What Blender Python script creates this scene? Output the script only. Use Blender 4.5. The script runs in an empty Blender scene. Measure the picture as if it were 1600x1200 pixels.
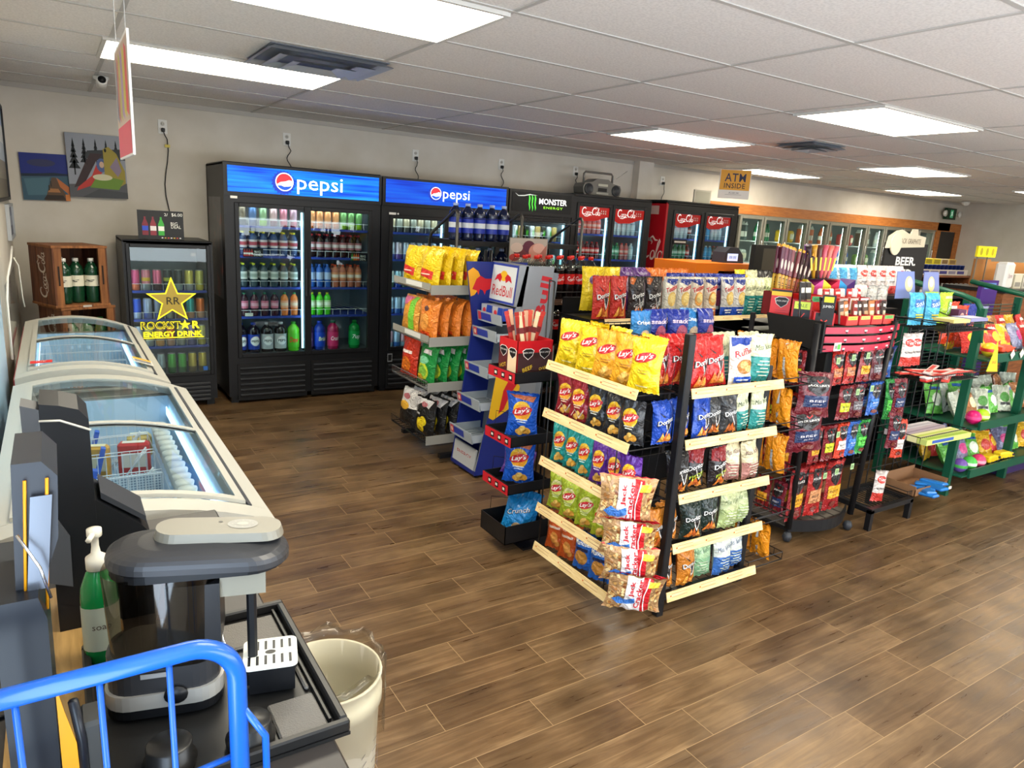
import bpy, math, random
from math import sin, cos, pi, radians as rad
from mathutils import Vector, Matrix
from mathutils.geometry import tessellate_polygon
R_ = random.Random(7)
SC = bpy.context.scene
COL = SC.collection

# ---------------------------------------------------------------- camera
cam_d = bpy.data.cameras.new('camera'); cam = bpy.data.objects.new('camera', cam_d); COL.objects.link(cam)
cam_d.sensor_width = 36; cam_d.lens = 1100.0/1600*36; cam_d.clip_start = .02; cam_d.clip_end = 100
_r = Vector((0.84277721, -0.53480527, 0.06090894)); _u = Vector((0.07235139, 0.22468707, 0.97174122)); _f = Vector((0.53337777, 0.81455451, -0.22805505))
_m = Matrix((( _r.x, _u.x, -_f.x), (_r.y, _u.y, -_f.y), (_r.z, _u.z, -_f.z))).to_4x4()
_m.translation = Vector((0, 0, 1.72)); cam.matrix_world = _m
SC.camera = cam
SC.view_settings.view_transform = 'Standard'; SC.view_settings.look = 'None'
SC.view_settings.gamma = 1; SC.view_settings.use_curve_mapping = False
SC.view_settings.exposure = 0.14
SC.cycles.max_bounces = 6; SC.cycles.transparent_max_bounces = 24; SC.cycles.glossy_bounces = 3
SC.cycles.transmission_bounces = 4; SC.cycles.diffuse_bounces = 3
SC.cycles.caustics_reflective = False; SC.cycles.caustics_refractive = False
SC.cycles.use_denoising = True; SC.cycles.sample_clamp_indirect = 6

# ---------------------------------------------------------------- world
w = bpy.data.worlds.new('sky'); SC.world = w; w.use_nodes = True
w.node_tree.nodes['Background'].inputs[0].default_value = (.62, .78, 1, 1)
w.node_tree.nodes['Background'].inputs[1].default_value = 1.5
CEIL = 2.52
# area lamps: daylight at the left wall opening, and an added front fill
def area_lamp(name, loc, rot, sx, sy, power, col):
    l = bpy.data.lights.new(name, 'AREA'); l.shape = 'RECTANGLE'; l.size = sx; l.size_y = sy; l.energy = power; l.color = col
    o = bpy.data.objects.new(name, l); COL.objects.link(o); o.location = loc; o.rotation_euler = rot; return o
area_lamp('daylight_front', (5.5, -1.58, 1.4), (math.radians(114), 0, 0), 9, 1.7, 420, (.86, .93, 1))  # unseen lamp added by the solid front wall to brighten the ceiling
area_lamp('daylight_left', (-.33, -.45, 1.45), (math.radians(108), 0, math.radians(-90)), 2.2, 1.5, 90, (.66, .82, 1))

# ---------------------------------------------------------------- materials
def lin(c):
    if isinstance(c, str):
        c = [int(c[i:i+2], 16)/255 for i in (0, 2, 4)]
    return tuple((x/12.92 if x < .04045 else ((x+.055)/1.055)**2.4) for x in c[:3]) + (1,)
_M = {}
def mat(name, col=None, rough=.5, metal=0, emit=0, trans=0, alpha=1, coat=0, bump=0, bscale=40, ior=1.45, spec=.4):
    if name in _M: return _M[name]
    m = bpy.data.materials.new(name); m.use_nodes = True; _M[name] = m
    b = m.node_tree.nodes['Principled BSDF']
    c = lin(col or 'ffffff')
    b.inputs['Base Color'].default_value = c; b.inputs['Roughness'].default_value = rough
    b.inputs['Metallic'].default_value = metal; b.inputs['IOR'].default_value = ior
    b.inputs['Specular IOR Level'].default_value = spec
    if emit: b.inputs['Emission Color'].default_value = c; b.inputs['Emission Strength'].default_value = emit
    if trans: b.inputs['Transmission Weight'].default_value = trans
    if alpha < 1: b.inputs['Alpha'].default_value = alpha
    if coat: b.inputs['Coat Weight'].default_value = coat; b.inputs['Coat Roughness'].default_value = .08
    if bump:
        nt = m.node_tree; n = nt.nodes.new('ShaderNodeTexNoise'); n.inputs['Scale'].default_value = bscale; n.inputs['Detail'].default_value = 3
        tc = nt.nodes.new('ShaderNodeTexCoord'); nt.links.new(tc.outputs['Object'], n.inputs['Vector'])
        bp = nt.nodes.new('ShaderNodeBump'); bp.inputs['Strength'].default_value = bump; bp.inputs['Distance'].default_value = .01
        nt.links.new(n.outputs[0], bp.inputs['Height']); nt.links.new(bp.outputs[0], b.inputs['Normal'])
    return m
def P(hexc, rough=.45, **k):     # quick painted / printed colour
    return mat('paint_%s_%d' % (hexc, int(rough*100)) + ''.join(sorted(k)), hexc, rough, **k)
def glass(name, tint='ffffff', alpha=.12, rough=.02):
    """thin clear sheet: mostly see-through with a glossy reflection"""
    if name in _M: return _M[name]
    m = bpy.data.materials.new(name); m.use_nodes = True; _M[name] = m; nt = m.node_tree; nt.nodes.clear()
    o = nt.nodes.new('ShaderNodeOutputMaterial'); t = nt.nodes.new('ShaderNodeBsdfTransparent'); g = nt.nodes.new('ShaderNodeBsdfGlossy')
    t.inputs[0].default_value = lin(tint); g.inputs['Roughness'].default_value = rough
    f = nt.nodes.new('ShaderNodeLayerWeight'); f.inputs[0].default_value = .5
    pw = nt.nodes.new('ShaderNodeMath'); pw.operation = 'POWER'; pw.inputs[1].default_value = 4; nt.links.new(f.outputs['Facing'], pw.inputs[0])
    a = nt.nodes.new('ShaderNodeMath'); a.operation = 'MULTIPLY_ADD'; a.inputs[1].default_value = .55; a.inputs[2].default_value = .012+alpha*.12; a.use_clamp = True
    x = nt.nodes.new('ShaderNodeMixShader'); nt.links.new(pw.outputs[0], a.inputs[0]); nt.links.new(a.outputs[0], x.inputs[0])
    nt.links.new(t.outputs[0], x.inputs[1]); nt.links.new(g.outputs[0], x.inputs[2]); nt.links.new(x.outputs[0], o.inputs[0])
    return m
def N(m, t, **k):
    n = m.node_tree.nodes.new(t)
    for a, b in k.items():
        if a in ('operation', 'blend_type', 'data_type', 'noise_dimensions'): setattr(n, a, b)
        else: n.inputs[a.replace('_', ' ') if a.replace('_', ' ') in n.inputs else int(a[1:])].default_value = b
    return n
def L(m, a, b): m.node_tree.links.new(a, b)
def ramp(m, stops, interp='LINEAR'):
    r = m.node_tree.nodes.new('ShaderNodeValToRGB'); e = r.color_ramp.elements; r.color_ramp.interpolation = interp
    while len(e) < len(stops): e.new(.5)
    for i, (p, c) in enumerate(stops): e[i].position = p; e[i].color = lin(c)
    return r

def wood_floor():
    m = mat('wood_plank_floor', '6b4a30', .5); b = m.node_tree.nodes['Principled BSDF']
    tc = N(m, 'ShaderNodeTexCoord')
    br = N(m, 'ShaderNodeTexBrick'); br.offset = .37; br.offset_frequency = 1; br.squash = 1
    br.inputs['Scale'].default_value = 1; br.inputs['Brick Width'].default_value = .61; br.inputs['Row Height'].default_value = .153
    br.inputs['Mortar Size'].default_value = .0014; br.inputs['Mortar Smooth'].default_value = .3
    br.inputs['Color1'].default_value = (0, 0, 0, 1); br.inputs['Color2'].default_value = (1, 1, 1, 1)
    mp = N(m, 'ShaderNodeMapping'); mp.inputs['Location'].default_value = (.1, .017, 0); L(m, tc.outputs['Object'], mp.inputs[0]); 
    # stagger each row by a third plus a bit: shift x by floor(y/row)
    sx = N(m, 'ShaderNodeSeparateXYZ'); L(m, mp.outputs[0], sx.inputs[0])
    dv = N(m, 'ShaderNodeMath', operation='DIVIDE'); L(m, sx.outputs[1], dv.inputs[0]); dv.inputs[1].default_value = .153
    fl = N(m, 'ShaderNodeMath', operation='FLOOR'); L(m, dv.outputs[0], fl.inputs[0])
    wn = N(m, 'ShaderNodeTexWhiteNoise', noise_dimensions='1D'); L(m, fl.outputs[0], wn.inputs['W'])
    ax = N(m, 'ShaderNodeMath', operation='ADD'); L(m, sx.outputs[0], ax.inputs[0]); L(m, wn.outputs[0], ax.inputs[1])
    cb = N(m, 'ShaderNodeCombineXYZ'); L(m, ax.outputs[0], cb.inputs[0]); L(m, sx.outputs[1], cb.inputs[1])
    br.offset = 0; L(m, cb.outputs[0], br.inputs['Vector'])
    # grain: stretched noise, offset per plank
    sc = N(m, 'ShaderNodeMapping'); sc.inputs['Scale'].default_value = (2.2, 26, 1); L(m, cb.outputs[0], sc.inputs[0])
    ad = N(m, 'ShaderNodeVectorMath', operation='ADD'); L(m, sc.outputs[0], ad.inputs[0]); L(m, br.outputs['Color'], ad.inputs[1])
    ml = N(m, 'ShaderNodeVectorMath', operation='SCALE'); L(m, br.outputs['Color'], ml.inputs[0]); ml.inputs['Scale'].default_value = 31; L(m, ml.outputs[0], ad.inputs[1])
    n1 = N(m, 'ShaderNodeTexNoise'); n1.inputs['Scale'].default_value = 1.15; n1.inputs['Detail'].default_value = 6; n1.inputs['Roughness'].default_value = .62; n1.inputs['Distortion'].default_value = .9; L(m, ad.outputs[0], n1.inputs['Vector'])
    n2 = N(m, 'ShaderNodeTexNoise'); n2.inputs['Scale'].default_value = 3.2; n2.inputs['Detail'].default_value = 3; L(m, cb.outputs[0], n2.inputs['Vector'])
    r1 = ramp(m, [(.22, '5c452f'), (.45, '745a3d'), (.6, '856a4a'), (.8, '9c7f5b')]); L(m, n1.outputs[0], r1.inputs[0])
    r2 = ramp(m, [(.3, '8f8a86'), (.7, 'ffffff')]); L(m, n2.outputs[0], r2.inputs[0])
    mx = N(m, 'ShaderNodeMixRGB', blend_type='MULTIPLY'); mx.inputs[0].default_value = .8; L(m, r1.outputs[0], mx.inputs[1]); L(m, r2.outputs[0], mx.inputs[2])
    r3 = ramp(m, [(0, 'd0c8c0'), (1, 'ffffff')]); L(m, br.outputs['Color'], r3.inputs[0])
    mx2 = N(m, 'ShaderNodeMixRGB', blend_type='MULTIPLY'); mx2.inputs[0].default_value = .9; L(m, mx.outputs[0], mx2.inputs[1]); L(m, r3.outputs[0], mx2.inputs[2])
    mx3 = N(m, 'ShaderNodeMixRGB'); L(m, br.outputs['Fac'], mx3.inputs[0]); L(m, mx2.outputs[0], mx3.inputs[1]); mx3.inputs[2].default_value = lin('957b58')
    L(m, mx3.outputs[0], b.inputs['Base Color'])
    rr = ramp(m, [(.3, '8a8a8a'), (.8, 'b4b4b4')]); L(m, n1.outputs[0], rr.inputs[0]); L(m, rr.outputs[0], b.inputs['Roughness'])
    bp = N(m, 'ShaderNodeBump'); bp.inputs['Strength'].default_value = .25; bp.inputs['Distance'].default_value = .004
    L(m, n1.outputs[0], bp.inputs['Height']); L(m, bp.outputs[0], b.inputs['Normal'])
    return m
def ceiling_tiles():
    m = mat('ceiling_tile', 'c8c4c2', .9); b = m.node_tree.nodes['Principled BSDF']
    tc = N(m, 'ShaderNodeTexCoord'); n = N(m, 'ShaderNodeTexNoise'); n.inputs['Scale'].default_value = 90; n.inputs['Detail'].default_value = 2
    L(m, tc.outputs['Object'], n.inputs['Vector'])
    r = ramp(m, [(.35, 'e2ddd8'), (.6, 'f0ebe6')]); L(m, n.outputs[0], r.inputs[0]); L(m, r.outputs[0], b.inputs['Base Color'])
    return m
def wall_paint(name, c):
    m = mat(name, c, .75); b = m.node_tree.nodes['Principled BSDF']
    tc = N(m, 'ShaderNodeTexCoord'); n = N(m, 'ShaderNodeTexNoise'); n.inputs['Scale'].default_value = 3; n.inputs['Detail'].default_value = 4
    L(m, tc.outputs['Object'], n.inputs['Vector']); c0 = lin(c)
    mx = N(m, 'ShaderNodeMixRGB', blend_type='MULTIPLY'); mx.inputs[1].default_value = c0
    r = ramp(m, [(.3, 'f0eee9'), (.7, 'ffffff')]); L(m, n.outputs[0], r.inputs[0]); mx.inputs[0].default_value = 1; L(m, r.outputs[0], mx.inputs[2]); L(m, mx.outputs[0], b.inputs['Base Color'])
    return m
def wood_mat(name, dark, light, sx=1, sy=18, sz=18, rough=.5):
    m = mat(name, dark, rough); b = m.node_tree.nodes['Principled BSDF']
    tc = N(m, 'ShaderNodeTexCoord'); mp = N(m, 'ShaderNodeMapping'); mp.inputs['Scale'].default_value = (sx, sy, sz); L(m, tc.outputs['Object'], mp.inputs[0])
    n = N(m, 'ShaderNodeTexNoise'); n.inputs['Scale'].default_value = 3; n.inputs['Detail'].default_value = 5; n.inputs['Distortion'].default_value = .6
    L(m, mp.outputs[0], n.inputs['Vector']); r = ramp(m, [(.3, dark), (.7, light)]); L(m, n.outputs[0], r.inputs[0]); L(m, r.outputs[0], b.inputs['Base Color'])
    return m
BLACK = mat('black_plastic', '101114', .4); BLACKM = mat('black_metal', '141416', .42, bump=.05)
DKGREY = mat('dark_grey_plastic', '303236', .45); GREY = mat('grey_plastic', '8d9092', .4); LGREY = mat('light_grey_plastic', 'b9bab6', .35)
WHITE = mat('white_plastic', 'e6e4de', .4); CHROME = mat('chrome', 'c8c8c8', .18, 1); STEEL = mat('brushed_steel', 'a8a49c', .32, .9)
WIREW = mat('white_wire', 'e2e4e6', .35); RED = mat('red_print', 'c8141e', .4); INTW = mat('white_cabinet_liner', '9aa5aa', .5)

# ---------------------------------------------------------------- mesh helpers
class MB:
    def __init__(s): s.v = []; s.f = []; s.m = []; s.sm = []; s.mats = []; s.uv = None
    def mi(s, m):
        if m not in s.mats: s.mats.append(m)
        return s.mats.index(m)
    def add(s, vs, fs, m, smooth=False):
        o = len(s.v); s.v += [tuple(x) for x in vs]; k = s.mi(m)
        for f in fs: s.f.append([i+o for i in f]); s.m.append(k); s.sm.append(smooth)
        return s
    def box(s, x0, x1, y0, y1, z0, z1, m, T=None, bev=0):
        if x0 > x1: x0, x1 = x1, x0
        if y0 > y1: y0, y1 = y1, y0
        if z0 > z1: z0, z1 = z1, z0
        if bev:
            b = min(bev, (x1-x0)/2.01, (y1-y0)/2.01, (z1-z0)/2.01); vs = []
            for sx in (0, 1):
                for sy in (0, 1):
                    for sz in (0, 1):
                        X, Y, Z = (x0, x1)[sx], (y0, y1)[sy], (z0, z1)[sz]; dx, dy, dz = (b, -b)[sx], (b, -b)[sy], (b, -b)[sz]
                        vs += [(X, Y+dy, Z+dz), (X+dx, Y, Z+dz), (X+dx, Y+dy, Z)]
            I = lambda a, b_, c, k: (a*4+b_*2+c)*3+k
            fs = []
            for a in (0, 1):
                q = [I(a, 0, 0, 0), I(a, 1, 0, 0), I(a, 1, 1, 0), I(a, 0, 1, 0)]; fs.append(q if a else q[::-1])
                q = [I(0, a, 0, 1), I(1, a, 0, 1), I(1, a, 1, 1), I(0, a, 1, 1)]; fs.append(q[::-1] if a else q)
                q = [I(0, 0, a, 2), I(1, 0, a, 2), I(1, 1, a, 2), I(0, 1, a, 2)]; fs.append(q if a else q[::-1])
            for a in (0, 1):
                for c in (0, 1):
                    q = [I(a, c, 0, 0), I(a, c, 1, 0), I(a, c, 1, 1), I(a, c, 0, 1)]; fs.append(q if a == c else q[::-1])
                    q = [I(a, 0, c, 0), I(a, 1, c, 0), I(a, 1, c, 2), I(a, 0, c, 2)]; fs.append(q[::-1] if a == c else q)
                    q = [I(0, a, c, 1), I(1, a, c, 1), I(1, a, c, 2), I(0, a, c, 2)]; fs.append(q if a == c else q[::-1])
                    for d in (0, 1):
                        q = [I(a, c, d, 0), I(a, c, d, 1), I(a, c, d, 2)]; fs.append(q if (a+c+d) % 2 else q[::-1])
        else:
            vs = [(x, y, z) for x in (x0, x1) for y in (y0, y1) for z in (z0, z1)]
            fs = [(0, 1, 3, 2), (4, 6, 7, 5), (0, 4, 5, 1), (2, 3, 7, 6), (0, 2, 6, 4), (1, 5, 7, 3)]
        if T: vs = [T @ Vector(v) for v in vs]
        return s.add(vs, fs, m)
    def quad(s, a, b, c, d, m): return s.add([a, b, c, d], [(0, 1, 2, 3)], m)
    def tube(s, pts, r, m, n=6, closed=False, T=None):
        pts = [Vector(p) for p in pts]
        if T: pts = [T @ p for p in pts]
        k = len(pts); rings = []; prev = None
        for i, p in enumerate(pts):
            a = pts[i-1] if (i > 0 or closed) else p; b = pts[(i+1) % k] if (i < k-1 or closed) else p
            d = (b-a).normalized() if (b-a).length > 1e-9 else Vector((0, 0, 1))
            if prev is None: up = Vector((0, 0, 1)) if abs(d.z) < .9 else Vector((1, 0, 0))
            else: up = prev
            sx = d.cross(up); 
            if sx.length < 1e-6: sx = d.orthogonal()
            sx.normalize(); up = sx.cross(d).normalized(); prev = up
            rr = r[i] if isinstance(r, (list, tuple)) else r
            rings.append([p + sx*cos(2*pi*j/n)*rr + up*sin(2*pi*j/n)*rr for j in range(n)])
        vs = [v for q in rings for v in q]; fs = []
        for i in range(k if closed else k-1):
            for j in range(n):
                a = i*n+j; b = i*n+(j+1) % n; c = ((i+1) % k)*n+(j+1) % n; d = ((i+1) % k)*n+j
                fs.append((a, b, c, d))
        if not closed: fs += [tuple(range(n))[::-1], tuple(range((k-1)*n, k*n))]
        return s.add(vs, fs, m, n > 4)
    def lathe(s, prof, m, n=12, c=(0, 0, 0), T=None, sx=1, sy=1, smooth=True, cap=True):
        vs = []; k = len(prof)
        for r, z in prof: vs += [(c[0]+r*cos(2*pi*j/n)*sx, c[1]+r*sin(2*pi*j/n)*sy, c[2]+z) for j in range(n)]
        fs = [(i*n+j, i*n+(j+1) % n, (i+1)*n+(j+1) % n, (i+1)*n+j) for i in range(k-1) for j in range(n)]
        if cap and prof[0][0] > 1e-5: fs.append(tuple(range(n))[::-1])
        if cap and prof[-1][0] > 1e-5: fs.append(tuple(range((k-1)*n, k*n)))
        if T: vs = [T @ Vector(v) for v in vs]
        return s.add(vs, fs, m, smooth)
    def prism(s, poly, d0, d1, m, axis='y', T=None):
        """poly of 2d points extruded d0..d1; axis y: (x,z), x: (y,z), z: (x,y)"""
        n = len(poly)
        def q(p, d): return (p[0], d, p[1]) if axis == 'y' else ((d, p[0], p[1]) if axis == 'x' else (p[0], p[1], d))
        vs = [q(p, d0) for p in poly] + [q(p, d1) for p in poly]
        if T: vs = [T @ Vector(v) for v in vs]
        tr = tessellate_polygon([[Vector((p[0], p[1], 0)) for p in poly]])
        fs = [tuple(t) for t in tr] + [tuple(i+n for i in t[::-1]) for t in tr] + [(i, (i+1) % n, (i+1) % n+n, i+n) for i in range(n)]
        return s.add(vs, fs, m)
    def decal(s, sh, fn, m):
        """2D shape (verts, faces) mapped by fn(u,v)->3D"""
        return s.add([fn(*p) for p in sh[0]], sh[1], m)
    def build(s, name, parent=None, loc=None, rz=0, uv=None):
        me = bpy.data.meshes.new(name); me.from_pydata(s.v, [], s.f)
        for m in s.mats: me.materials.append(m)
        me.polygons.foreach_set('material_index', s.m); me.polygons.foreach_set('use_smooth', s.sm)
        if s.uv:
            l = me.uv_layers.new(name='uv')
            for lp in me.loops: l.data[lp.index].uv = s.uv.get(lp.vertex_index, (0, 0))
        me.update()
        o = bpy.data.objects.new(name, me); COL.objects.link(o)
        if parent: o.parent = parent
        if loc: o.location = loc
        if rz: o.rotation_euler.z = rz
        return o
def tag(o, label=None, cat=None, group=None, kind=None):
    if label: o['label'] = label
    if cat: o['category'] = cat
    if group: o['group'] = group
    if kind: o['kind'] = kind
    return o
def thing(name, label, cat, loc=(0, 0, 0), rz=0, group=None):
    o = bpy.data.objects.new(name, None); COL.objects.link(o); o.location = loc; o.rotation_euler.z = rz; o.empty_display_size = .05
    return tag(o, label, cat, group)
def copy_tree(o, parent=None):
    c = o.copy(); COL.objects.link(c); c.parent = parent
    for ch in o.children: copy_tree(ch, c)
    return c
USED = set()
class Proto:
    """first use hands out the original, later uses copies"""
    def __init__(s, make): s.make = make; s.o = None
    def get(s):
        if s.o is None: s.o = s.make(); return s.o
        return copy_tree(s.o)
PR = {}
def put(key, make, loc, rot=(0, 0, 0), label=None, cat=None, group=None, scale=None):
    if key not in PR: PR[key] = Proto(make)
    o = PR[key].get(); o.location = loc; o.rotation_euler = rot
    if scale: o.scale = scale
    for k in ('label', 'category', 'group'):
        if k in o: del o[k]
    return tag(o, label, cat, group)
ORD = ['first', 'second', 'third', 'fourth', 'fifth', 'sixth', 'seventh', 'eighth', 'ninth', 'tenth', 'eleventh', 'twelfth', 'thirteenth', 'fourteenth', 'fifteenth', 'sixteenth', 'seventeenth', 'eighteenth', 'nineteenth', 'twentieth']
# 2D shapes
_T = {}
def text2(s, h=1.0, w=None, shear=0, bold=0, spacing=1):
    """text outline as triangles, lower-left at 0,0, height of the whole = h, width scaled to w if given"""
    k = (s, shear, bold, spacing)
    if k not in _T:
        c = bpy.data.curves.new('t', 'FONT'); c.body = s; c.shear = shear; c.offset = bold; c.space_character = spacing; c.resolution_u = 2
        o = bpy.data.objects.new('t', c); COL.objects.link(o); bpy.context.view_layer.update()
        me = bpy.data.meshes.new_from_object(o.evaluated_get(bpy.context.evaluated_depsgraph_get()))
        vs = [(v.co.x, v.co.y) for v in me.vertices]; fs = [tuple(p.vertices) for p in me.polygons]
        bpy.data.objects.remove(o); bpy.data.curves.remove(c); bpy.data.meshes.remove(me)
        x0 = min(v[0] for v in vs); x1 = max(v[0] for v in vs); y0 = min(v[1] for v in vs); y1 = max(v[1] for v in vs)
        _T[k] = ([((v[0]-x0)/(y1-y0), (v[1]-y0)/(y1-y0)) for v in vs], fs, (x1-x0)/(y1-y0))
    vs, fs, ar = _T[k]
    ww = w if w else ar*h
    return ([(v[0]/ar*ww, v[1]*h) for v in vs], fs)
def ctext(s, cx, cy, h, w=None, rot=0, **k):
    vs, fs = text2(s, h, w, **k); mx = max(v[0] for v in vs)/2
    c, q = cos(rot), sin(rot)
    return ([(cx+(x-mx)*c-(y-h/2)*q, cy+(x-mx)*q+(y-h/2)*c) for x, y in vs], fs)
def poly2(pts):
    tr = tessellate_polygon([[Vector((p[0], p[1], 0)) for p in pts]])
    return (list(pts), [tuple(t) for t in tr])
def ell2(cx, cy, rx, ry, n=20, rings=2, rot=0, a0=0, a1=2*pi):
    vs = [(cx, cy)]; full = abs(a1-a0-2*pi) < 1e-6; c, q = cos(rot), sin(rot)
    m_ = n if full else n+1
    for k in range(1, rings+1):
        for j in range(m_):
            a = a0+(a1-a0)*j/n; x = rx*k/rings*cos(a); y = ry*k/rings*sin(a); vs.append((cx+x*c-y*q, cy+x*q+y*c))
    fs = []
    for j in range(n):
        b = (j+1) % m_; fs.append((0, 1+j, 1+b))
        for k in range(rings-1):
            o = 1+k*m_; fs.append((o+j, o+m_+j, o+m_+b, o+b))
    return vs, fs
def rect2(x0, y0, x1, y1, nx=1, ny=1):
    vs = [(x0+(x1-x0)*i/nx, y0+(y1-y0)*j/ny) for j in range(ny+1) for i in range(nx+1)]
    return vs, [(j*(nx+1)+i, j*(nx+1)+i+1, (j+1)*(nx+1)+i+1, (j+1)*(nx+1)+i) for j in range(ny) for i in range(nx)]
def stroke2(pts, w):
    """flat ribbon following 2D points; w width or list"""
    vs = []; n = len(pts)
    for i, (x, y) in enumerate(pts):
        a = pts[max(i-1, 0)]; b = pts[min(i+1, n-1)]; dx, dy = b[0]-a[0], b[1]-a[1]; l = math.hypot(dx, dy) or 1
        ww = (w[i] if isinstance(w, (list, tuple)) else w)/2; vs += [(x-dy/l*ww, y+dx/l*ww), (x+dy/l*ww, y-dx/l*ww)]
    return vs, [(2*i, 2*i+1, 2*i+3, 2*i+2) for i in range(n-1)]
def join2(*shs):
    vs = []; fs = []
    for v, f in shs:
        o = len(vs); vs += list(v); fs += [tuple(i+o for i in q) for q in f]
    return vs, fs
def xf2(sh, sx=1, sy=1, dx=0, dy=0, rot=0):
    c, q = cos(rot), sin(rot)
    return [(dx+(x*sx)*c-(y*sy)*q, dy+(x*sx)*q+(y*sy)*c) for x, y in sh[0]], sh[1]
def dens2(sh, mx=.11):
    """split the large triangles of a printed shape so that it can follow a curved surface"""
    vs, fs = list(sh[0]), [tuple(f) for f in sh[1]]
    if len(fs) > 400: return sh
    tr = [t for f in fs for t in ([f] if len(f) == 3 else [(f[0], f[i], f[i+1]) for i in range(1, len(f)-1)])]
    D = lambda a, b: math.hypot(vs[a][0]-vs[b][0], vs[a][1]-vs[b][1])
    for _ in range(4):
        out = []; mid = {}; ch = False
        def M_(a, b):
            k = (min(a, b), max(a, b))
            if k not in mid: vs.append(((vs[a][0]+vs[b][0])/2, (vs[a][1]+vs[b][1])/2)); mid[k] = len(vs)-1
            return mid[k]
        for a, b, c in tr:
            if max(D(a, b), D(b, c), D(c, a)) > mx: x, y, z = M_(a, b), M_(b, c), M_(c, a); out += [(a, x, z), (x, b, y), (z, y, c), (x, y, z)]; ch = True
            else: out.append((a, b, c))
        tr = out
        if not ch: break
    return vs, tr
def star2(cx, cy, r, ri=.4, n=5, a0=pi/2):
    return poly2([(cx+(r if i % 2 == 0 else r*ri)*cos(a0+pi*i/n), cy+(r if i % 2 == 0 else r*ri)*sin(a0+pi*i/n)) for i in range(2*n)])
# cursive lettering of the cola word mark, as pen strokes
def arc(cx, cy, rx, ry, a0, a1, n=12): return [(cx+rx*cos(rad(a0+(a1-a0)*i/n)), cy+ry*sin(rad(a0+(a1-a0)*i/n))) for i in range(n+1)]
def cola2(h=1.0):
    S = []
    def st(p, w=.1):
        n = len(p); S.append(stroke2(p, [w*(.45+.75*sin(pi*i/(n-1))) for i in range(n)]))
    def bigC(x):
        st(arc(x+.55, .55, .5, .5, 50, 310, 18), .17); st(arc(x+.62, .87, .3, .13, 200, -40, 10), .09)
    def o(x): st(arc(x+.2, .22, .19, .23, 90, 450, 14), .1)
    def c(x): st(arc(x+.22, .22, .2, .23, 50, 320, 12), .11)
    def a(x): o(x); st([(x+.4, .45), (x+.38, .1), (x+.46, .0), (x+.56, .08)], .1)
    def l(x): st([(x, .0+.05), (x+.16, .5), (x+.28, .95), (x+.2, 1.05), (x+.1, .85), (x+.08, .2), (x+.16, .0), (x+.28, .1)], .1)
    bigC(0); o(.98); c(1.4); a(1.8); S.append(stroke2([(2.36, .3), (2.62, .34)], .12))
    bigC(2.62); o(3.6); l(4.02); a(4.3)
    st([(.5, .02), (.9, -.2), (1.6, -.22), (2.2, -.02), (2.7, -.02)], .1)
    st([(3.1, 1.02), (3.5, 1.2), (3.8, 1.0), (4.05, 1.0)], .09)
    vs, fs = join2(*S); return ([(x*h/1.0+y*.18*h, y*h) for x, y in vs], fs)
COLA = cola2(); COLA_W = 5.0
# ================================================================ THE ROOM
XL, XR, YB, YF = -.28, 14.6, 7.05, -1.6
fl = MB(); fl.quad((XL, YF, 0), (XR, YF, 0), (XR, YB, 0), (XL, YB, 0), wood_floor()); tag(fl.build('floor'), kind='structure')
WP = wall_paint('wall_paint', 'd6cfc4')
b = MB(); b.box(XL-.1, 7.6, YB, YB+.12, 0, CEIL+.1, WP); b.box(7.6, XR, YB, YB+.12, 1.99, CEIL+.1, WP); b.box(7.6, 8.33, YB, YB+.12, 0, 1.99, WP); b.box(13.69, XR, YB, YB+.12, 0, 1.99, WP); tag(b.build('wall_back'), kind='structure')
b = MB(); b.box(XR, XR+.12, YF, YB+.12, 0, CEIL+.1, WP); tag(b.build('wall_right'), kind='structure')
b = MB(); b.box(XL-.12, XL, YF+2.3, YB, 0, CEIL+.1, WP); b.box(XL-.12, XL, YF, YF+2.3, 0, .7, WP); tag(b.build('wall_left'), kind='structure')
b = MB(); b.box(XL-.12, XR+.12, YF-.12, YF, 0, CEIL+.1, WP); tag(b.build('wall_front'), kind='structure')
# ceiling with lay-in grid
CT = ceiling_tiles()
GX = [1.60+1.27*k for k in range(-2, 11)]; GY = [5.20-.65*k for k in range(-3, 11)]
b = MB(); b.quad((XL, YF, CEIL), (XL, YB, CEIL), (XR, YB, CEIL), (XR, YF, CEIL), CT)
b.add([(XL, YF, CEIL+.1), (XL, YB, CEIL+.1), (XR, YB, CEIL+.1), (XR, YF, CEIL+.1)], [(0, 3, 2, 1)], CT)
TB = mat('ceiling_grid_metal', 'c2beb8', .5)
for x in GX:
    if XL < x < XR: b.box(x-.011, x+.011, YF, YB, CEIL-.004, CEIL-.0005, TB)
for y in GY:
    if YF < y < YB: b.box(XL, XR, y-.011, y+.011, CEIL-.005, CEIL-.0005, TB)
tag(b.build('ceiling'), kind='structure')
b = MB(); b.box(XL, XR, YB-.015, YB, CEIL-.04, CEIL-.006, P('b5afa6')); b.box(XL, XL+.015, YF, YB, CEIL-.04, CEIL-.006, P('b5afa6')); tag(b.build('trim_1'), kind='structure')
# structural column boxed against the back wall
b = MB(); b.box(6.24, 6.48, 6.93, YB-.001, 0, CEIL-.001, WP); tag(b.build('wall_pillar'), kind='structure')
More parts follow.
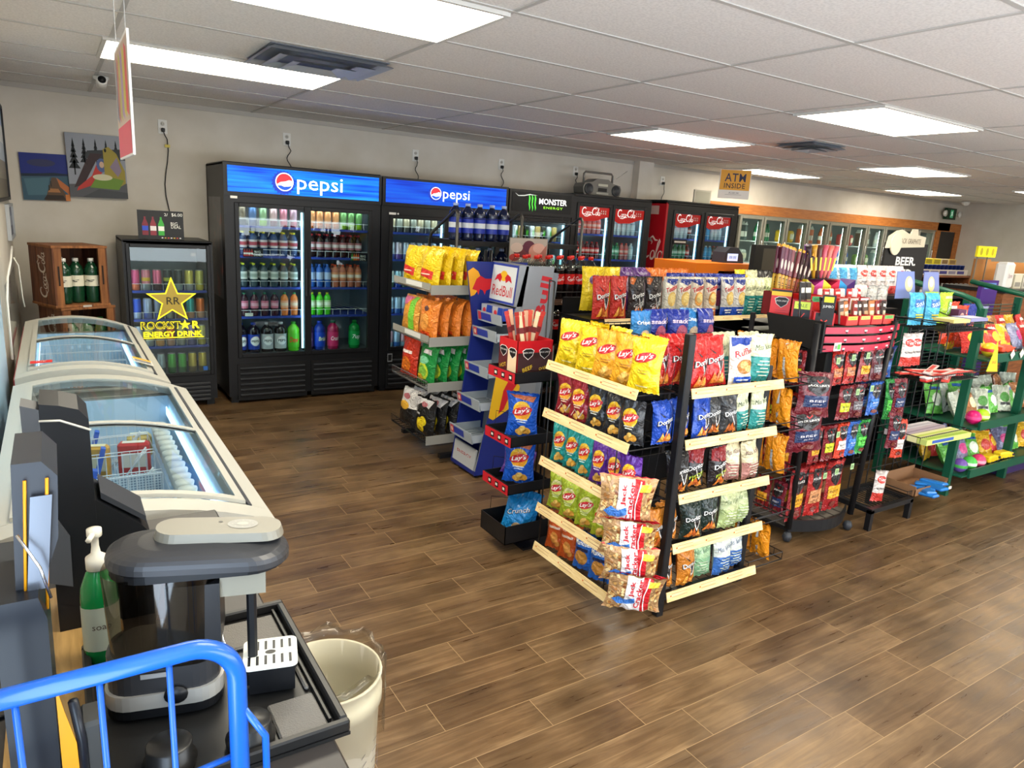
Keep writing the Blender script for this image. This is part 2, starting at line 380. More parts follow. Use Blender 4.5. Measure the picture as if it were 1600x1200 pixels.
# ceiling lights
LIT = mat('light_diffuser', 'fff6e0', .5, emit=1)
LIT.node_tree.nodes['Principled BSDF'].inputs['Emission Strength'].default_value = 15
lights = [(1, (.31, 1.58), (4.57, 5.16), 'long lit ceiling panel at upper left beside the square air vent'),
          (1, (.36, 1.58), (2.64, 3.24), 'large lit ceiling panel nearest the camera at the top edge'),
          (1, (4.25, 5.42), (2.62, 3.22), 'lit ceiling panel over the jerky racks'),
          (1, (4.26, 5.42), (4.55, 5.16), 'lit ceiling panel in front of the wall column'),
          (1, (7.45, 8.72), (6.1, 6.6), 'lit ceiling panel just behind the yellow hanging sign'),
          (1, (7.68, 8.8), (4.27, 4.9), 'lit ceiling panel to the right of the small square vent'),
          (1, (10.95, 12.1), (5.9, 6.5), 'narrow lit ceiling panel farthest away, near the exit sign'),
          (1, (11.2, 12.4), (4.2, 4.8), 'lit ceiling panel cut off by the right photo edge'),
          (0, (4.25, 5.42), (.65, 1.25), 'lit ceiling panel above the right aisle'), (0, (.6, 1.8), (.65, 1.25), 'lit ceiling panel overhead'),
          (0, (7.68, 8.8), (2.3, 2.9), 'lit ceiling panel over the far aisle'), (0, (2.2, 3.4), (-.9, -.3), 'lit ceiling panel behind the camera'),
          (0, (7.7, 8.9), (.2, .8), 'lit ceiling panel over the far right aisle'), (0, (11.2, 12.4), (2.0, 2.6), 'lit ceiling panel beside the far right wall')]
for vis, (x0, x1), (y0, y1), lab in lights:
    t = thing('ceiling_light', lab, 'light', ((x0+x1)/2, (y0+y1)/2, CEIL-.012), 0, 'ceiling light panels')
    hx, hy = (x1-x0)/2, (y1-y0)/2
    b = MB(); b.box(-hx, hx, -hy, hy, -.004, .006, LIT); b.build('diffuser', t)
    b = MB(); W_ = P('d8d4cc')
    for a in ((-hx-.02, hx+.02, -hy-.02, -hy), (-hx-.02, hx+.02, hy, hy+.02), (-hx-.02, -hx, -hy, hy), (hx, hx+.02, -hy, hy)): b.box(*a, -.006, .011, W_)
    b.build('frame', t)
# air vents
def vent(x0, x1, y0, y1, lab):
    t = thing('ceiling_vent', lab, 'vent', ((x0+x1)/2, (y0+y1)/2, CEIL-.002), 0)
    hx, hy = (x1-x0)/2, (y1-y0)/2; VM = mat('vent_metal', 'b4b7be', .3, .15)
    for k, s in enumerate((1, .78, .52)):
        b = MB(); a, c = hx*s, hy*s; z0, z1 = -.006-.012*k, -.028-.012*k; i = .075 if k else .045
        for (p, q) in (((-a, -c), (a, -c)), ((a, -c), (a, c)), ((a, c), (-a, c)), ((-a, c), (-a, -c))):
            def inn(u): return (u[0]-math.copysign(i, u[0]), u[1]-math.copysign(i, u[1]))
            pi_, qi = inn(p), inn(q)
            b.quad((*p, z1), (*q, z1), (*qi, z0), (*pi_, z0), VM); b.quad((*pi_, z0+.002), (*qi, z0+.002), (*q, z1+.002), (*p, z1+.002), VM)
        b.build('vane' if k else 'frame', t)
    b = MB(); b.box(-hx*.95, hx*.95, -hy*.95, hy*.95, -.004, -.001, mat('vent_dark', '7a7e86', .5)); b.build('backing', t)
vent(.98, 1.66, 3.93, 4.5, 'square metal air vent beside the long light at upper left')
vent(5.5, 5.96, 3.95, 4.36, 'small square metal air vent farther along the ceiling')
# outlets and black cords on the back wall
OUT = [(.858, 2.307, 1.45, 'white wall outlet with cord running down to the small fridge'), (1.914, 2.316, 2.03, 'white wall outlet above the big blue header fridge'),
       (3.237, 2.299, 2.02, 'white wall outlet above the second blue header fridge'), (4.287, 2.304, 2.02, 'white wall outlet above the narrow black fridge'),
       (5.333, 2.318, 2.0, 'white wall outlet just left of the portable stereo'), (6.766, 2.319, 2.0, 'white wall outlet right of the boxed column')]
CL = ['long black power cord hanging behind the dark price card', 'black power cord above the big lit blue header', 'black power cord above the second blue header',
      'bent black power cord above the narrow black fridge', 'black power cord beside the portable stereo', 'black power cord above the right cola fridge']
for (x, z, zb, lab), cl in zip(OUT, CL):
    t = thing('wall_outlet', lab, 'outlet', (x, YB, z), 0, 'wall outlets over the fridges')
    b = MB(); b.box(-.036, .036, -.007, 0, -.058, .058, WHITE, bev=.003); b.build('cover_plate', t)
    for s in (-1, 1):
        b = MB(); b.lathe([(.017, 0), (.017, .003)], P('cfcac0'), 12, T=Matrix.Translation((0, -.007, s*.024)) @ Matrix.Rotation(pi/2, 4, 'X'))
        for q in (-.006, .006): b.box(q-.0012, q+.0012, -.0112, -.0102, s*.024-.005, s*.024+.005, BLACK)
        b.build('socket', t)
    c = thing('appliance_cord', cl, 'cord', (x, YB, z), 0, 'power cords on the back wall')
    b = MB(); b.box(-.014, .014, -.045, -.009, -.045, -.012, BLACK, bev=.005); b.build('plug', c)
    b = MB(); k = zb-z; pts = [(0, -.04, -.04), (.01, -.035, -.07)] + [(.014+.02*sin(i*.9+x), -.02, -.1+(k+.1)*i/8) for i in range(9)]
    b.tube(pts, .0045, BLACK, 5); b.build('cord_length', c)
b = MB(); b.box(-.02, .02, -.006, .006, -.012, .012, P('c9b648')); tag(b.build('cord_tag', loc=(.885, 7.02, 2.15)), 'small yellow tag wrapped on the long black cord', 'tag')
# ================================================================ DRINKS
def plastic(c, rough=.18): return mat('bottle_' + c, c, rough, coat=.3)
def bottle(liq, lab_c, cap, h=.205, r=.0335, dec=None, empty=False, name='soda_bottle', band=None, ls=(.34, .66)):
    def mk():
        b = MB(); n = 14; L0, L1 = ls
        prof = [(r*.82, 0), (r*.97, h*.03), (r*.9, h*.1), (r, h*.2), (r*.97, h*.32), (r*.97, h*.67), (r, h*.72)]
        neck = [(r, h*.72), (r*.86, h*.8), (r*.52, h*.88), (r*.36, h*.92), (r*.36, h*.945)]
        m = plastic(liq)
        if empty: b.lathe(prof, m, n); b.lathe(neck, glass('bottle_clear', 'e6ebe8', .5, .05), n, cap=False)
        else: b.lathe(prof+neck[1:], m, n)
        o = b.build(name)
        b = MB(); b.lathe([(r*1.005, h*L0), (r*1.005, h*L1)], P(lab_c, .35), n, cap=False)
        if band: b.lathe([(r*1.012, h*(L0+L1)/2-h*.07), (r*1.012, h*(L0+L1)/2+h*.07)], P(band, .35), n, cap=False)
        if dec: dec(b, r*1.02, h)
        b.build('label', o)
        b = MB(); b.lathe([(r*.42, h*.925), (r*.42, h*.99), (r*.38, h)], P(cap, .4), 10); b.build('cap', o)
        return o
    return mk
def can(c1, c2, h=.158, r=.0335, dec=None, c3=None):
    def mk():
        b = MB(); n = 14; A = mat('can_'+c1, c1, .28, .35); B = mat('can_'+c2, c2, .28, .35)
        b.lathe([(r*.8, 0), (r, h*.05), (r, h*.3)], B, n, cap=False); b.lathe([(r, h*.3), (r, h*.93), (r*.82, h*.975)], A, n, cap=False)
        if c3: b.lathe([(r*1.01, h*.45), (r*1.01, h*.62)], mat('can_'+c3, c3, .3, .2), n, cap=False)
        if dec: dec(b, r*1.02, h)
        o = b.build('drink_can')
        b = MB(); b.lathe([(r*.82, h*.975), (r*.82, h), (r*.74, h), (r*.72, h*.985), (0.0001, h*.985)], mat('aluminium', 'cfd2d4', .3, .9), n); b.build('lid', o)
        return o
    return mk
def wrapfn(r, z0=0, a0=0): # u along circumference (metres) centred on the -y side
    return lambda u, v: (r*sin(u/r+a0), -r*cos(u/r+a0), z0+v)
def globe(b, cx, cz, R, fn, caps=False):
    if caps: b.decal(ell2(cx-R*.12, cz-R*.1, R*1.22, R*1.22, 36, 1), lambda u, v: fn(u, v, .0008), P('0b2f9c', .4, emit=1.2)); 
    if caps:
        for i in range(21):
            a = 2*pi*i/21; b.decal(rect2(-R*.07, 0, R*.07, R*.16), lambda u, v: fn(cx-R*.12+R*1.18*cos(a)+(u*-sin(a)+v*cos(a)), cz-R*.1+R*1.18*sin(a)+(u*cos(a)+v*sin(a)), .0009), P('0b2f9c', .4, emit=1.2))
    e = 1.4 if caps else 0
    b.decal(ell2(cx, cz, R, R, 28, 2), lambda u, v: fn(u, v, .0014), P('f2f5fa', .4, emit=e))
    top = [(cx+R*.9*cos(a), cz+R*.9*sin(a)) for a in [rad(200-8*k) for k in range(25)]]
    top += [(cx+R*.5, cz+R*.22), (cx+R*.1, cz+R*.05), (cx-R*.4, cz-R*.02)]
    b.decal(poly2(top), lambda u, v: fn(u, v, .0022), P('e2252f', .4, emit=e))
    bot = [(cx+R*.9*cos(a), cz+R*.9*sin(a)) for a in [rad(208+9*k) for k in range(15)]]
    bot += [(cx+R*.45, cz-R*.45), (cx, cz-R*.52), (cx-R*.4, cz-R*.38)]
    b.decal(poly2(bot), lambda u, v: fn(u, v, .0022), P('1546b4', .4, emit=e))
def d_pepsi(col='ffffff'):
    def f(b, r, h):
        w = wrapfn(r); w2 = wrapfn(r+.001)
        b.decal(ell2(0, h*.4, r*.8, r*.8, 18, 3), w, P('f4f4f6')); b.decal(poly2([(r*.78*cos(rad(a)), h*.4+r*.75*sin(rad(a))) for a in range(20, 161, 14)]), w2, P('d8202c')); b.decal(poly2([(r*.78*cos(rad(a)), h*.4+r*.75*sin(rad(a))) for a in range(205, 336, 13)]), w2, P('123a9c'))
        b.decal(ctext('PEPSI', 0, h*.4, r*.42, r*1.3, bold=.02), w2, P('101830'))
    return f
def d_word(t, c='ffffff', size=.45, z=.5, c0=None, rot=0):
    def f(b, r, h):
        if c0: b.decal(ell2(0, h*z, r*.8, r*.6, 16, 3), wrapfn(r), P(c0))
        b.decal(ctext(t, 0, h*z, r*size, r*1.5, rot=rot, shear=.2, bold=.02), wrapfn(r+.001), P(c))
    return f
def d_cola(b, r, h):
    b.decal(xf2(COLA, r*1.7/COLA_W, r*1.7/COLA_W*1.3, -r*.85, h*.46), wrapfn(r+.0006), P('f6f2ee'))
def d_mono(b, r, h):  # three claw strokes
    for i in (-1, 0, 1): b.decal(stroke2([(i*r*.3, h*.75), (i*r*.3+.001, h*.6), (i*r*.28, h*.42), (i*r*.22, h*.3)], [.001, r*.22, r*.18, .001]), wrapfn(r), P('5fd43a'))
CATS = {}
def row(keys, x0, x1, y, z, desc, where, group, parent_xy=(0, 0), n=None, name='bottle', jit=.0012, skip=()):
    """set out a row of bottles or cans: keys is a list of (key, maker, adjective)"""
    n = n or len(keys); cnt = 0
    for i in range(n):
        if i in skip: continue
        k, mk, adj = keys[i % len(keys)] if len(keys) < n else keys[i]
        x = x0+(x1-x0)*(i+.5)/n
        put(k, mk, (x+R_.uniform(-jit, jit), y+R_.uniform(-jit, jit), z), (0, 0, R_.uniform(-.5, .5)),
            '%s, %s from left %s' % (adj, ORD[i], where), 'bottle' if 'can' not in adj else 'can', group)
SHELFB = mat('shelf_navy', '2a3f96', .45); LED = mat('led_tube', 'b4e8ff', .5, emit=3.5)
def shelf_wires(t, x0, x1, z, y0, segs, h=.055, col=WIREW, depth=.5, plate=SHELFB, name='shelf', th=.018):
    b = MB(); b.box(x0, x1, y0, y0+depth, z-.004, z, plate); b.box(x0, x1, y0-.004, y0+.002, z-th, z+.002, plate); s = b.build(name, t)
    b = MB(); b.tube([(x0, y0-.003, z+h), (x1, y0-.003, z+h)], .0018, col, 4)
    for x in [p+(q-p)*i/n for p, q, n in segs for i in range(n+1)]:
        b.tube([(x, y0+depth, z+h*.6), (x, y0-.003, z+h), (x, y0-.003, z)], .0014, col, 4)
    b.build('divider_wire', s); return s
def fridge(name, label, x, W, H, D, doors, gz, shelves, group=None, header=None, grille=None, body=BLACK, side=None, liner=INTW, y=6.28, frame=.035, led=True, noled=(), segs=None, shy=.09):
    t = thing(name, label, 'fridge', (x, y, 0), 0, group)
    g0, g1 = gz; b = MB(); S = side or body
    b.box(0, .03, .0, D, .06, H-.01, S); b.box(W-.03, W, 0, D, .06, H-.01, body); b.box(0, W, D-.03, D, .06, H-.01, body)
    b.box(0, W, 0, D, H-.03, H, body, bev=.006); b.box(.03, W-.03, .031, D-.03, .06, g0-.03, body)
    b.box(.03, W-.03, .0, D-.03, g1+.05, H-.03, body); f = frame; ed = [.03]+[e for a, c in doors for e in (a-f, c+f)]+[W-.03]
    for e0, e1 in zip(ed[0::2], ed[1::2]):
        if e1-e0 > .002: b.box(e0, e1, .0, .03, g0-f+.002, g1+f-.002, body)
    b.box(.03, W-.03, 0, .03, g1+f-.002, g1+.05, body); b.box(.03, W-.03, 0, .03, .06, g0-f+.002, body)
    for fx in (.05, W-.05):
        for fy in (.06, D-.06): b.box(fx-.03, fx+.03, fy-.03, fy+.03, 0, .06, BLACK)
    b.build('cabinet', t)
    b = MB(); l = liner; b.box(.03, .034, .05, D-.03, g0-.03, g1+.05, l); b.box(W-.034, W-.03, .05, D-.03, g0-.03, g1+.05, l); b.box(.034, W-.034, D-.036, D-.03, g0-.03, g1+.05, l)
    b.box(.034, W-.034, .05, D-.036, g0-.03, g0-.024, mat('fridge_deck', '6a6e72', .4)); b.box(.034, W-.034, .05, D-.036, g1+.046, g1+.05, l); b.build('liner', t)
    # doors
    for i, (a, c) in enumerate(doors):
        yo = 0 if i == 0 else .0
        b = MB(); f = frame; z0, z1 = g0-f, g1+f
        b.box(a-f, a, yo-.012, yo+.02, z0, z1, body, bev=.004); b.box(c, c+f, yo-.012, yo+.02, z0, z1, body, bev=.004)
        b.box(a, c, yo-.012, yo+.02, z0, g0, body, bev=.004); b.box(a, c, yo-.012, yo+.02, g1, z1, body, bev=.004); d = b.build('door', t)
        b = MB(); b.box(a, c, yo+.002, yo+.006, g0, g1, glass('fridge_glass', 'e9f2f2', .12, .02)); b.build('glass', d)
        b = MB(); hx = c+.012 if i == 0 else a-.012
        b.box(hx-.006, hx+.006, yo-.03, yo-.012, (g0+g1)/2-.12, (g0+g1)/2+.12, DKGREY, bev=.003); b.build('handle', d)
    if led:
        for i, (a, c) in enumerate(doors):
            if i in noled: continue
            b = MB(); xx = c-.006 if i < len(doors)-1 or len(doors) == 1 else c-.004
            b.box(xx-.008, xx+.006, .035, .05, g0+.02, g1-.02, LED); b.build('interior_lamp', t)
        for a in sorted(set([doors[0][0]]+[d[0] for d in doors])):
            b = MB(); b.box(a-.03, a-.014, .032, .046, g0+.02, g1-.02, mat('led_side_fill', 'dceef4', .5, emit=9)); b.build('interior_lamp', t)  # hidden strips behind the stiles, added to brighten the shelves
        b = MB(); b.box(.08, W-.08, .05, .075, g1+.034, g1+.044, mat('led_top', 'eefaff', .5, emit=15)); b.build('interior_lamp', t)
    for z in shelves: shelf_wires(t, .04, W-.04, z, shy, segs or [(a+.01, c-.01, 7) for a, c in doors], depth=D-.2)
    if grille:
        z0, z1, halves = grille
        for a, c in halves:
            b = MB(); b.box(a-.02, c+.02, -.012, .004, z0-.02, z1+.02, mat('grille_back', '0d0e10', .5)); n = 6
            for k in range(n):
                z = z0+(z1-z0)*(k+.5)/n; dz = (z1-z0)/n
                b.add([(a, -.014, z-dz*.32), (c, -.014, z-dz*.32), (c, -.03, z+dz*.1), (a, -.03, z+dz*.1), (a, -.014, z+dz*.3), (c, -.014, z+dz*.3)], [(0, 1, 2, 3), (3, 2, 5, 4)], DKGREY)
            b.build('grille', t)
    return t
def backlit(name, c0, c1, W, strength=1.3):
    """translucent sign face lit from inside: colour and glow mottled between two blues by noise"""
    if name in _M: return _M[name]
    m = mat(name, c0, .06); b_ = m.node_tree.nodes['Principled BSDF']
    tc = N(m, 'ShaderNodeTexCoord'); gr = N(m, 'ShaderNodeTexGradient'); gr.gradient_type = 'SPHERICAL'
    mp = N(m, 'ShaderNodeMapping'); mp.inputs['Location'].default_value = (-1.0, 0, 0); mp.inputs['Scale'].default_value = (2/W, 0, 5)
    sx = N(m, 'ShaderNodeSeparateXYZ'); L(m, tc.outputs['Generated'], sx.inputs[0])
    n = N(m, 'ShaderNodeTexNoise'); n.inputs['Scale'].default_value = 1.6; n.inputs['Detail'].default_value = 1
    mp2 = N(m, 'ShaderNodeMapping'); mp2.inputs['Scale'].default_value = (1.2, 1, 5); L(m, tc.outputs['Generated'], mp2.inputs[0]); L(m, mp2.outputs[0], n.inputs['Vector'])
    r = ramp(m, [(.3, c0), (.7, c1)]); L(m, n.outputs[0], r.inputs[0]); L(m, r.outputs[0], b_.inputs['Base Color']); L(m, r.outputs[0], b_.inputs['Emission Color'])
    b_.inputs['Emission Strength'].default_value = strength
    return m
def header(t, W, z0, z1, m, frame=.03):
    b = MB(); b.box(0, W, -.02, .0, z0-.03, z1+.022, BLACK); h = b.build('header', t)
    b = MB(); b.box(frame, W-frame, -.026, -.0201, z0, z1, m); s = b.build('sign_face', h)
    return h
def flat(y): return lambda u, v, d=0: (u, y-d, v)
# ---- big blue-header fridge
def pepsi_header(t, W, lx, R, tx, tw, zz, m):
    h = header(t, W, 1.80, 2.005, m)
    b = MB(); f = flat(-.027); globe(b, lx, zz, R, f, True); b.build('emblem', h)
    b = MB(); b.decal(text2('pepsi', R*2.0, tw), lambda u, v: (tx+u, -.030, zz-R*1.2+v), P('f4f8ff', .4, emit=1.6)); b.build('lettering', h)
t = fridge('display_fridge', 'wide black two-door fridge with bright blue lit header, fully lit and stocked', 1.19, 1.36, 2.035, .74, doors=[(.115, .655), (.715, 1.245)], noled=(1,), gz=(.44, 1.68), shelves=[1.528, 1.275, 1.004, .749], segs=[(.125, .645, 6), (.725, 1.235, 7)],
           grille=(.045, .33, [(.09, .65), (.73, 1.29)]), group='blue header fridges')
pepsi_header(t, 1.36, .485, .075, .59, .40, 1.905, backlit('sign_blue_bright', '0636b4', '1684f0', 1.36, 1.1))
b = MB(); b.box(.05, .105, -.0125, -.0119, 1.745, 1.765, P('e8e6e0')); b.build('price_sticker', t)
# side picture of the fridge
b = MB(); sm = mat('side_graphic', '3a3d42', .3); tc = N(sm, 'ShaderNodeTexCoord'); sn = N(sm, 'ShaderNodeTexNoise'); sn.inputs['Scale'].default_value = 5; L(sm, tc.outputs['Object'], sn.inputs['Vector'])
sr = ramp(sm, [(.35, '30333a'), (.52, '44474e'), (.66, '7e4038'), (.8, 'a8846c')]); L(sm, sn.outputs[0], sr.inputs[0]); L(sm, sr.outputs[0], sm.node_tree.nodes['Principled BSDF'].inputs['Base Color'])
b.box(-.0015, 0, .12, .66, .9, 1.75, sm); b.build('side_picture', t)
G1 = 'drinks in the first blue header fridge'; X1 = 1.19
LW = dict(x0=X1+.125, x1=X1+.645); RW = dict(x0=X1+.725, x1=X1+1.235); yy = 6.28+.135
c_ = lambda k, *a, **kw: (k, can(*a, **kw))
top_l = [c_('can_brown', '7a6a58', '3a3a40'), c_('can_blue2', '4a6a98', '28427a'), c_('can_green', '8aa87c', '9ad02a'), c_('can_pink', 'c8a0a0', '8a3a4a'), c_('can_rose', 'c87888', 'd8405a'), c_('can_mauve', 'b08a98', 'b83a54')]
top_r = [c_('can_orange', 'd8905a', 'e87820')]*4+[c_('can_lime', '6a9a58', '9ed030')]*3
lab = 'on top shelf of first blue header fridge'
row([(k, m, 'tall slim can') for k, m in top_l], LW['x0'], LW['x1'], yy, 1.529, '', lab+', left door', G1)
row([(k, m, 'tall slim can') for k, m in top_r], RW['x0'], RW['x1'], yy, 1.529, '', lab+', right door', G1)
BT = lambda k, *a, **kw: (k, bottle(*a, **kw))
yel = BT('b_yel', '3c4e78', 'd8c8cc', 'd8c83a', band='b84a5a'); yel2 = BT('b_yel2', '3a4a50', 'cfd0cc', 'c8cc3a', band='9aa49c')
colr = BT('b_colr', '2a1a1c', 'b06a70', 'b83038', band='e0d0d0'); blu = BT('b_blu', '2a5aa8', 'a8b8d8', '3a68b8'); org = BT('b_org', 'b86a50', 'd88a5a', 'd04a28', band='e8d8c8')
pnk = BT('b_pnk', '3a1c28', 'c06880', '3a7a5a', band='d8a0b0'); orc = BT('b_orc', 'e07a3a', 'e8a080', '3a8a5a', band='e8c8b0'); lim = BT('b_lim', '4ac82a', 'b8d8a0', 'd8e838', band='e8f0d8')
def rr(z, left, right, a1, a2, n1, yo=0, back=False):
    tail = '' if not back else ', back row'
    row([(k, m, a1) for k, m in left], LW['x0'], LW['x1'], yy+yo, z, '', 'on %s shelf%s, left half, first blue fridge' % (n1, tail), G1)
    if right: row([(k, m, a2) for k, m in right], RW['x0'], RW['x0']+(RW['x1']-RW['x0'])*len(right)/7, yy+yo, z, '', 'on %s shelf%s, right half, first blue fridge' % (n1, tail), G1)
rr(1.276, [yel]*6, [colr]*7, 'yellow-capped bottle', 'red-capped bottle', 'second')
rr(1.005, [yel2]*6, [blu]*3+[org]*4, 'yellow-capped clear bottle', 'soda bottle', 'third')
rr(.750, [pnk]*4+[orc]*2, [lim]*3, 'green-capped soda bottle', 'lime green bottle', 'fourth')
rr(1.276, [yel]*6, [colr]*7, 'yellow-capped bottle', 'red-capped bottle', 'second', .085, True)
rr(1.005, [yel2]*6, [blu]*3+[org]*4, 'yellow-capped clear bottle', 'soda bottle', 'third', .085, True)
big = dict(h=.27, r=.054, ls=(.12, .62))
LB = [('L_pep', bottle('1a1420', '1c3a9c', '1c3a9c', dec=d_pepsi(), **big), 'blue-labelled big cola bottle'), ('L_pep', None, 'blue-labelled big cola bottle'),
      ('L_diet', bottle('1c1416', 'b4b8bc', 'c8ccd0', dec=d_pepsi(), **big), 'silver-labelled big cola bottle'), ('L_diet', None, 'silver-labelled big cola bottle'),
      ('L_dew', bottle('62c82a', '54b82a', '3a9a2a', dec=d_word('Dew', 'd83a20', .9, .4), **big), 'lime green big soda bottle'),
      ('L_grape', bottle('4a2a50', '6a4a7a', '8a2a3a', dec=d_word('Crush', 'c8b0d0', .6, .4), **big), 'purple big soda bottle'),
      ('L_blue', bottle('1c3a9a', '1a44b8', '2a4ac8', dec=d_word('Brisk', 'e8f0c0', .7, .4), **big), 'bright blue big soda bottle'),
      ('L_crush', bottle('b01a50', 'd82a6a', '2a7a5a', dec=d_word('Crush', 'ffe8f0', .7, .4), **big), 'hot pink big soda bottle'),
      ('L_seven', bottle('0e8a3a', '12a04a', '1a9a3a', dec=d_word('7up', 'ffffff', .9, .42), **big), 'green big soda bottle')]
for (k, mk, adj), x in zip(LB, (1.325, 1.437, 1.555, 1.672, 1.79, 1.92, 2.033, 2.16, 2.37)):
    put(k, mk, (x, yy+.03, .4165), (0, 0, R_.uniform(-.2, .3)), adj+' on the bottom of the first fridge' + (', at its left edge' if x == 1.325 else (', nearest the silver ones' if x == 1.437 else (', left of its pair' if x == 1.555 else (', right of its pair' if x == 1.672 else '')))), 'bottle', G1)
# price cards clipped to shelves
def card(x, y, z, w, h, c, parent_label, words=(), rz=0, cat='price card', fg='e8e8e0', tilt=0, t2=None):
    t = thing('price_card', parent_label, cat, (x, y, z), rz)
    T = Matrix.Rotation(tilt, 4, 'X')
    b = MB(); b.box(-w/2, w/2, 0, .002, 0, h, P(c), T=T); b.build('sheet', t)
    for wd, cx, cz, hh, *rest in words:
        b = MB(); b.decal(ctext(wd, cx*w, cz*h, hh*h, *( [rest[0]*w] if rest else [])), lambda u, v: T @ Vector((u, -.0008, v)), P(rest[1] if len(rest) > 1 else fg)); b.build('lettering', t)
    return t
def minib(t, cx, z, h, c, lab_c, T=Matrix()):
    b = MB(); w = h*.3
    b.decal(poly2([(cx-w/2, z), (cx+w/2, z), (cx+w/2, z+h*.6), (cx+w*.15, z+h*.88), (cx+w*.15, z+h), (cx-w*.15, z+h), (cx-w*.15, z+h*.88), (cx-w/2, z+h*.6)]), lambda u, v: T @ Vector((u, -.0009, v)), P(c))
    b.decal(rect2(cx-w/2, z+h*.25, cx+w/2, z+h*.5), lambda u, v: T @ Vector((u, -.0016, v)), P(lab_c)); b.build('bottle_picture', t)
for x, z, l in ((1.43, 1.265, 'black price card with red bottles in the first fridge'), (2.38, 1.25, 'black price card with orange bottles in the first fridge')):
    t = card(x, 6.355, z, .165, .075, '131316', l, [('BIG', .22, .6, .25, .3), ('DEAL', .22, .25, .25, .36)])
    for i in range(4): minib(t, -.07+.02*i, .008, .06, 'a82a30' if x < 2 else ('4a9a3a', 'd86a20', 'e07a2a', 'd84a20')[i], 'e0d8d0')
b = MB(); b.box(-.033, .033, 0, .002, 0, .028, P('cfd0c8')); tag(b.build('price_tag', loc=(1.385, 6.355, .755)), 'blank white price tag on the wire below pink sodas', 'price tag')
b = MB(); b.box(-.045, .045, 0, .003, 0, .04, BLACK); tag(b.build('price_tag', loc=(1.6, 6.4, .65)), 'small black tag hanging above the silver cola bottles', 'price tag')
# ---- second blue-header fridge
t = fridge('display_fridge', 'wide black fridge with darker blue lit header, half hidden by the chip rack', 2.56, 1.355, 2.018, .74, doors=[(.115, .65), (.71, 1.24)], noled=(1,), gz=(.44, 1.655), shelves=[1.528, 1.275, 1.004, .749], group='blue header fridges', segs=[(.125, .64, 7), (.702, 1.23, 7)],
           grille=(.045, .33, [(.09, .65), (.73, 1.29)]))
pepsi_header(t, 1.355, .535, .058, .61, .29, 1.91, backlit('sign_blue_deep', '0a32b8', '1565e8', 1.355, .7))
b = MB(); b.decal(rect2(.07, 1.69, .14, 1.71), lambda u, v: (u, -.0125, v), P('e0ddd8')); b.decal(ell2(.16, 1.7, .009, .009), lambda u, v: (u, -.0125, v), P('e0ddd8')); b.build('door_sticker', t)
b = MB(); b.decal(rect2(.075, .30, .125, .38), lambda u, v: (u, -.0315, v), P('8a8d92')); b.decal(rect2(.082, .31, .118, .37), lambda u, v: (u, -.032, v), BLACK); b.build('square_sticker', t)
G2 = 'drinks in the second blue header fridge'; X2 = 2.56; x0, x1 = X2+.125, X2+.64
S2 = [(1.529, [c_('can_tan', 'b8a888', '6a665c'), c_('can_tan2', '9a9a8c', '54585c')], 'dull tan can', 'top', 7), (1.276, [c_('can_wb', 'b8c4d8', '6a7ac8'), c_('can_wr', 'c8b8c4', '7a5aa8')], 'pale striped can', 'second', 7),
      (1.005, [c_('can_wh', 'd8e0dc', '4a6a58'), c_('can_cy', 'a8d0dc', '3a5ac0')], 'white and teal can', 'third', 7), (.750, [c_('can_ice', 'a8c4dc', '4a7ac8')], 'ice blue can', 'fourth', 7), (.417, [c_('can_pnk', 'd8a8b4', 'a8c8dc'), c_('can_ice', 'a8c4dc', '4a7ac8')], 'pink and blue can', 'bottom', 7)]
for z, ks, adj, sh, n in S2:
    row([(k, m, adj) for k, m in ks], x0, x1, yy, z, '', 'on %s shelf of second blue header fridge' % sh, G2, n=n)
for i in range(3):
    put('can_ice', None, (X2+.74+.075*i, yy, 1.005), (0, 0, 0), 'ice blue can, %s from left, right door of second blue fridge' % ORD[i], 'can', G2)
    put('can_wb', None, (X2+.74+.075*i, yy, 1.276), (0, 0, 0), 'pale striped can, %s from left, right door of second blue fridge' % ORD[i], 'can', G2)
# ---- energy drink fridge
t = fridge('display_fridge', 'narrow black fridge with claw emblem and energy lettering on its header', 3.93, .81, 2.02, .74, [(.06, .75)], (.44, 1.705), [1.5, 1.2, .9, .65], segs=[(.07, .73, 9)])
h = header(t, .81, 1.80, 1.995, mat('sign_black', '1c1d1f', .15))
b = MB(); 
for i in range(3):
    x = .235+.036*i; b.decal(stroke2([(x-.004, 1.975), (x+.006, 1.94), (x+.002, 1.88), (x+.012, 1.845), (x+.01, 1.815-.01*(i == 1))], [.006, .02, .014, .014, .001]), lambda u, v: (u, -.0275, v), P('46c83a', .4, emit=.9))
b.build('emblem', h)
b = MB(); b.decal(stroke2([(.06, 1.98), (.1, 1.955), (.17, 1.96), (.24, 1.975), (.33, 1.97)], [.002, .008, .01, .01, .001]), lambda u, v: (u, -.0277, v), P('d8dcd8', .4, emit=.4)); b.build('swoosh', h)
b = MB(); b.decal(text2('MONSTER', .06, .36, bold=.02), lambda u, v: (.36+u, -.0275, 1.885+v), P('f0f0ee', .4, emit=.9)); b.decal(text2('ENERGY', .024, .25, bold=.01, spacing=1.2), lambda u, v: (.42+u, -.0275, 1.842+v), P('8ad82a', .4, emit=.9)); b.build('lettering', h)
row([('can_mg', can('20241f', '1a1c1a', dec=d_mono), 'black energy can'), ('can_mw', can('d8dce0', 'c0c4c8', dec=d_mono), 'white energy can'), ('can_mgold', can('c8a860', '9a7a40'), 'gold energy can')], 4.0, 4.66, yy, 1.501, '', 'on top shelf of claw emblem fridge', 'cans in the claw emblem fridge', n=9)
row([('can_mw', None, 'white energy can')], 4.0, 4.66, yy, 1.201, '', 'on second shelf of claw emblem fridge', 'cans in the claw emblem fridge', n=9)
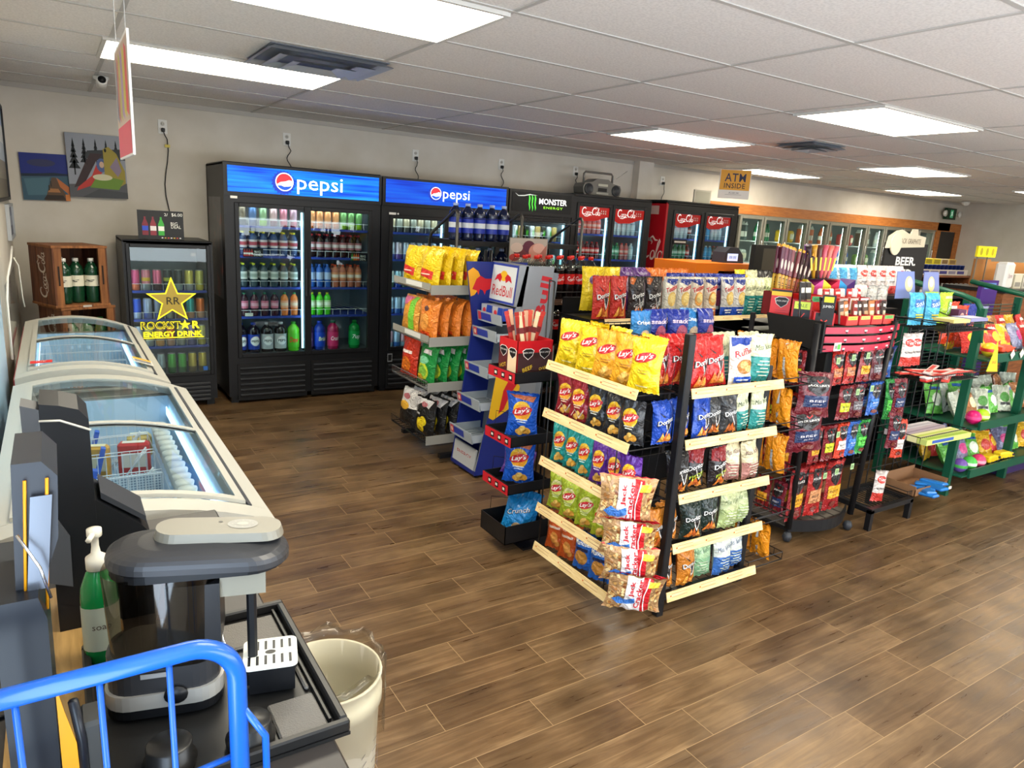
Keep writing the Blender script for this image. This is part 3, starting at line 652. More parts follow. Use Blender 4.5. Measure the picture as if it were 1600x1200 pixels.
# ---- two cola fridges
def cola_strip(t, doors, z1):
    for a, c in doors:
        b = MB(); w = c-a; b.decal(poly2([(a, z1), (c, z1), (c, z1-.10), (c-.2*w, z1-.115), (c-.45*w, z1-.15), (a+.15*w, z1-.16), (a, z1-.13)]), lambda u, v: (u, .008, v), mat('cola_red', 'd81e1c', .3, emit=.35)); s = b.build('door_banner', t)
        b = MB(); b.decal(xf2(COLA, .27/COLA_W*w/.43, .27/COLA_W*w/.43*1.35, a+.04*w/.43, z1-.085), lambda u, v: (u, .006, v), P('fff4f0', .4, emit=.6)); b.build('lettering', s)
        for k in range(3): minib(s, a+w*(.74+.07*k), z1-.07, .045, 'f4e4d8', 'a02018', Matrix.Translation((0, .0065, 0)))
REDM = mat('cola_red_side', 'a81420', .35)
t = fridge('display_fridge', 'black two-door cola fridge directly below the portable stereo', 4.75, 1.15, 2.03, .74, [(.095, .525), (.605, 1.05)], (.44, 1.905), [1.608, 1.33, 1.05, .78], group='cola fridges', segs=[(.1, .52, 6), (.61, 1.04, 6)])
cola_strip(t, [(.095, .525), (.605, 1.05)], 1.9)
G3 = 'drinks in the cola fridges'; z4 = [1.609, 1.331, 1.051]
redb = BT('b_red', '5a1a1c', 'c82a2c', 'c01a20', band='e8b8b0', h=.19, r=.032); redp = BT('b_redp', 'b86a6a', 'd8605c', 'c8383a', band='e0b0a8', h=.19, r=.032)
grn = BT('b_grn', '2a6a4a', '5a9a7a', '3a8a5a', band='c8d8cc', h=.19, r=.032); clr = BT('b_clr', 'a8b8bc', 'c8d4d8', 'd8e0e4', h=.19, r=.032); blk = BT('b_blk', '2c2422', '9a4a44', 'c03030', band='d8c0b8', h=.19, r=.032)
blu3 = BT('b_blu3', '3a8ab8', '4a9ac8', 'd8e4ec', h=.19, r=.032); ylg = BT('b_ylg', '9ab040', 'c8c84a', '3a5a2a', band='e0e0b0', h=.19, r=.032); orj = BT('b_orj', 'c8883a', 'd86a28', 'c87a2a', band='e0c088', h=.17)
F3 = [(0, z4[0], [redp]*6, [clr]*6, 'pinkish red bottle', 'clear bottle', 'top'), (0, z4[1], [redb]*6, [grn, grn, grn, redp, redp, clr], 'red-labelled cola bottle', 'mixed soda bottle', 'second'), (0, z4[2], [blk]*6, [clr]*6, 'dark cola bottle', 'clear bottle', 'third')]
for _, z, l, r, a1, a2, sh in F3:
    row([(k, m, a1) for k, m in l], 4.85, 5.27, yy, z, '', 'on %s shelf, left door of stereo fridge' % sh, G3); row([(k, m, a2) for k, m in r], 5.36, 5.79, yy, z, '', 'on %s shelf, right door of stereo fridge' % sh, G3)
t = fridge('display_fridge', 'black two-door cola fridge with a red left side, rightmost of all', 6.14, 1.265, 2.03, .62, [(.16, .6), (.7, 1.145)], (.44, 1.905), [1.608, 1.345, 1.06, .78], group='cola fridges', side=REDM, segs=[(.17, .59, 6), (.71, 1.14, 6)])
cola_strip(t, [(.16, .6), (.7, 1.145)], 1.9)
b = MB(); b.decal(xf2(COLA, .9/COLA_W, .9/COLA_W*1.25, -.8, 1.35), lambda u, v: (-.001, -u+.05, v), P('e8d0c8')); b.decal(rect2(-.2, 1.88, -.06, 1.98), lambda u, v: (-.001, -u-.06+.12, v), P('c8a8a0')); b.build('side_lettering', t)
b = MB(); b.box(.15, .38, -.02, -.0121, 1.54, 1.60, BLACK); b.box(.17, .36, -.0212, -.02, 1.56, 1.58, P('c8c4bc')); b.build('door_sticker', t)
F4 = [(1.609, [clr]*5+[blk], [blu3]*3+[clr]*3, 'clear bottle', 'blue and clear bottle', 'top'), (1.346, [grn]*5+[redb], [blu3]*4+[blk]*2, 'dark green bottle', 'bright blue bottle', 'second'), (1.061, [ylg]*6, [clr]*6, 'yellow-green bottle', 'clear bottle', 'third'), (.781, [orj]*6, [orj]*6, 'orange juice bottle', 'orange juice bottle', 'fourth')]
for z, l, r, a1, a2, sh in F4:
    row([(k, m, a1) for k, m in l], 6.31, 6.73, yy, z, '', 'on %s shelf, left door of red-sided fridge' % sh, G3); row([(k, m, a2) for k, m in r], 6.85, 7.28, yy, z, '', 'on %s shelf, right door of red-sided fridge' % sh, G3)
b = MB(); b.box(-.01, 1.26, -.03, .6, 0, .018, BLACK); tag(b.build('fridge_top_panel', loc=(6.14, 6.3, 2.031)), 'thin black panel lying on top of the rightmost cola fridge', 'panel')
# ---- small energy drink fridge at left
t = fridge('countertop_fridge', 'small black fridge with a glowing yellow star sign on its glass', .44, .655, 1.385, .62, [(.05, .605)], (.30, 1.325), [.974, .741, .512], y=6.3, segs=[(.045, .605, 7)], frame=.03, noled=(0,))
YEL = mat('neon_yellow', 'e8d820', .4, emit=1.4); YED = mat('star_gold', 'a8903a', .35, .2, emit=.18)
b = MB(); f = lambda u, v: (u, -.016, v)
st = [( .33+(.165 if i % 2 == 0 else .068)*cos(pi/2+pi*i/5)*1.18, .905+(.192 if i % 2 == 0 else .078)*sin(pi/2+pi*i/5)) for i in range(10)]
b.decal(poly2(st), lambda u, v: (u, -.0172, v), YED); b.add([(p[0], -.0182, p[1]) for p in st]+[(.33+(p[0]-.33)*.87, -.0182, .905+(p[1]-.905)*.87) for p in st], [(i, (i+1) % 10, (i+1) % 10+10, i+10) for i in range(10)], YEL)
b.prism(st, -.016, -.012, YED); sg = b.build('star_sign', t)
b = MB(); b.decal(ctext('RR', .34, .905, .06, .1, bold=.01), lambda u, v: (u, -.0185, v), P('3a3420')); b.build('star_letters', sg)
for wd, z, h, w in (('ROCKST\u2605R', .675, .062, .47), ('ENERGY DRINK', .612, .043, .44)):
    b = MB(); 
    if 'ROCK' in wd:
        b.decal(text2('ROCKST', h, .29, bold=.03), lambda u, v: (.095+u, -.0165, z+v), YEL); b.decal(star2(.42, z+h*.5, .045), lambda u, v: (u, -.0165, v), YEL); b.decal(text2('R', h, .055, bold=.03), lambda u, v: (.475+u, -.0165, z+v), YEL)
        b.decal(text2('ROCKST', h*.86, .28), lambda u, v: (.10+u, -.0175, z+v+.004), P('5a5030'))
    else: b.decal(text2(wd, h, w, bold=.03), lambda u, v: (.11+u, -.0165, z+v), YEL); b.decal(rect2(.11, .60, .56, .607), lambda u, v: (u, -.0165, v), YEL)
    b.build('sign_lettering', t)
b = MB(); b.decal(rect2(.55, .31, .585, .345), lambda u, v: (u, .0, v), P('2a62b0')); b.build('blue_sticker', t)
b = MB(); b.decal(rect2(.49, 1.265, .525, 1.29), lambda u, v: (u, .0, v), P('b8c4cc')); b.build('glass_sticker', t)
b = MB()
for k in range(5): b.box(.05, .6, -.02, -.002, .05+.035*k, .07+.035*k, DKGREY, bev=.004)
b.box(.36, .42, -.021, -.0195, .115, .13, P('b8b8b8')); b.build('grille', t)
RK = {'k1': ('c8507a', 'e87a5a', None), 'k2': ('c87888', '9aa0a4', 'd8b040'), 'k3': ('d86a8a', '3a2a30', None), 'k4': ('2a3438', '4a5a5c', 'a8b040'), 'k5': ('303a3c', '8aa0a0', None), 'k6': ('c8b860', '9aa0a0', None), 'k7': ('b8b060', 'c8b848', None),
      'kb': ('3a5ac8', 'a8b4d8', None), 'kw': ('a8b0d0', '5a6ab8', None), 'kc': ('3aa0a0', 'a87a5a', None), 'ko': ('d8703a', 'c89a80', None), 'ky': ('c8c088', 'a0a49c', None), 'kg': ('4a9a3a', '2a6a2a', None), 'ks': ('8a949a', '3a4448', None), 'kk': ('b8a040', '6a5a2a', None), 'kl': ('b88a60', 'd89a50', None), 'kv': ('8a7ab8', '6a6a9a', None)}
def rk(s, z, sh):
    row([('rk_'+k, can(RK[k][0], RK[k][1], .168, .033, c3=RK[k][2]), 'tall energy can') for k in s.split()], .485, 1.045, 6.3+.13, z, '', 'on %s shelf of small star sign fridge' % sh, 'cans in the star sign fridge')
rk('k1 k2 k3 k4 k5 k6 k7', .975, 'top'); rk('kb kw kw k2 kc kc ko', .742, 'second'); rk('kw k6 kl ko ky kv k7', .513, 'third'); rk('ks ks ks kg kg kk kk', .277, 'bottom')
# price card on top of it
t = card(.735, 6.42, 1.386, .335, .225, '101013', 'black price card with three bottle pictures standing on small fridge', [('2/', .12, .87, .1, .08), ('$6.00', .36, .87, .13, .24), ('BIG', .29, .56, .11, .15), ('DEAL', .33, .45, .11, .22)], tilt=-.05, cat='price card')
Tq = Matrix.Rotation(-.05, 4, 'X')
for i, (c, l) in enumerate((('7a2030', '2a4ac0'), ('8a2a38', 'e8e0e0'), ('3aa83a', 'f0f0e8'))): minib(t, -.115+.058*i, .03, .145, c, l, Tq)
b = MB()
for i in range(7): b.decal(rect2(.0+i*.022, .008, .012+i*.022, .016), lambda u, v: Tq @ Vector((u, -.0008, v)), P(('d8d8d8', 'c8a830', 'd84a3a')[i % 3]))
b.build('brand_dots', t)
# portable stereo
t = thing('portable_stereo', 'grey portable stereo with handle and raised antenna on a black fridge', 'radio', (5.33, 6.6, 2.032))
SG = mat('stereo_grey', '6e6c68', .35, .3); b = MB()
b.prism([(-.27, .03), (-.25, .0), (.25, 0), (.27, .03), (.28, .09), (.26, .13), (.15, .15), (.08, .19), (-.08, .19), (-.15, .15), (-.26, .13), (-.28, .09)], -.09, .09, SG); b.build('body', t)
for sx in (-1, 1):
    b = MB(); b.lathe([(.062, 0), (.06, .012), (.05, .012), (.045, .004), (.0001, .006)], DKGREY, 20, T=Matrix.Translation((sx*.2, -.09, .072)) @ Matrix.Rotation(pi/2, 4, 'X')); b.build('speaker', t)
b = MB(); b.box(-.07, .07, -.1, -.09, .11, .135, P('b8b8a8')); b.box(-.06, .06, -.1, -.09, .05, .09, BLACK); b.box(-.09, .09, -.096, -.09, .02, .04, P('9a9890')); b.build('control_panel', t)
b = MB(); b.tube([(-.21, 0, .13), (-.21, 0, .24), (-.19, 0, .26), (.19, 0, .26), (.21, 0, .24), (.21, 0, .13)], .012, SG, 8); b.build('handle', t)
b = MB(); b.tube([(.2, .05, .15), (.47, .05, .32)], .003, CHROME, 5); b.build('antenna', t)
# ================================================================ LEFT SIDE
# ---- curved-glass chest freezers
FRAME = mat('freezer_frame', 'b4b2a8', .38); LINER = mat('freezer_liner', 'c4dcec', .4)
def zc(x, zl=.865, zp=.9, zr=.8, x0=-.2, x1=.5):
    xm = .05
    return zp-(zp-zr)*((x-xm)/(x1-xm))**2 if x > xm else zp-(zp-zl)*((xm-x)/(xm-x0))**2
def freezer(label, y0, y1, xr, body_c, stripe):
    t = thing('chest_freezer', label, 'freezer', ((xr-.2)/2, y0, 0), 0, 'curved glass chest freezers')
    ox = (xr-.2)/2; Ly = y1-y0; z = lambda x: zc(x, x1=xr, zr=.8)
    def P3(x, y, dz=0): return (x-ox, y, z(x)+dz)
    b = MB(); x0 = -.2; B = P(body_c, .4)
    b.box(x0-ox+.02, xr-ox-.05, .03, Ly-.03, .06, .36, B, bev=.01)
    for (a, c, d, e) in ((x0+.02, x0+.06, .03, Ly-.03), (xr-.09, xr-.05, .03, Ly-.03), (x0+.06, xr-.09, .03, .07), (x0+.06, xr-.09, Ly-.07, Ly-.03)): b.box(a-ox, c-ox, d, e, .36, .79, B)
    for fx in (x0+.08, xr-.12):
        for fy in (.12, Ly-.12): b.lathe([(.03, 0), (.03, .06)], BLACK, 10, c=(fx-ox, fy, 0))
    b.build('cabinet', t)
    b = MB(); a, c = x0+.06-ox, xr-.09-ox
    b.box(a, c, .07, Ly-.07, .361, .365, LINER)
    for q in ((a, a+.003, .07, Ly-.07), (c-.003, c, .07, Ly-.07), (a, c, .07, .073), (a, c, Ly-.073, Ly-.07)): b.box(*q, .365, .79, LINER)
    b.build('liner', t)
    # frame following the arc
    b = MB(); n = 14; xs = [x0+(xr-x0)*i/n for i in range(n+1)]
    def strip(xa, xb, ya, yb, dz, th, m, k=10, b=b):
        X = [xa+(xb-xa)*i/k for i in range(k+1)]; vs = []
        for x in X: vs += [P3(x, ya, dz), P3(x, yb, dz), P3(x, yb, dz-th), P3(x, ya, dz-th)]
        fs = []
        for i in range(k):
            o = 4*i
            for j in range(4): fs.append((o+j, o+(j+1) % 4, o+4+(j+1) % 4, o+4+j))
        fs += [(0, 3, 2, 1), (4*k, 4*k+1, 4*k+2, 4*k+3)]
        b.add(vs, fs, m, False)
    strip(x0, xr, 0, .09, 0, .04, FRAME); strip(x0, xr, Ly-.07, Ly, 0, .04, FRAME); strip(x0, x0+.05, .09, Ly-.07, 0, .04, FRAME, 3); strip(xr-.05, xr, .09, Ly-.07, 0, .04, FRAME, 3)
    for (q0, q1, ya, yb) in ((x0+.01, xr-.01, .01, .04), (x0+.01, xr-.01, Ly-.04, Ly-.01), (x0+.01, x0+.03, .04, Ly-.04), (xr-.055, xr-.05, .03, Ly-.03)):
        b.box(q0-ox, q1-ox, ya, yb, .78, .85 if q1 < .1 else .79, FRAME)
    b.box(xr-ox-.05, xr-ox-.0, 0, Ly, .74, .762, FRAME, bev=.006); b.build('rim', t)
    b = MB(); strip(xr-.062, xr-.05, .09, Ly-.07, .004, .008, mat('gasket', '3a3c40', .5), 2, b); b.build('track', t)
    # two sliding lids
    GL = glass('freezer_glass', 'e4f0f6', .12, .03); ym = Ly*.5
    for i, (ya, yb, dz) in enumerate(((.1, ym+.02, .006), (ym-.01, Ly-.08, .001))):
        b = MB(); strip(x0+.05, xr-.066, ya, ya+.03, dz+.004, .012, FRAME, 10, b); strip(x0+.05, xr-.066, yb-.03, yb, dz+.004, .012, FRAME, 10, b)
        strip(x0+.05, x0+.075, ya+.03, yb-.03, dz+.004, .012, FRAME, 2, b); strip(xr-.09, xr-.066, ya+.03, yb-.03, dz+.004, .012, FRAME, 2, b); l = b.build('sliding_lid', t)
        b = MB(); k = 12; X = [x0+.07+(xr-.085-x0-.07)*j/k for j in range(k+1)]
        b.add([p for x in X for p in (P3(x, ya+.02, dz), P3(x, yb-.02, dz))], [(2*j, 2*j+1, 2*j+3, 2*j+2) for j in range(k)], GL, True); b.build('glass', l)
    b = MB(); b.box(xr-ox-.105, xr-ox-.1, .09, Ly-.09, .70, .74, mat('freezer_led', 'c4e4ff', .5, emit=2.6)); b.box(x0-ox+.07, x0-ox+.075, .09, Ly-.09, .72, .74, mat('freezer_led', '')); b.build('interior_lamp', t)
    return t, ox
def basket(t, x0, x1, y0, y1, z0, z1, perf=False, hx=.028):
    b = MB(); W = WIREW
    for z in (z0, (z0+z1)/2, z1): b.tube([(x0, y0, z), (x1, y0, z), (x1, y1, z), (x0, y1, z)], .0022, W, 4, closed=True)
    n = int((x1-x0)/hx)
    for i in range(n+1):
        x = x0+(x1-x0)*i/n; b.tube([(x, y0, z1), (x, y0, z0), (x, y1, z0), (x, y1, z1)], .0015, W, 3)
    o = b.build('basket', t)
    if perf:
        m = mat('perforated_plastic', 'd8e4ea', .4)
        if not m.node_tree.nodes.get('v'):
            v = N(m, 'ShaderNodeTexVoronoi'); v.name = 'v'; v.inputs['Scale'].default_value = 95; v.inputs['Randomness'].default_value = 0
            tc = N(m, 'ShaderNodeTexCoord'); L(m, tc.outputs['Object'], v.inputs['Vector']); r = ramp(m, [(.30, '7a90a4'), (.42, 'dce6ec')]); L(m, v.outputs['Distance'], r.inputs[0]); L(m, r.outputs[0], m.node_tree.nodes['Principled BSDF'].inputs['Base Color'])
        b = MB(); b.box(x0, x1, y0+.004, y0+.008, z0, z1-.01, m); b.build('perforated_divider', o)
    return o
tA, oA = freezer('near chest freezer with curved glass lid, white baskets and blue clips inside', 2.0, 3.72, .5, 'c8cac8', 0)
ys = [.13, .36, .60, .86, 1.12, 1.36]
for i, y in enumerate(ys): basket(tA, -.33, .135, y, y+.22, .48, .70, i < 4)
for i, (x, y) in enumerate(((-.08, .13), (-.09, .36), (-.1, .6), (-.11, .86), (-.07, 1.12), (-.08, 1.36), (-.2, .86), (-.2, 1.12))):
    b = MB(); T = Matrix.Translation((x, y, .62)) @ Matrix.Rotation(rad(14), 4, 'Y'); b.box(-.008, .008, -.012, .02, -.1, .11, P('2a62c8'), T=T); b.box(-.016, .016, -.016, .024, -.06, -.02, P('2a62c8'), T=T); b.build('blue_clip', tA)
for y in ys:
    for s in (0, .03): 
        b = MB(); b.tube([(.11, y+s, .70), (-.02, y+s+.08, .50)], .004, WIREW, 5); b.build('wire_brace', tA)
# contents
def pack(key, c1, c2, w, h, d, txt=None, shape='box'):
    def mk():
        b = MB(); b.box(-w/2, w/2, -d/2, d/2, 0, h, P(c1, .35), bev=min(w, d)*.22 if shape == 'soft' else .002)
        b.decal(rect2(-w*.38, h*.3, w*.38, h*.72), lambda u, v: (u, -d/2-.0008, v), P(c2, .35)); b.decal(rect2(-w*.35, -d*.35, w*.35, d*.3), lambda u, v: (u, v, h+.0006), P(c2, .35))
        if txt: b.decal(ctext(txt, 0, h*.5, h*.22, w*.6), lambda u, v: (u, -d/2-.0016, v), P('f4f0e8'))
        return b.build('frozen_pack')
    return mk
g = 'frozen packs in the near freezer'
for key, c1, c2, w, h, d, x, y, z, lab in (('fz1', 'c81e2a', 'e8e0d0', .12, .15, .05, .22, 1.2, .62, 'red frozen pack with pale label in near freezer basket'), ('fz2', 'd8a03a', 'f0e0b0', .08, .15, .05, .09, 1.2, .62, 'amber frozen pack beside the red one in near freezer'),
      ('fz3', 'c83040', 'f0d0c8', .12, .06, .1, .05, 1.44, .62, 'flat red frozen pack in near freezer'), ('fz4', 'e0c060', 'f4ecd0', .1, .11, .07, .26, 1.44, .62, 'yellow frozen pack in near freezer'), ('fz5', '7a6a68', 'a8a0a0', .13, .12, .05, -.08, 1.2, .62, 'greyish frozen pack in near freezer'),
      ('fz6', 'c8402e', 'e0c8c0', .08, .05, .06, .2, .2, .54, 'small red frozen pack in the nearest basket')):
    put(key, pack(key, c1, c2, w, h, d, shape='soft'), (x, 2.0+y, z-.055), (0, 0, R_.uniform(-.3, .3)), lab, 'frozen food', g)
b = MB(); b.box(-.04, .04, -.1, .1, 0, .12, P('2a8ae0'), bev=.03); tag(b.build('frozen_bag', loc=(.33, 2.22, .481)), 'bright blue frozen bag in the near corner of near freezer', 'frozen food')
for i in range(15):
    put('cone', lambda: MB().lathe([(.012, 0), (.03, .1), (.033, .115), (.0001, .118)], mat('cone_paper', 'e4dccc', .4), 10).build('ice_cream_cup'), (.335+.0, 2.42+.07*i, .49+.12), (0, 0, R_.random()*3), 'white ice cream cup, %s from the camera in the row along the front glass' % ORD[i], 'ice cream', 'ice cream cups in the near freezer')
b = MB(); b.box(-.02, .02, 0, 1.1, 0, .118, P('c0d4e4')); tag(b.build('cup_rack', loc=(.335, 2.38, .485+.0)), 'pale blue rack holding the row of ice cream cups', 'rack')
tB, oB = freezer('far chest freezer with curved glass, brown frozen treats in wire baskets', 3.86, 5.6, .45, 'c8c4ba', 1)
for i in range(5): basket(tB, -.3, .2, .15+i*.3, .15+i*.3+.27, .46, .72, hx=.02)
cols = ['8a3a28', 'a04a30', '7a2a28', 'b06a48', '6a4a3a', '4a8a8a', 'c8b8a0', '5a2a20', 'c87a3a', 'a83a4a']
for i in range(22):
    c = cols[(i*7) % 10]; x = -.1+(i % 6)*.075; y = 3.86+.2+(i//6)*.3+.07*(i % 2)
    put('tr_'+c, pack('tr', c, 'd8b890' if i % 3 else 'e8e0d0', .065, .16, .05, shape='soft'), (x, y, .475), (0, 0, R_.uniform(-.12, .12)), 'frozen treat pack, %s across in the %s basket row of far freezer' % (ORD[i % 6], ORD[i//6]), 'frozen food', 'frozen treats in the far freezer')
for lab, z in (('red', 0),):
    b = MB(); b.box(-.206, -.2, .02, 1.6, .80, .855, P('b01a28')); o = b.build('side_stripe', tB, loc=(-oB, 0, 0))
b = MB(); b.box(0, .09, 0, .05, 0, .003, P('d8241e')); b.decal(ctext('ICE', .045, .025, .02), lambda u, v: (u, v, .0035), P('f4e8e0')); tag(b.build('freezer_sticker', loc=(-.14, 4.0, .905), rz=.0), 'small red sticker on the glass of the far freezer', 'sticker').rotation_euler = (0, -.03, 0)
b = MB(); b.box(0, .1, 0, .12, 0, .003, P('d8d4c8')); b.decal(rect2(.005, .07, .095, .115), lambda u, v: (u, v, .0035), P('e8a828')); 
for k in range(4): b.decal(rect2(.01, .01+.014*k, .09, .017+.014*k), lambda u, v: (u, v, .0035), P('3a3a5a'))
o = tag(b.build('freezer_sign', loc=(.3, 4.05, .885)), 'yellow and white product sign on the far freezer glass', 'sign'); o.rotation_euler = (0, rad(20), 0)
# ---- leaning pale blue board and clear sheet by the wall
b = MB(); b.box(-.262, -.24, 2.3, 4.2, .02, 1.6, P('b4dcfa', .2), bev=.004); tag(b.build('blue_board'), 'pale blue glossy board standing between left wall and freezers', 'board')
t = thing('clear_screen', 'clear plastic sheet with a white curved edge beside far freezer', 'screen', (-.225, 4.35, .86))
b = MB(); b.box(-.001, .001, 0, 1.1, .04, .38, glass('clear_sheet', 'eef2f4', .2, .05)); b.build('sheet', t)
b = MB(); b.tube([(0, 1.1, .50), (0, .8, .44), (0, .3, .39), (0, .05, .3), (0, 0, 0.0)], .006, WHITE, 6); b.build('edge_trim', t)
b = MB(); b.tube([(.01, .9, .45), (.03, .92, .40), (.035, .95, .2), (.04, .97, .14)], .004, P('e0dcd0'), 5); b.build('cord', t)
# ---- wooden crates
CRW = wood_mat('crate_wood', '3e2318', '7a4a30', 14, 14, 1.5, .6); CRI = wood_mat('crate_inner', '6a4024', '9a6438', 14, 14, 1.5, .6)
def crate():
    t = thing('wooden_crate', '', 'crate'); W, D, H = .38, .36, .445
    for i in range(3):
        for s, nm in ((0, 'side_slat'), (1, 'side_slat')):
            b = MB(); x = 0 if s == 0 else W-.012; b.box(x, x+.012, .12*i+.004, .12*(i+1)-.002, 0, H, CRW, bev=.002); o = b.build(nm, t)
            if s == 0 and i == 1:
                b = MB(); b.decal(xf2(COLA, .34/COLA_W, .34/COLA_W*1.4, .06, -.075), lambda u, v: (-.0006, .12*i+.085+v-.01, u), P('c8beb0')); b.build('lettering', o)
    b = MB(); b.box(.012, W-.012, .345, .36, 0, H, CRW); b.build('back_board', t)
    for z, nm in ((0, 'bottom_board'), (H-.018, 'top_board')): b = MB(); b.box(-.004, W+.004, 0, .36, z, z+.018, CRI, bev=.002); b.build(nm, t)
    for s in (0, 1):
        b = MB(); x = .012 if s == 0 else W-.062
        b.prism([(x, .018), (x+.05, .018), (x+.05, .12), (x+.05, .33), (x+.05, H-.018), (x, H-.018)], .004, .018, CRI); b.box(x+.018, x+.03, .0025, .0039, .16, .30, P('20140e')); b.build('front_slat', t)
    return t
labs = ['dark wooden crate with cola lettering, topmost of the corner stack', 'dark wooden crate in the middle of the corner stack, holding green capped bottles', 'dark wooden crate at the bottom of the corner stack']
for k, (z, dx) in enumerate(((.892, 0), (.446, .03), (0.0, .055))):
    o = put('crate', crate, (-.02+dx, 6.0, z), (0, 0, rad(24)), labs[k], 'crate', 'wooden crates in the corner')
BG = ('big_green', bottle('123a24', 'd8d4c0', 'e4e4dc', h=.33, r=.05, ls=(.38, .62), dec=d_word('S', '2a2a2a', .4, .5))); BC = ('big_canada', bottle('0e5a26', '1a7a38', '2a8a44', h=.33, r=.05, ls=(.3, .6), dec=d_word('Dry', 'e8e0c8', .5, .45, 'c8402a')))
def inC(u, v, k): a = rad(24); dx = (0, .03, .055)[k]; return (-.01+dx+u*cos(a)-v*sin(a), 6.0+u*sin(a)+v*cos(a))
for k, (u, v, w) in enumerate(((.10, .1, 'front left'), (.20, .13, 'middle'), (.295, .1, 'front right'), (.13, .21, 'back left'))):
    x, y = inC(u, v, 0); put(*BG, (x, y, .911), (0, 0, -.4), 'dark green big bottle with white label, %s in the top crate' % w, 'bottle', 'big green bottles in crates')
for k, (u, w) in enumerate(((.09, 'left'), (.195, 'middle'), (.3, 'right'))):
    x, y = inC(u, .1, 1); put(*BC, (x, y, .465), (0, 0, -.3), 'green capped ginger ale bottle, %s one in the middle crate' % w, 'bottle', 'ginger ale bottles in crates')
b = MB(); b.box(-.03, .03, -.002, 0, 0, .03, P('b8b4ac')); x, y = inC(.2, -.003, 0); tag(b.build('price_tag', loc=(x, y, .875), rz=rad(24)), 'small grey price tag at the seam between two crates', 'price tag')
# ---- art on the walls
def canvas(name, label, x0, x1, z0, z1, rot, paint, y=YB-.001):
    w, h = x1-x0, z1-z0; t = thing(name, label, 'painting', ((x0+x1)/2, y, (z0+z1)/2)); t.rotation_euler = (0, rot, 0)
    b = MB(); b.box(-w/2, w/2, -.02, 0, -h/2, h/2, P(paint[0])); b.build('canvas', t)
    b = MB()
    for k, (sh, c) in enumerate(paint[1]): b.decal(xf2(sh, w, h, -w/2, -h/2), lambda u, v: (u, -.0203-.0003*k, v), P(c, .6))
    b.build('picture', t); return t
pr = poly2
pier = ('1c2a6a', [(pr([(0, .55), (1, .58), (1, 1), (0, 1)]), '1e2c78'), (ell2(.45, .8, .3, .08), '33365a'), (pr([(0, .5), (1, .55), (1, .58), (.7, .6), (.3, .57), (0, .56)]), '1a2838'), (pr([(0, 0), (1, 0), (1, .54), (0, .5)]), '3a5868'), (pr([(.1, .1), (.5, .12), (.6, .5), (.05, .45)]), '4a6c7a'),
                   (pr([(.45, 0), (.98, 0), (.72, .5), (.64, .5)]), '5a4432'), (pr([(.74, .5), (1, .3), (1, .12), (.8, .3)]), 'b86a3a'), (rect2(.9, 0, 1, .14), 'c87a3e'), (pr([(.42, .02), (.9, .02), (.85, .12), (.5, .12)]), '2e241e'), (pr([(.52, .18), (.8, .18), (.76, .26), (.58, .26)]), 'a87448'), (rect2(.6, .3, .62, .42), '20201e'), (rect2(.55, .22, .575, .33), '20201e')])
canvas('painting', 'small blue painting of a wooden pier at night, lower left one', -.185, .135, 1.635, 2.0, rad(-1.5), pier)
def tree(x, y, s): return join2(*[pr([(x-s*(.5-k*.09), y+s*k*.42), (x+s*(.5-k*.09), y+s*k*.42), (x, y+s*(k*.42+.7))]) for k in range(5)], rect2(x-s*.06, y-s*.5, x+s*.06, y+.1))
bird = ('8a8e98', [(pr([(0, .0), (1, 0), (1, .25), (0, .2)]), '55565a'), (tree(.12, .45, .2), '1e2226'), (tree(.3, .55, .16), '1e2226'), (tree(.5, .6, .14), '23282c'), (tree(.68, .62, .13), '23282c'), (tree(.85, .6, .14), '262c30'), (pr([(.3, .62), (1, .62), (1, .8), (.35, .74)]), '34383c'),
                   (pr([(.08, .15), (.25, .2), (.5, .6), (.62, .7), (.4, .7), (.3, .55)]), '3a2a2c'), (pr([(.12, .1), (.4, .2), (.62, .45), (.5, .55), (.4, .35), (.15, .16)]), 'b83a34'), (ell2(.58, .52, .09, .11), '50608c'), (ell2(.58, .53, .04, .05), 'c8a890'), (pr([(.62, .3), (.62, .78), (.72, .82), (.85, .72), (.98, .45), (.98, .25), (.8, .15), (.7, .2)]), '9a8a3a'), (pr([(.72, .5), (.85, .66), (.92, .45), (.85, .35)]), '8a7a8c'),
                   (pr([(.35, .16), (.85, .14), (.95, .3), (.7, .34), (.45, .3)]), '6a8a34'), (ell2(.58, .33, .17, .05), 'cfc8a8'), (ell2(.66, .76, .02, .03), '14140f'), (pr([(.2, 0), (1, 0), (1, .1), (.5, .14)]), '44464a')])
canvas('painting', 'painting of dark fir trees, a yellow bird shape and red wing', .135, .555, 1.68, 2.185, rad(-1), bird, YB-.022)
def sideart(name, label, y0, y1, z0, z1, fc, cols):
    t = thing(name, label, 'picture', (XL, (y0+y1)/2, (z0+z1)/2)); h = (z1-z0)/2; w = (y1-y0)/2
    b = MB(); 
    for q in ((-w, -w+.02, -h, h), (w-.02, w, -h, h), (-w+.02, w-.02, -h, -h+.02), (-w+.02, w-.02, h-.02, h)): b.box(0.001, .025, q[0], q[1], q[2], q[3], P(fc))
    b.build('frame', t); b = MB(); n = len(cols)
    for i, c in enumerate(cols): b.box(.001, .012, -w+.02, w-.02, -h+.02+(2*h-.04)*i/n, -h+.02+(2*h-.04)*(i+1)/n, P(c, .5))
    b.build('picture', t)
sideart('framed_picture', 'black framed snowy landscape picture high on the left wall', 4.9, 6.75, 1.63, 2.3, '16161a', ['6a6458', '8a8478', 'b8c4d0', 'dfe4e8', 'a8c0dc'])
sideart('framed_picture', 'small bluish picture low on the left wall below the black frame', 6.3, 6.98, 1.345, 1.6, 'b0b4b8', ['5a6478', '8a94a8', '707a90'])
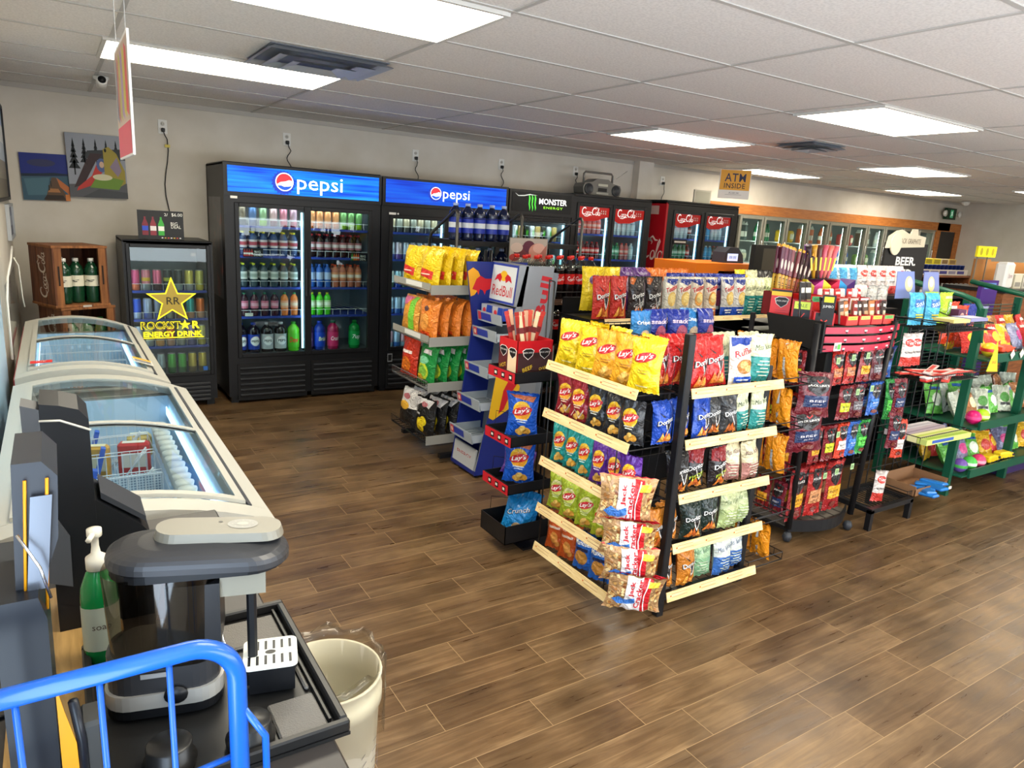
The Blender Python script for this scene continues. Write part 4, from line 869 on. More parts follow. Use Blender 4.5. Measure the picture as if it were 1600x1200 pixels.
# security camera
t = thing('security_camera', 'white dome-mounted security camera under the ceiling at upper left', 'camera', (.36, 6.06, CEIL-.005))
b = MB(); b.lathe([(.05, 0), (.05, -.015), (.03, -.03), (.0001, -.03)], WHITE, 14); b.build('mount', t)
T = Matrix.Translation((0, -.03, -.045)) @ Matrix.Rotation(rad(75), 4, 'X'); b = MB(); b.lathe([(.0001, -.06), (.032, -.055), (.035, .05), (.03, .06)], WHITE, 14, T=T); b.build('body', t)
b = MB(); b.lathe([(.026, .061), (.0001, .062)], BLACK, 14, T=T); b.build('lens', t)
# hanging poster seen almost edge on
t = thing('hanging_sign', 'thin hanging poster seen edge on, bright pink at its bottom', 'sign', (.197, 2.2, 1.825))
b = MB(); b.box(-.003, .003, 0, .42, 0, .31, P('e8e4e0')); b.build('board', t)
b = MB(); f = lambda u, v: (-.0036, u, v)
b.decal(rect2(.01, .005, .41, .09), f, P('d83a5a')); b.decal(rect2(.01, .09, .41, .3), f, P('c8b0a0')); b.build('print', t)
b = MB()
for k, (u, c) in enumerate(((.03, 'd84a50'), (.09, 'c8b848'), (.16, 'a88ab0'), (.22, 'b8b060'), (.28, 'c87a70'), (.33, '8a8a9a'))): b.decal(poly2([(u, .10), (u+.07, .12), (u+.06, .29), (u+.01, .27)]), lambda u, v: (-.004, u, v), P(c))
b.build('artwork', t)
for y in (.05, .36): b = MB(); b.tube([(0, y, .31), (0, y, CEIL-1.825)], .0012, P('b0b0b0'), 4); b.build('string', t)
# ================================================================ COFFEE COUNTER (nearest, bottom left)
CW = wood_mat('counter_oak', '8a6a3a', 'b8945c', 20, 2, 20, .45); CTOP = mat('counter_top_dark', '34302e', .35)
t = thing('coffee_counter', 'low coffee counter along the left wall with dark top', 'counter', (-.28, .86, 0))
b = MB(); b.box(.002, .58, .02, 1.08, .06, .862, wood_mat('counter_side', '6a4a34', '8a6448', 2, 20, 20)); b.box(.02, .56, .04, 1.06, 0, .06, BLACK); b.build('cabinet', t)
b = MB(); b.box(.002, .605, 0, 1.1, .862, .885, CTOP, bev=.004); b.build('countertop', t)
b = MB(); b.box(.16, .34, .25, .8, .8851, .889, CW); b.build('wood_inlay', t)
b = MB(); b.box(.35, .6, -.0015, -.0002, .62, .86, P('b08a70')); b.box(.42, .6, -.0022, -.0016, .60, .80, P('a8c0d4')); b.build('paper_notice', t)
# black tray organiser
t = thing('counter_tray', 'black plastic condiment tray with divided wells at the counter edge', 'tray', (-.012, .95, .8852))
TR = mat('tray_black', '1e1d1c', .35); TS = mat('tray_speckle', '6e6a64', .45, bump=.3, bscale=400)
b = MB(); b.box(0, .362, 0, .42, 0, .006, TR)
for q in ((0, .362, 0, .014), (0, .362, .406, .42), (0, .014, .014, .406), (.348, .362, .014, .406)): b.box(*q, .006, .026, TR, bev=.003)
b.box(.336, .34, .03, .4, .006, .018, TR); b.build('tray_body', t)
for nm, q in (('well', (.257, .334, .02, .115)), ('well', (.326, .334, .13, .29)), ('well', (.162, .334, .30, .39))): b = MB(); b.box(q[0], q[1], q[2], q[3], .006, .014, TS, bev=.003); b.build(nm, t)
def brew():
    t = thing('coffee_machine', 'grey and black single-cup coffee machine with clear water tank', 'coffee machine', (.147, 1.16, .8992), rad(-14))
    Lx, Wy = .138, .066
    def rr(sx, sy, r, n=6, ox=0):
        p = []
        for cx, cy, a0 in ((sx-r, sy-r, 0), (-sx+r, sy-r, 90), (-sx+r, -sy+r, 180), (sx-r, -sy+r, 270)):
            for k in range(n+1): p.append((ox+cx+r*cos(rad(a0+90*k/n)), cy+r*sin(rad(a0+90*k/n))))
        return p
    b = MB(); b.prism(rr(.088, .056, .04, ox=-.04), 0, .02, BLACK, 'z'); b.prism(rr(.09, .058, .042, ox=-.04), .02, .05, mat('silver_band', 'b4b0a8', .3, .4), 'z'); b.build('base', t)
    b = MB(); b.prism(rr(.085, .054, .04, ox=-.04), .05, .12, mat('machine_body', '2e2e30', .35), 'z'); b.box(-.03, .05, -.05, .05, .12, .26, mat('machine_dark', '222224', .3)); b.box(.05, .12, -.04, .04, .225, .27, mat('machine_smoke', '8a8678', .2)); b.build('body', t)
    b = MB(); tk = rr(.083, .055, .045, ox=-.035); n = len(tk); G = glass('smoked_tank', 'b8b0a4', .4, .05)
    b.add([(p[0], p[1], .1) for p in tk]+[(p[0]*1.06, p[1]*1.05, .285) for p in tk], [(i, (i+1) % n, (i+1) % n+n, i+n) for i in range(n)], G, True); b.build('water_tank', t)
    b = MB(); b.decal(poly2([(-.06, .13), (.0, .13), (.0, .26), (-.04, .27)]), lambda u, v: (u, .052, v), P('b07a50')); b.build('tank_panel', t)
    # domed lid
    b = MB(); lid = rr(Lx, Wy, .062, 8, ox=.02); n = len(lid); vs = []; lv = ((1, .293), (1.0, .304), (.98, .312), (.92, .318), (.8, .323), (.6, .328), (.4, .331), (.2, .332))
    for s, z in lv: vs += [(p[0]*s, p[1]*s, z-(p[0]*s)*.06) for p in lid]
    fs = [(k*n+i, k*n+(i+1) % n, (k+1)*n+(i+1) % n, (k+1)*n+i) for k in range(len(lv)-1) for i in range(n)]+[tuple(range((len(lv)-1)*n, len(lv)*n)), tuple(range(n))[::-1]]
    b.add(vs, fs, mat('lid_grey', '3c3c3e', .35, .3), False); b.prism(rr(Lx*.97, Wy*.96, .06, ox=.02), .279, .294, BLACK, 'z'); lo = b.build('lid', t)
    b = MB(); hd = rr(.1, .036, .033, ox=.05); m_ = len(hd)
    b.add([(p[0], p[1]+.012, .33-p[0]*.06) for p in hd]+[(.052+(p[0]-.052)*.96, p[1]*.93+.012, .348-p[0]*.07) for p in hd], [(i, (i+1) % m_, (i+1) % m_+m_, i+m_) for i in range(m_)]+[tuple(range(m_, 2*m_))], mat('handle_silver', '7c786c', .42, .2)); h = b.build('handle', t)
    f = lambda u, v: (u, v+.012, .3487-u*.07); g_ = lambda u, v: (u, v+.012, .3492-u*.07)
    b = MB(); b.decal(ell2(.085, .004, .024, .019, 24), f, mat('button_grey', '8a8880', .35)); b.decal(join2(*[rect2(.085+.016*cos(a)-.0012, .004+.013*sin(a)-.0012, .085+.016*cos(a)+.0012, .004+.013*sin(a)+.0012) for a in [k*pi/4 for k in range(8)]], ell2(.085, .004, .009, .007, 16)), g_, mat('button_light', '9a968a', .3)); b.decal(ell2(.05, .014, .0035, .0028, 12), f, P('55534e')); b.build('button_panel', h)
    b = MB(); b.box(-.032, -.024, -.028, .03, .332, .345, BLACK, T=Matrix.Translation((0, .012, 0))); b.build('hinge_slot', lo)
    b = MB(); b.box(.088, .104, -.01, .01, .03, .24, BLACK, bev=.004); b.box(.08, .115, -.014, .016, .0, .035, BLACK, bev=.004); b.build('spout_support', t)
    b = MB(); b.prism(rr(.044, .042, .012, ox=.125), .05, .058, BLACK, 'z'); b.prism(rr(.045, .043, .012, ox=.125), .058, .064, mat('grate_cream', 'e4e2d4', .4), 'z'); b.box(.09, .165, -.035, .035, 0, .05, BLACK); g = b.build('drip_tray', t)
    b = MB()
    for sgn in (-1, 1):
        for k in range(6): b.box(.088+.0135*k, .0925+.0135*k, sgn*.022-.013, sgn*.022+.013, .0641, .0644, BLACK)
    b.decal(ell2(.125, 0, .009, .006), lambda u, v: (u, v, .0646), BLACK); b.build('grate_slots', g)
    b = MB(); b.box(-.07, -.03, -.0585, -.057, .085, .094, P('8a8a8a')); b.build('maker_plate', t)
    b = MB(); b.lathe([(.018, 0), (.018, .004), (.0001, .005)], BLACK, 14, T=Matrix.Translation((-.02, -.058, .045)) @ Matrix.Rotation(pi/2, 4, 'X')); b.build('round_emblem', t)
    b = MB(); b.tube([(.035, .01, .24), (.045, -.01, .15), (.05, -.02, .12), (.055, -.03, .11)], .003, CHROME, 6); b.build('cord_loop', t)
    t.scale = (1, 1, .86); return t
brew()
for i, (x, y, lab) in enumerate(((.205, 1.0, 'round black lidded cup insert beside the coffee machine drip tray'), (.09, 1.005, 'round black lidded cup insert directly behind the blue cart rail'))):
    b = MB(); b.lathe([(.036, 0), (.038, .012), (.032, .016), (.032, .038), (.029, .041), (.0001, .041)], mat('insert_black', '1a1918', .3), 24); tag(b.build('cup_insert', loc=(x, y, .8922)), lab, 'container', 'round black inserts')
# soap / sanitizer bottle
t = thing('soap_bottle', 'green hand soap bottle with a cream coloured pump', 'bottle', (.022, 1.34, .8895))
b = MB(); b.lathe([(.026, 0), (.03, .01), (.03, .12), (.028, .15), (.018, .178), (.012, .185)], mat('soap_green', '0f7a3a', .2, coat=.4), 18, sx=1, sy=.75); b.build('bottle_body', t)
b = MB(); b.lathe([(.0305, .03), (.0305, .115)], P('a8b0a0'), 18, sy=.76, cap=False); b.decal(ctext('soap', 0, .075, .012), lambda u, v: (.031*sin(u/.031), -.76*.031*cos(u/.031), v), P('4a3a34')); b.build('label', t)
b = MB(); Cc = P('e8e2d0'); b.lathe([(.017, .183), (.017, .205), (.008, .212), (.006, .225), (.006, .24), (.012, .245), (.012, .258), (.0001, .26)], Cc, 14); b.tube([(0, 0, .252), (-.01, -.03, .25)], .005, Cc, 6); b.build('pump', t)
# black cup tower
t = thing('cup_dispenser', 'tall black cup dispenser tower standing behind the coffee machine', 'dispenser', (-.045, 1.47, .8855))
b = MB(); b.prism([(0, 0), (.075, 0), (.075, .425), (.06, .445), (.03, .455), (0, .46)], 0, .12, mat('tower_black', '0c0d10', .45), 'y'); b.build('tower', t)
b = MB(); b.prism([(.0751, 0), (.165, 0), (.165, .18), (.15, .20), (.0751, .265)], 0, .13, mat('tower_black', ''), 'y'); b.build('side_bin', t)
b = MB(); b.prism([(.085, .262), (.155, .205), (.16, .2), (.16, .212), (.085, .275)], .01, .12, DKGREY, 'y'); b.build('bin_rim', t)
b = MB(); b.tube([(-.002, -.003, .43), (.03, -.003, .428), (.077, -.003, .405)], .0022, P('c8c4b8'), 6); b.build('trim_line', t)
b = MB(); b.prism([(-.028, .2), (-.0005, .2), (-.0005, .45), (-.028, .46)], .0, .06, mat('tower_grey', '45474b', .4), 'y'); b.prism([(-.02, .12), (.028, .1), (.03, .2), (.012, .24), (.012, .33), (-.02, .34)], -.012, -.0005, mat('tower_grey', ''), 'y'); b.build('bracket', t)
# lid dispenser with amber strips
t = thing('lid_dispenser', 'black lid dispenser with amber edged clear front at far left', 'dispenser', (-.092, .93, .8855))
TB_ = mat('disp_black', '16191f', .3); AM = P('d89018', .35)
b = MB(); b.prism([(0, 0), (.05, 0), (.052, .33), (.045, .36), (0, .36)], 0, .12, TB_, 'y'); b.build('lower_housing', t)
b = MB(); b.prism([(.022, .36), (.05, .36), (.07, .42), (.075, .5), (.06, .52), (.03, .52)], .03, .16, mat('disp_grey', '2c2e33', .4), 'y'); b.build('upper_housing', t)
for x in (.03, .052):
    b = MB(); b.tube([(x, .026, .33), (x+.012, .026, .50)], .002, AM, 5); b.build('amber_strip', t)
b = MB(); b.prism([(.034, .36), (.055, .36), (.068, .48), (.046, .48)], .022, .025, mat('disp_mirror', '6a6e76', .25, .8), 'y'); b.build('clear_front', t)
b = MB(); b.prism([(.052, .0), (.072, .0), (.07, .15), (.06, .2), (.053, .24)], -.003, .0, AM, 'y'); b.build('amber_panel', t)
b = MB(); b.tube([(.076, .0, .02), (.076, .0, .15), (.07, .0, .21)], .006, TB_, 8); b.box(.074, .1, .0, .05, .0, .17, mat('disp_box', '3a3a38', .3), bev=.005); b.build('stirrer_bin', t)
b = MB(); b.tube([(.03, .01, .44), (.05, -.004, .40), (.058, -.006, .36)], .0018, CHROME, 5); b.build('wire_arm', t)
for i in range(6):
    put('cup', lambda: MB().lathe([(.026, 0), (.036, .055), (.038, .055), (.038, .06), (.034, .06), (.024, .004), (.0001, .004)], mat('cup_grey', 'b8bab6', .35), 18).build('paper_cup'), (-.16, 1.03, .8855+.062*i), (0, 0, 0), 'grey white cup, %s from the bottom of the stack by left wall' % ORD[i], 'cup', 'stack of grey cups')
# bucket with liner bag
t = thing('waste_bucket', 'white plastic bucket with a clear bag liner beside the counter', 'bucket', (.525, 1.605, 0)); t.scale = (.96, .96, .97)
BK = mat('bucket_white', 'dcd6c2', .4); b = MB()
b.lathe([(.12, 0), (.125, .01), (.143, .46), (.15, .465), (.15, .50), (.146, .505), (.146, .54), (.15, .545), (.148, .55), (.142, .548), (.139, .46), (.12, .015), (.0001, .015)], BK, 36); b.build('bucket_body', t)
b = MB(); n = 40; vs = []; rb = random.Random(5)
for k, (r, z) in enumerate(((.153, .36), (.156, .43), (.157, .52), (.156, .565), (.15, .585), (.142, .56), (.136, .42), (.13, .25))):
    for j in range(n): 
        q = .005*sin(j*2.1+k)+.006*rb.random(); vs.append(((r+q*(k < 5)-(q*.6)*(k > 4))*cos(2*pi*j/n), (r+q*(k < 5)-(q*.6)*(k > 4))*sin(2*pi*j/n), z+(.014*sin(j*1.3+k)+.01*rb.random())*(k in (0, 3, 4))))
b.add(vs, [(k*n+j, k*n+(j+1) % n, (k+1)*n+(j+1) % n, (k+1)*n+j) for k in range(7) for j in range(n)], glass('bag_film', 'f4f3ee', .25, .2), True); b.build('bag_liner', t)
b = MB(); w_ = wrapfn(.142, 0, .8)
for k in range(9): b.decal(stroke2([(-.06, .1+.03*k), (.05-.004*k, .12+.03*k)], .002), w_, P('6a6a70'))
b.decal(stroke2([(.0, .1), (.03, .25), (.06, .38)], .004), w_, P('3a4a6a')); b.build('scuff_print', t)
# blue cart
BLU = mat('cart_blue', '1453ac', .3, coat=.3)
t = thing('shop_cart', 'bright blue tube framed shop cart cut off by the bottom left corner', 'cart', (.012, .84, 0))
b = MB(); pts = [(-.3, 0, 1.178)]+[(-.3, 0, 1.178)]+[(.09, 0, 1.182)]+[(.09+.055*sin(rad(a)), 0, 1.127+.055*cos(rad(a))) for a in range(10, 91, 10)]+[(.15, 0, .2)]
b.tube(pts[1:], .012, BLU, 10); b.tube([(-.3, 0, 1.178), (-.36, 0, 1.12), (-.36, 0, .2)] if 0 else [(-.27, 0, 1.178), (-.27, 0, .2)], .012, BLU, 10); b.build('push_frame', t)
b = MB()
for x in (-.17, -.085, -.005, .068): b.tube([(x, 0, 1.17), (x+.006, 0, .22)], .004, BLU, 6)
for z in (.98, .8, .6, .4): b.tube([(-.26, .004, z-.02), (.15, .004, z+.03)], .004, BLU, 6)
b.build('wire_grid', t)
b = MB(); b.tube([(.152, -.004, 1.08), (.178, -.004, 1.03), (.182, -.004, .6)], .005, BLU, 6); b.build('side_hook', t)
b = MB(); b.box(-.27, .16, -.62, .0, .16, .2, BLU, bev=.01); b.build('deck', t)
for x in (-.22, .11):
    for y in (-.55, -.06): b = MB(); b.lathe([(.05, -.014), (.055, -.008), (.055, .008), (.05, .014)], DKGREY, 18, T=Matrix.Translation((x, y, .055)) @ Matrix.Rotation(pi/2, 4, 'Y')); b.box(x-.02, x+.02, y-.02, y+.02, .1, .165, STEEL); b.build('wheel', t)
b = MB(); b.tube([(.0, 0, 0), (.1, .02, .01), (.2, .05, .0)], .004, BLACK, 6); tag(b.build('black_cable', loc=(-.277, 1.0, 1.02)), 'black cable running from the wall to the lid dispenser', 'cable')
# ================================================================ BAGGED SNACKS
def foil(c, metal=.12, rough=.3):
    k = 'foil_'+c
    if k in _M: return _M[k]
    m = mat(k, c, rough, metal, coat=.35); b = m.node_tree.nodes['Principled BSDF']
    tc = N(m, 'ShaderNodeTexCoord'); n = N(m, 'ShaderNodeTexNoise'); n.inputs['Scale'].default_value = 22; n.inputs['Detail'].default_value = 2; n.inputs['Distortion'].default_value = 1.6
    L(m, tc.outputs['Object'], n.inputs['Vector']); bp = N(m, 'ShaderNodeBump'); bp.inputs['Strength'].default_value = .9; bp.inputs['Distance'].default_value = .02
    L(m, n.outputs[0], bp.inputs['Height']); L(m, bp.outputs[0], b.inputs['Normal']); return m
def bagmaker(base, bands=(), decs=(), w=.15, h=.2, t=.065, seed=1, back=None, name='chip_bag', lean=0, hang=False):
    def mk():
        rg = random.Random(seed); p1, p2, p3, p4 = [rg.uniform(0, 6.3) for _ in range(4)]; tw = rg.uniform(-.012, .012)
        def T(u, v):
            e = max(0, 1-abs(2*u)**2.6)**.75; s = max(0, sin(pi*min(1, max(0, (v-.035)/.93))))**.5
            wr = .005*sin(9*u+7*v+p1)*cos(11*v-5*u+p2)+.0035*sin(23*u-9*v+p3)*(.4+abs(2*v-1))
            tri = .009*abs(sin(3.1*u*(2+v)+p4))*(1-s)
            return max(.0008, t*.58*e*s+(wr+tri)*(e**.5)*(.25+.75*(1-s)+.35))
        def P3(u, v, off=0, side=1):
            pin = 1-.13*sin(pi*v)**.7+.05*sin(2*pi*v+p1)*.3; x = u*w*pin+tw*(v**2); z = v*h
            top = max(0, v-.8); y = -side*(T(u, v)+off)+lean*v*v+.10*top*top*(1 if seed % 2 else -.6)*3
            return (x, y, z)
        vs_ = [0, .02, .045]+[.045+.91*k/13 for k in range(1, 13)]+[.955, .98, 1]
        cuts = sorted(set([round(v, 4) for v in vs_]+[b_[0] for b_ in bands])); nu = 14
        b = MB()
        def colr(v):
            c = base
            for v1, cc in bands:
                if v < v1: return cc
            return c
        for side in (1, -1):
            n0 = len(b.v); 
            for v in cuts:
                for i in range(nu+1):
                    u = -.5+i/nu; q = P3(u, v, 0, side)
                    if v in (0, 1): q = (q[0], q[1], q[2]+(.002 if i % 2 else -.002))
                    b.v.append(q)
            for j in range(len(cuts)-1):
                c = colr((cuts[j]+cuts[j+1])/2) if side == 1 else (back or base); k = b.mi(foil(c))
                for i in range(nu):
                    q = [n0+j*(nu+1)+i, n0+j*(nu+1)+i+1, n0+(j+1)*(nu+1)+i+1, n0+(j+1)*(nu+1)+i]
                    b.f.append(q if side == 1 else q[::-1]); b.m.append(k); b.sm.append(True)
        if True:  # back seam
            b.add([P3(u, v, .0015, -1) for v in (.05, .3, .6, .95) for u in (-.06, .06)], [(1, 0, 2, 3), (3, 2, 4, 5), (5, 4, 6, 7)], foil('c8c6c2'))
        for lv, (sh, c) in enumerate(decs): b.decal(dens2(sh), lambda u, v: P3(u, v, .0012+.0006*lv), foil(c, .0, .38))
        return b.build(name)
    return mk
def T_(s, cx, cy, hh, ww, asp, **k):  # text in bag coordinates: hh in v, ww in u
    return ctext(s, cx, cy, hh, ww, **k)
def rot2(sh, cx, cy, a, asp):
    c, q = cos(a), sin(a); return [(cx+(x-cx)*c-(y-cy)*asp*q, cy+((x-cx)*q/asp+(y-cy)*c)) for x, y in sh[0]], sh[1]
CHIP = 'd89a3a'
def lays(base, disc='f0c020', foot=None, chips=True, sub='e8e0c0', y=.6):
    d = []; a = .75
    if disc: d += [(ell2(.0, y, .31, .215, 24, 3), disc), (ell2(.0, y-.02, .27, .17, 20, 2), 'e89a20' if disc != 'e8e0a0' else 'c8d060')]
    d += [(rot2(join2(ell2(.0, y, .34, .095, 24, 2)), 0, y, .12, .75), 'c8202a'), (rot2(ctext("Lay's", 0, y, .13, .54, shear=.25, bold=.02), 0, y, .12, .75), 'fbf6f0')]
    for k, (wd, hh) in enumerate(((.4, .022), (.3, .022))): d.append((rect2(-wd/2, .40-.05*k, wd/2, .40-.05*k+hh, 4), sub))
    if chips: d += [(ell2(.16, .16, .15, .085, 16, 3), CHIP), (ell2(-.06, .12, .13, .075, 16, 3), 'e8b050'), (ell2(.03, .22, .12, .06, 14, 2, .3), 'f0c468')]
    return d
def dorit(text='Doritos', chip='d8782a', tri='f0e8e0', sub=None, y=.55):
    d = [(poly2([(-.05, y-.06), (.14, y-.34), (.27, y-.06)]), tri), (poly2([(-.01, y-.05), (.14, y-.29), (.24, y-.05)]), '181414'),
         (poly2([(-.3, y+.22), (-.02, y+.10), (-.12, y+.10)]), '181414'), (rot2(ctext(text, 0, y, .13, .8, bold=.03), 0, y, .1, .75), '141010'), (rot2(ctext(text, 0.01, y+.008, .11, .76, bold=.01), 0, y, .1, .75), 'f6f4f0'),
         (poly2([(-.32, .05), (-.02, .08), (-.15, .30)]), chip), (poly2([(.0, .06), (.32, .05), (.2, .27)]), 'e8943a'), (poly2([(-.15, .1), (.12, .1), (.0, .32)]), 'c8642a')]
    if sub: d += [(rot2(ctext(sub[0], 0, .36, .07, .6), 0, .36, .2, .75), sub[1]), (rot2(ctext(sub[2], .05, .28, .06, .5), 0, .3, .2, .75), sub[1])]
    return d
def vick(lo, ink='2a4a34'):
    d = [(rot2(ctext("Miss Vickie's", 0, .74, .12, .82, shear=.35), 0, .74, .08, .75), ink)]
    for k, wd in enumerate((.5, .6, .4, .55, .45)): d.append((rect2(-wd/2, .42-.075*k, wd/2, .42-.075*k+.022, 4), 'dfe4c8'))
    return d
def ruff(c1='1d3f9a', c2='d0222c', low='1d4fb8'):
    return [(poly2([(-.45, .97), (-.45, .78), (-.2, .84), (.1, .80), (.45, .9), (.45, .97)]), c1), (rot2(ctext('Ruffles', 0, .68, .15, .84, bold=.03), 0, .68, .1, .75), 'f4f0ea'), (rot2(ctext('Ruffles', 0, .68, .13, .8, bold=.01), 0, .68, .1, .75), c2),
            (ell2(0, .38, .34, .15, 20, 3), 'b87a38'), (ell2(-.08, .42, .18, .08, 14, 2), 'd8a458'), (ell2(.12, .34, .16, .07, 14, 2), 'e0b068'), (rect2(-.38, .05, .38, .17, 6), low), (rect2(-.25, .09, .25, .12, 4), 'e0e4ec')]
def tost(low, chip='e8c068', top='243a8a'):
    return [(poly2([(-.42, .95), (.42, .95), (.42, .86), (.1, .78), (-.42, .88)]), top), (rot2(ctext('Tostitos', 0, .72, .12, .8, bold=.03), 0, .72, .12, .75), 'c8262c'), (ell2(0, .45, .30, .18, 22, 3), chip), (ell2(.03, .47, .22, .12, 18, 2), 'f2d88a'), (rect2(-.3, .12, .3, .16, 4), 'f0ece0'), (rect2(-.22, .06, .22, .09, 4), 'f0ece0')]
def old(c, ink, dot): return [(rot2(ctext('CHIPS', 0, .8, .09, .6, bold=.02), 0, .8, .05, .75), ink), (ell2(.05, .35, .2, .16, 18, 3), dot), (rect2(-.3, .6, .3, .66, 5), ink), (ell2(.2, .2, .12, .09, 12, 2), dot)]
B = {}
B['yel'] = dict(base='f0cc1c', decs=lays('', None, chips=False, sub='b89a20', y=.66)+[(rect2(-.2, .1, .2, .12, 3), 'e8e0a0')])
B['ched'] = dict(base='f0a828', decs=lays('', None, sub='b87820', y=.62))
B['ket'] = dict(base='9a1f2c', decs=lays('', sub='e8c8b0')+[(stroke2([(-.3, .12), (-.1, .3), (.1, .12), (.3, .32)], .03), 'e8d0c0')])
B['bbq'] = dict(base='26282c', decs=lays('', sub='c8c8c0'))
B['teal'] = dict(base='14908a', decs=lays('', sub='d0e8e0'))
B['pur'] = dict(base='5a2a8c', decs=lays('', sub='d8c8e0'))
B['lime'] = dict(base='a8b82c', decs=lays('', 'e8e0a0', sub='e0e8a0'))
B['blue'] = dict(base='1c58c0', decs=lays('', sub='d0e0f0')+[(poly2([(-.42, .95), (.42, .95), (.35, .82), (-.2, .88)]), 'd87a50')])
B['org'] = dict(base='c8541c', decs=old('', 'e8c8b0', 'd89040'))
B['munch'] = dict(base='1a66c0', decs=[(ctext('Munchies', 0, .72, .12, .8, bold=.03), 'f0f0e8'), (ell2(0, .35, .3, .2, 20, 3), 'c88a3a'), (rect2(-.3, .52, .3, .6, 5), '12204a')])
B['dred'] = dict(base='c41e1c', decs=dorit())
B['dblu'] = dict(base='1c46a8', decs=dorit(chip='d8a040'))
B['dgry'] = dict(base='3c3c3c', decs=dorit(chip='b8642a'))
B['dblk'] = dict(base='1c1a1a', decs=dorit())
B['dflm'] = dict(base='1e1618', bands=(), decs=[(poly2([(-.45, .97), (.45, .97), (.4, .6), (-.45, .68)]), '8a1a20')]+dorit(sub=('Flamin', 'c8e03a', 'Hot')))
B['dgrn'] = dict(base='1c2c26', decs=dorit())
B['dorg'] = dict(base='c87a24', decs=dorit(chip='e8a040'))
B['mvt'] = dict(base='dcdcb4', bands=((.52, '2a8a84'),), decs=vick(''))
B['mvp'] = dict(base='dccfa8', bands=((.45, 'b07a70'),), decs=vick('', '6a2a3a'))
B['mvg'] = dict(base='c4cc9a', bands=((.5, 'a8b87a'),), decs=vick('', '6a7a4a'))
B['mvl'] = dict(base='a8c89a', bands=((.55, '8ab88a'),), decs=vick('', '4a7a5a'))
B['mvb'] = dict(base='d8dcd4', bands=((.5, '3a6ab0'),), decs=vick('', '2a4a7a'))
B['ruf'] = dict(base='e4dccc', decs=ruff())
B['orb'] = dict(base='e8901c', bands=((.12, '2a4a9a'),), decs=[(ctext('Cheetos', 0, .7, .12, .8, bold=.03), 'c8281c'), (ell2(0, .4, .25, .2, 18, 3), 'f0c030')], back='e8901c')
def mkbag(k, w, h, t, seed, **kw):
    d = dict(B[k]); d.update(kw); return bagmaker(w=w, h=h, t=t, seed=seed, **d)
NM = dict(yel='plain yellow', ched='orange yellow cheddar', ket='dark red ketchup', bbq='black barbecue', teal='teal', pur='purple', lime='lime green', blue='bright blue', org='burnt orange', munch='blue snack mix', dred='glossy red tortilla', dblu='blue tortilla', dgry='charcoal tortilla',
          dblk='black tortilla', dflm='red-topped black tortilla', dgrn='dark green tortilla', dorg='orange tortilla', mvt='cream and teal', mvp='cream and dusty pink', mvg='pale olive', mvl='pale green', mvb='white and blue', ruf='cream ridged', orb='orange cheese puff')
SEEN = {}
def place(k, x, y, z, face, where, w=.15, h=.2, t=.065, group=None, var=2, lean=.08, roll=0, cat='chip bag', sc=None, note=''):
    """face: heading the printed side looks to, degrees (0 = -y, -90 = -x, 90 = +x)"""
    kk = (k, w, h, t, R_.randrange(var)); c = SEEN.get((k, where), 0); SEEN[(k, where)] = c+1
    rz = rad(face)
    lab = '%s bag%s' % (NM.get(k, k), note) 
    o = put(kk, mkbag(k, w, h, t, kk[4]*3+hash_(k)), (x, y, z+.002+abs(sin(roll))*w/2+max(0, sin(lean))*.012), (-lean, roll, rz), None, cat, group)
    LATER.append((o, lab, where, (k, where))); return o
def hash_(s): return sum(ord(c)*(i+3) for i, c in enumerate(s)) % 50
LATER = []
# ---- four-way chip rack in the middle
G = 'chip bags on the four-way rack'
WS = wood_mat('tag_strip_wood', 'd8b87a', 'f0d8a4', 3, 3, 30, .5)
def strip(t, p0, p1, z, hh=.042, m=WS, tilt=.012):
    """price strip between two floor points, face outward"""
    a, c = Vector((*p0, 0)), Vector((*p1, 0)); d = (c-a).normalized(); n = Vector((d.y, -d.x, 0))
    vs = [a+Vector((0, 0, z)), c+Vector((0, 0, z)), c+n*-0.004+Vector((0, 0, z)), a+n*-.004+Vector((0, 0, z)), a+n*tilt+Vector((0, 0, z-hh)), c+n*tilt+Vector((0, 0, z-hh)), c+n*(tilt-.004)+Vector((0, 0, z-hh)), a+n*(tilt-.004)+Vector((0, 0, z-hh))]
    b = MB(); b.add(vs, [(0, 3, 2, 1), (4, 5, 6, 7), (0, 1, 5, 4), (2, 3, 7, 6), (1, 2, 6, 5), (3, 0, 4, 7)], m)
    l = (c-a).length
    for k in range(int(l/.19)+1):
        u = .03+.19*k
        if u < l-.02:
            for dz in (.012, .026): q = a+d*u+n*(tilt*dz/hh+.0006)+Vector((0, 0, z-dz)); r = q+d*.10 if u+.12 < l else q+d*.02; b.add([q, r, r+Vector((0, 0, .003)), q+Vector((0, 0, .003))], [(0, 1, 2, 3)], P('c8a078'))
            q = a+d*(u-.01)+n*(tilt*.5+.0006)+Vector((0, 0, z-.022)); b.add([q, q+d*.008, q+d*.008+Vector((0, 0, .008)), q+Vector((0, 0, .008))], [(0, 1, 2, 3)], P('d86a30'))
    return b.build('price_strip', t)
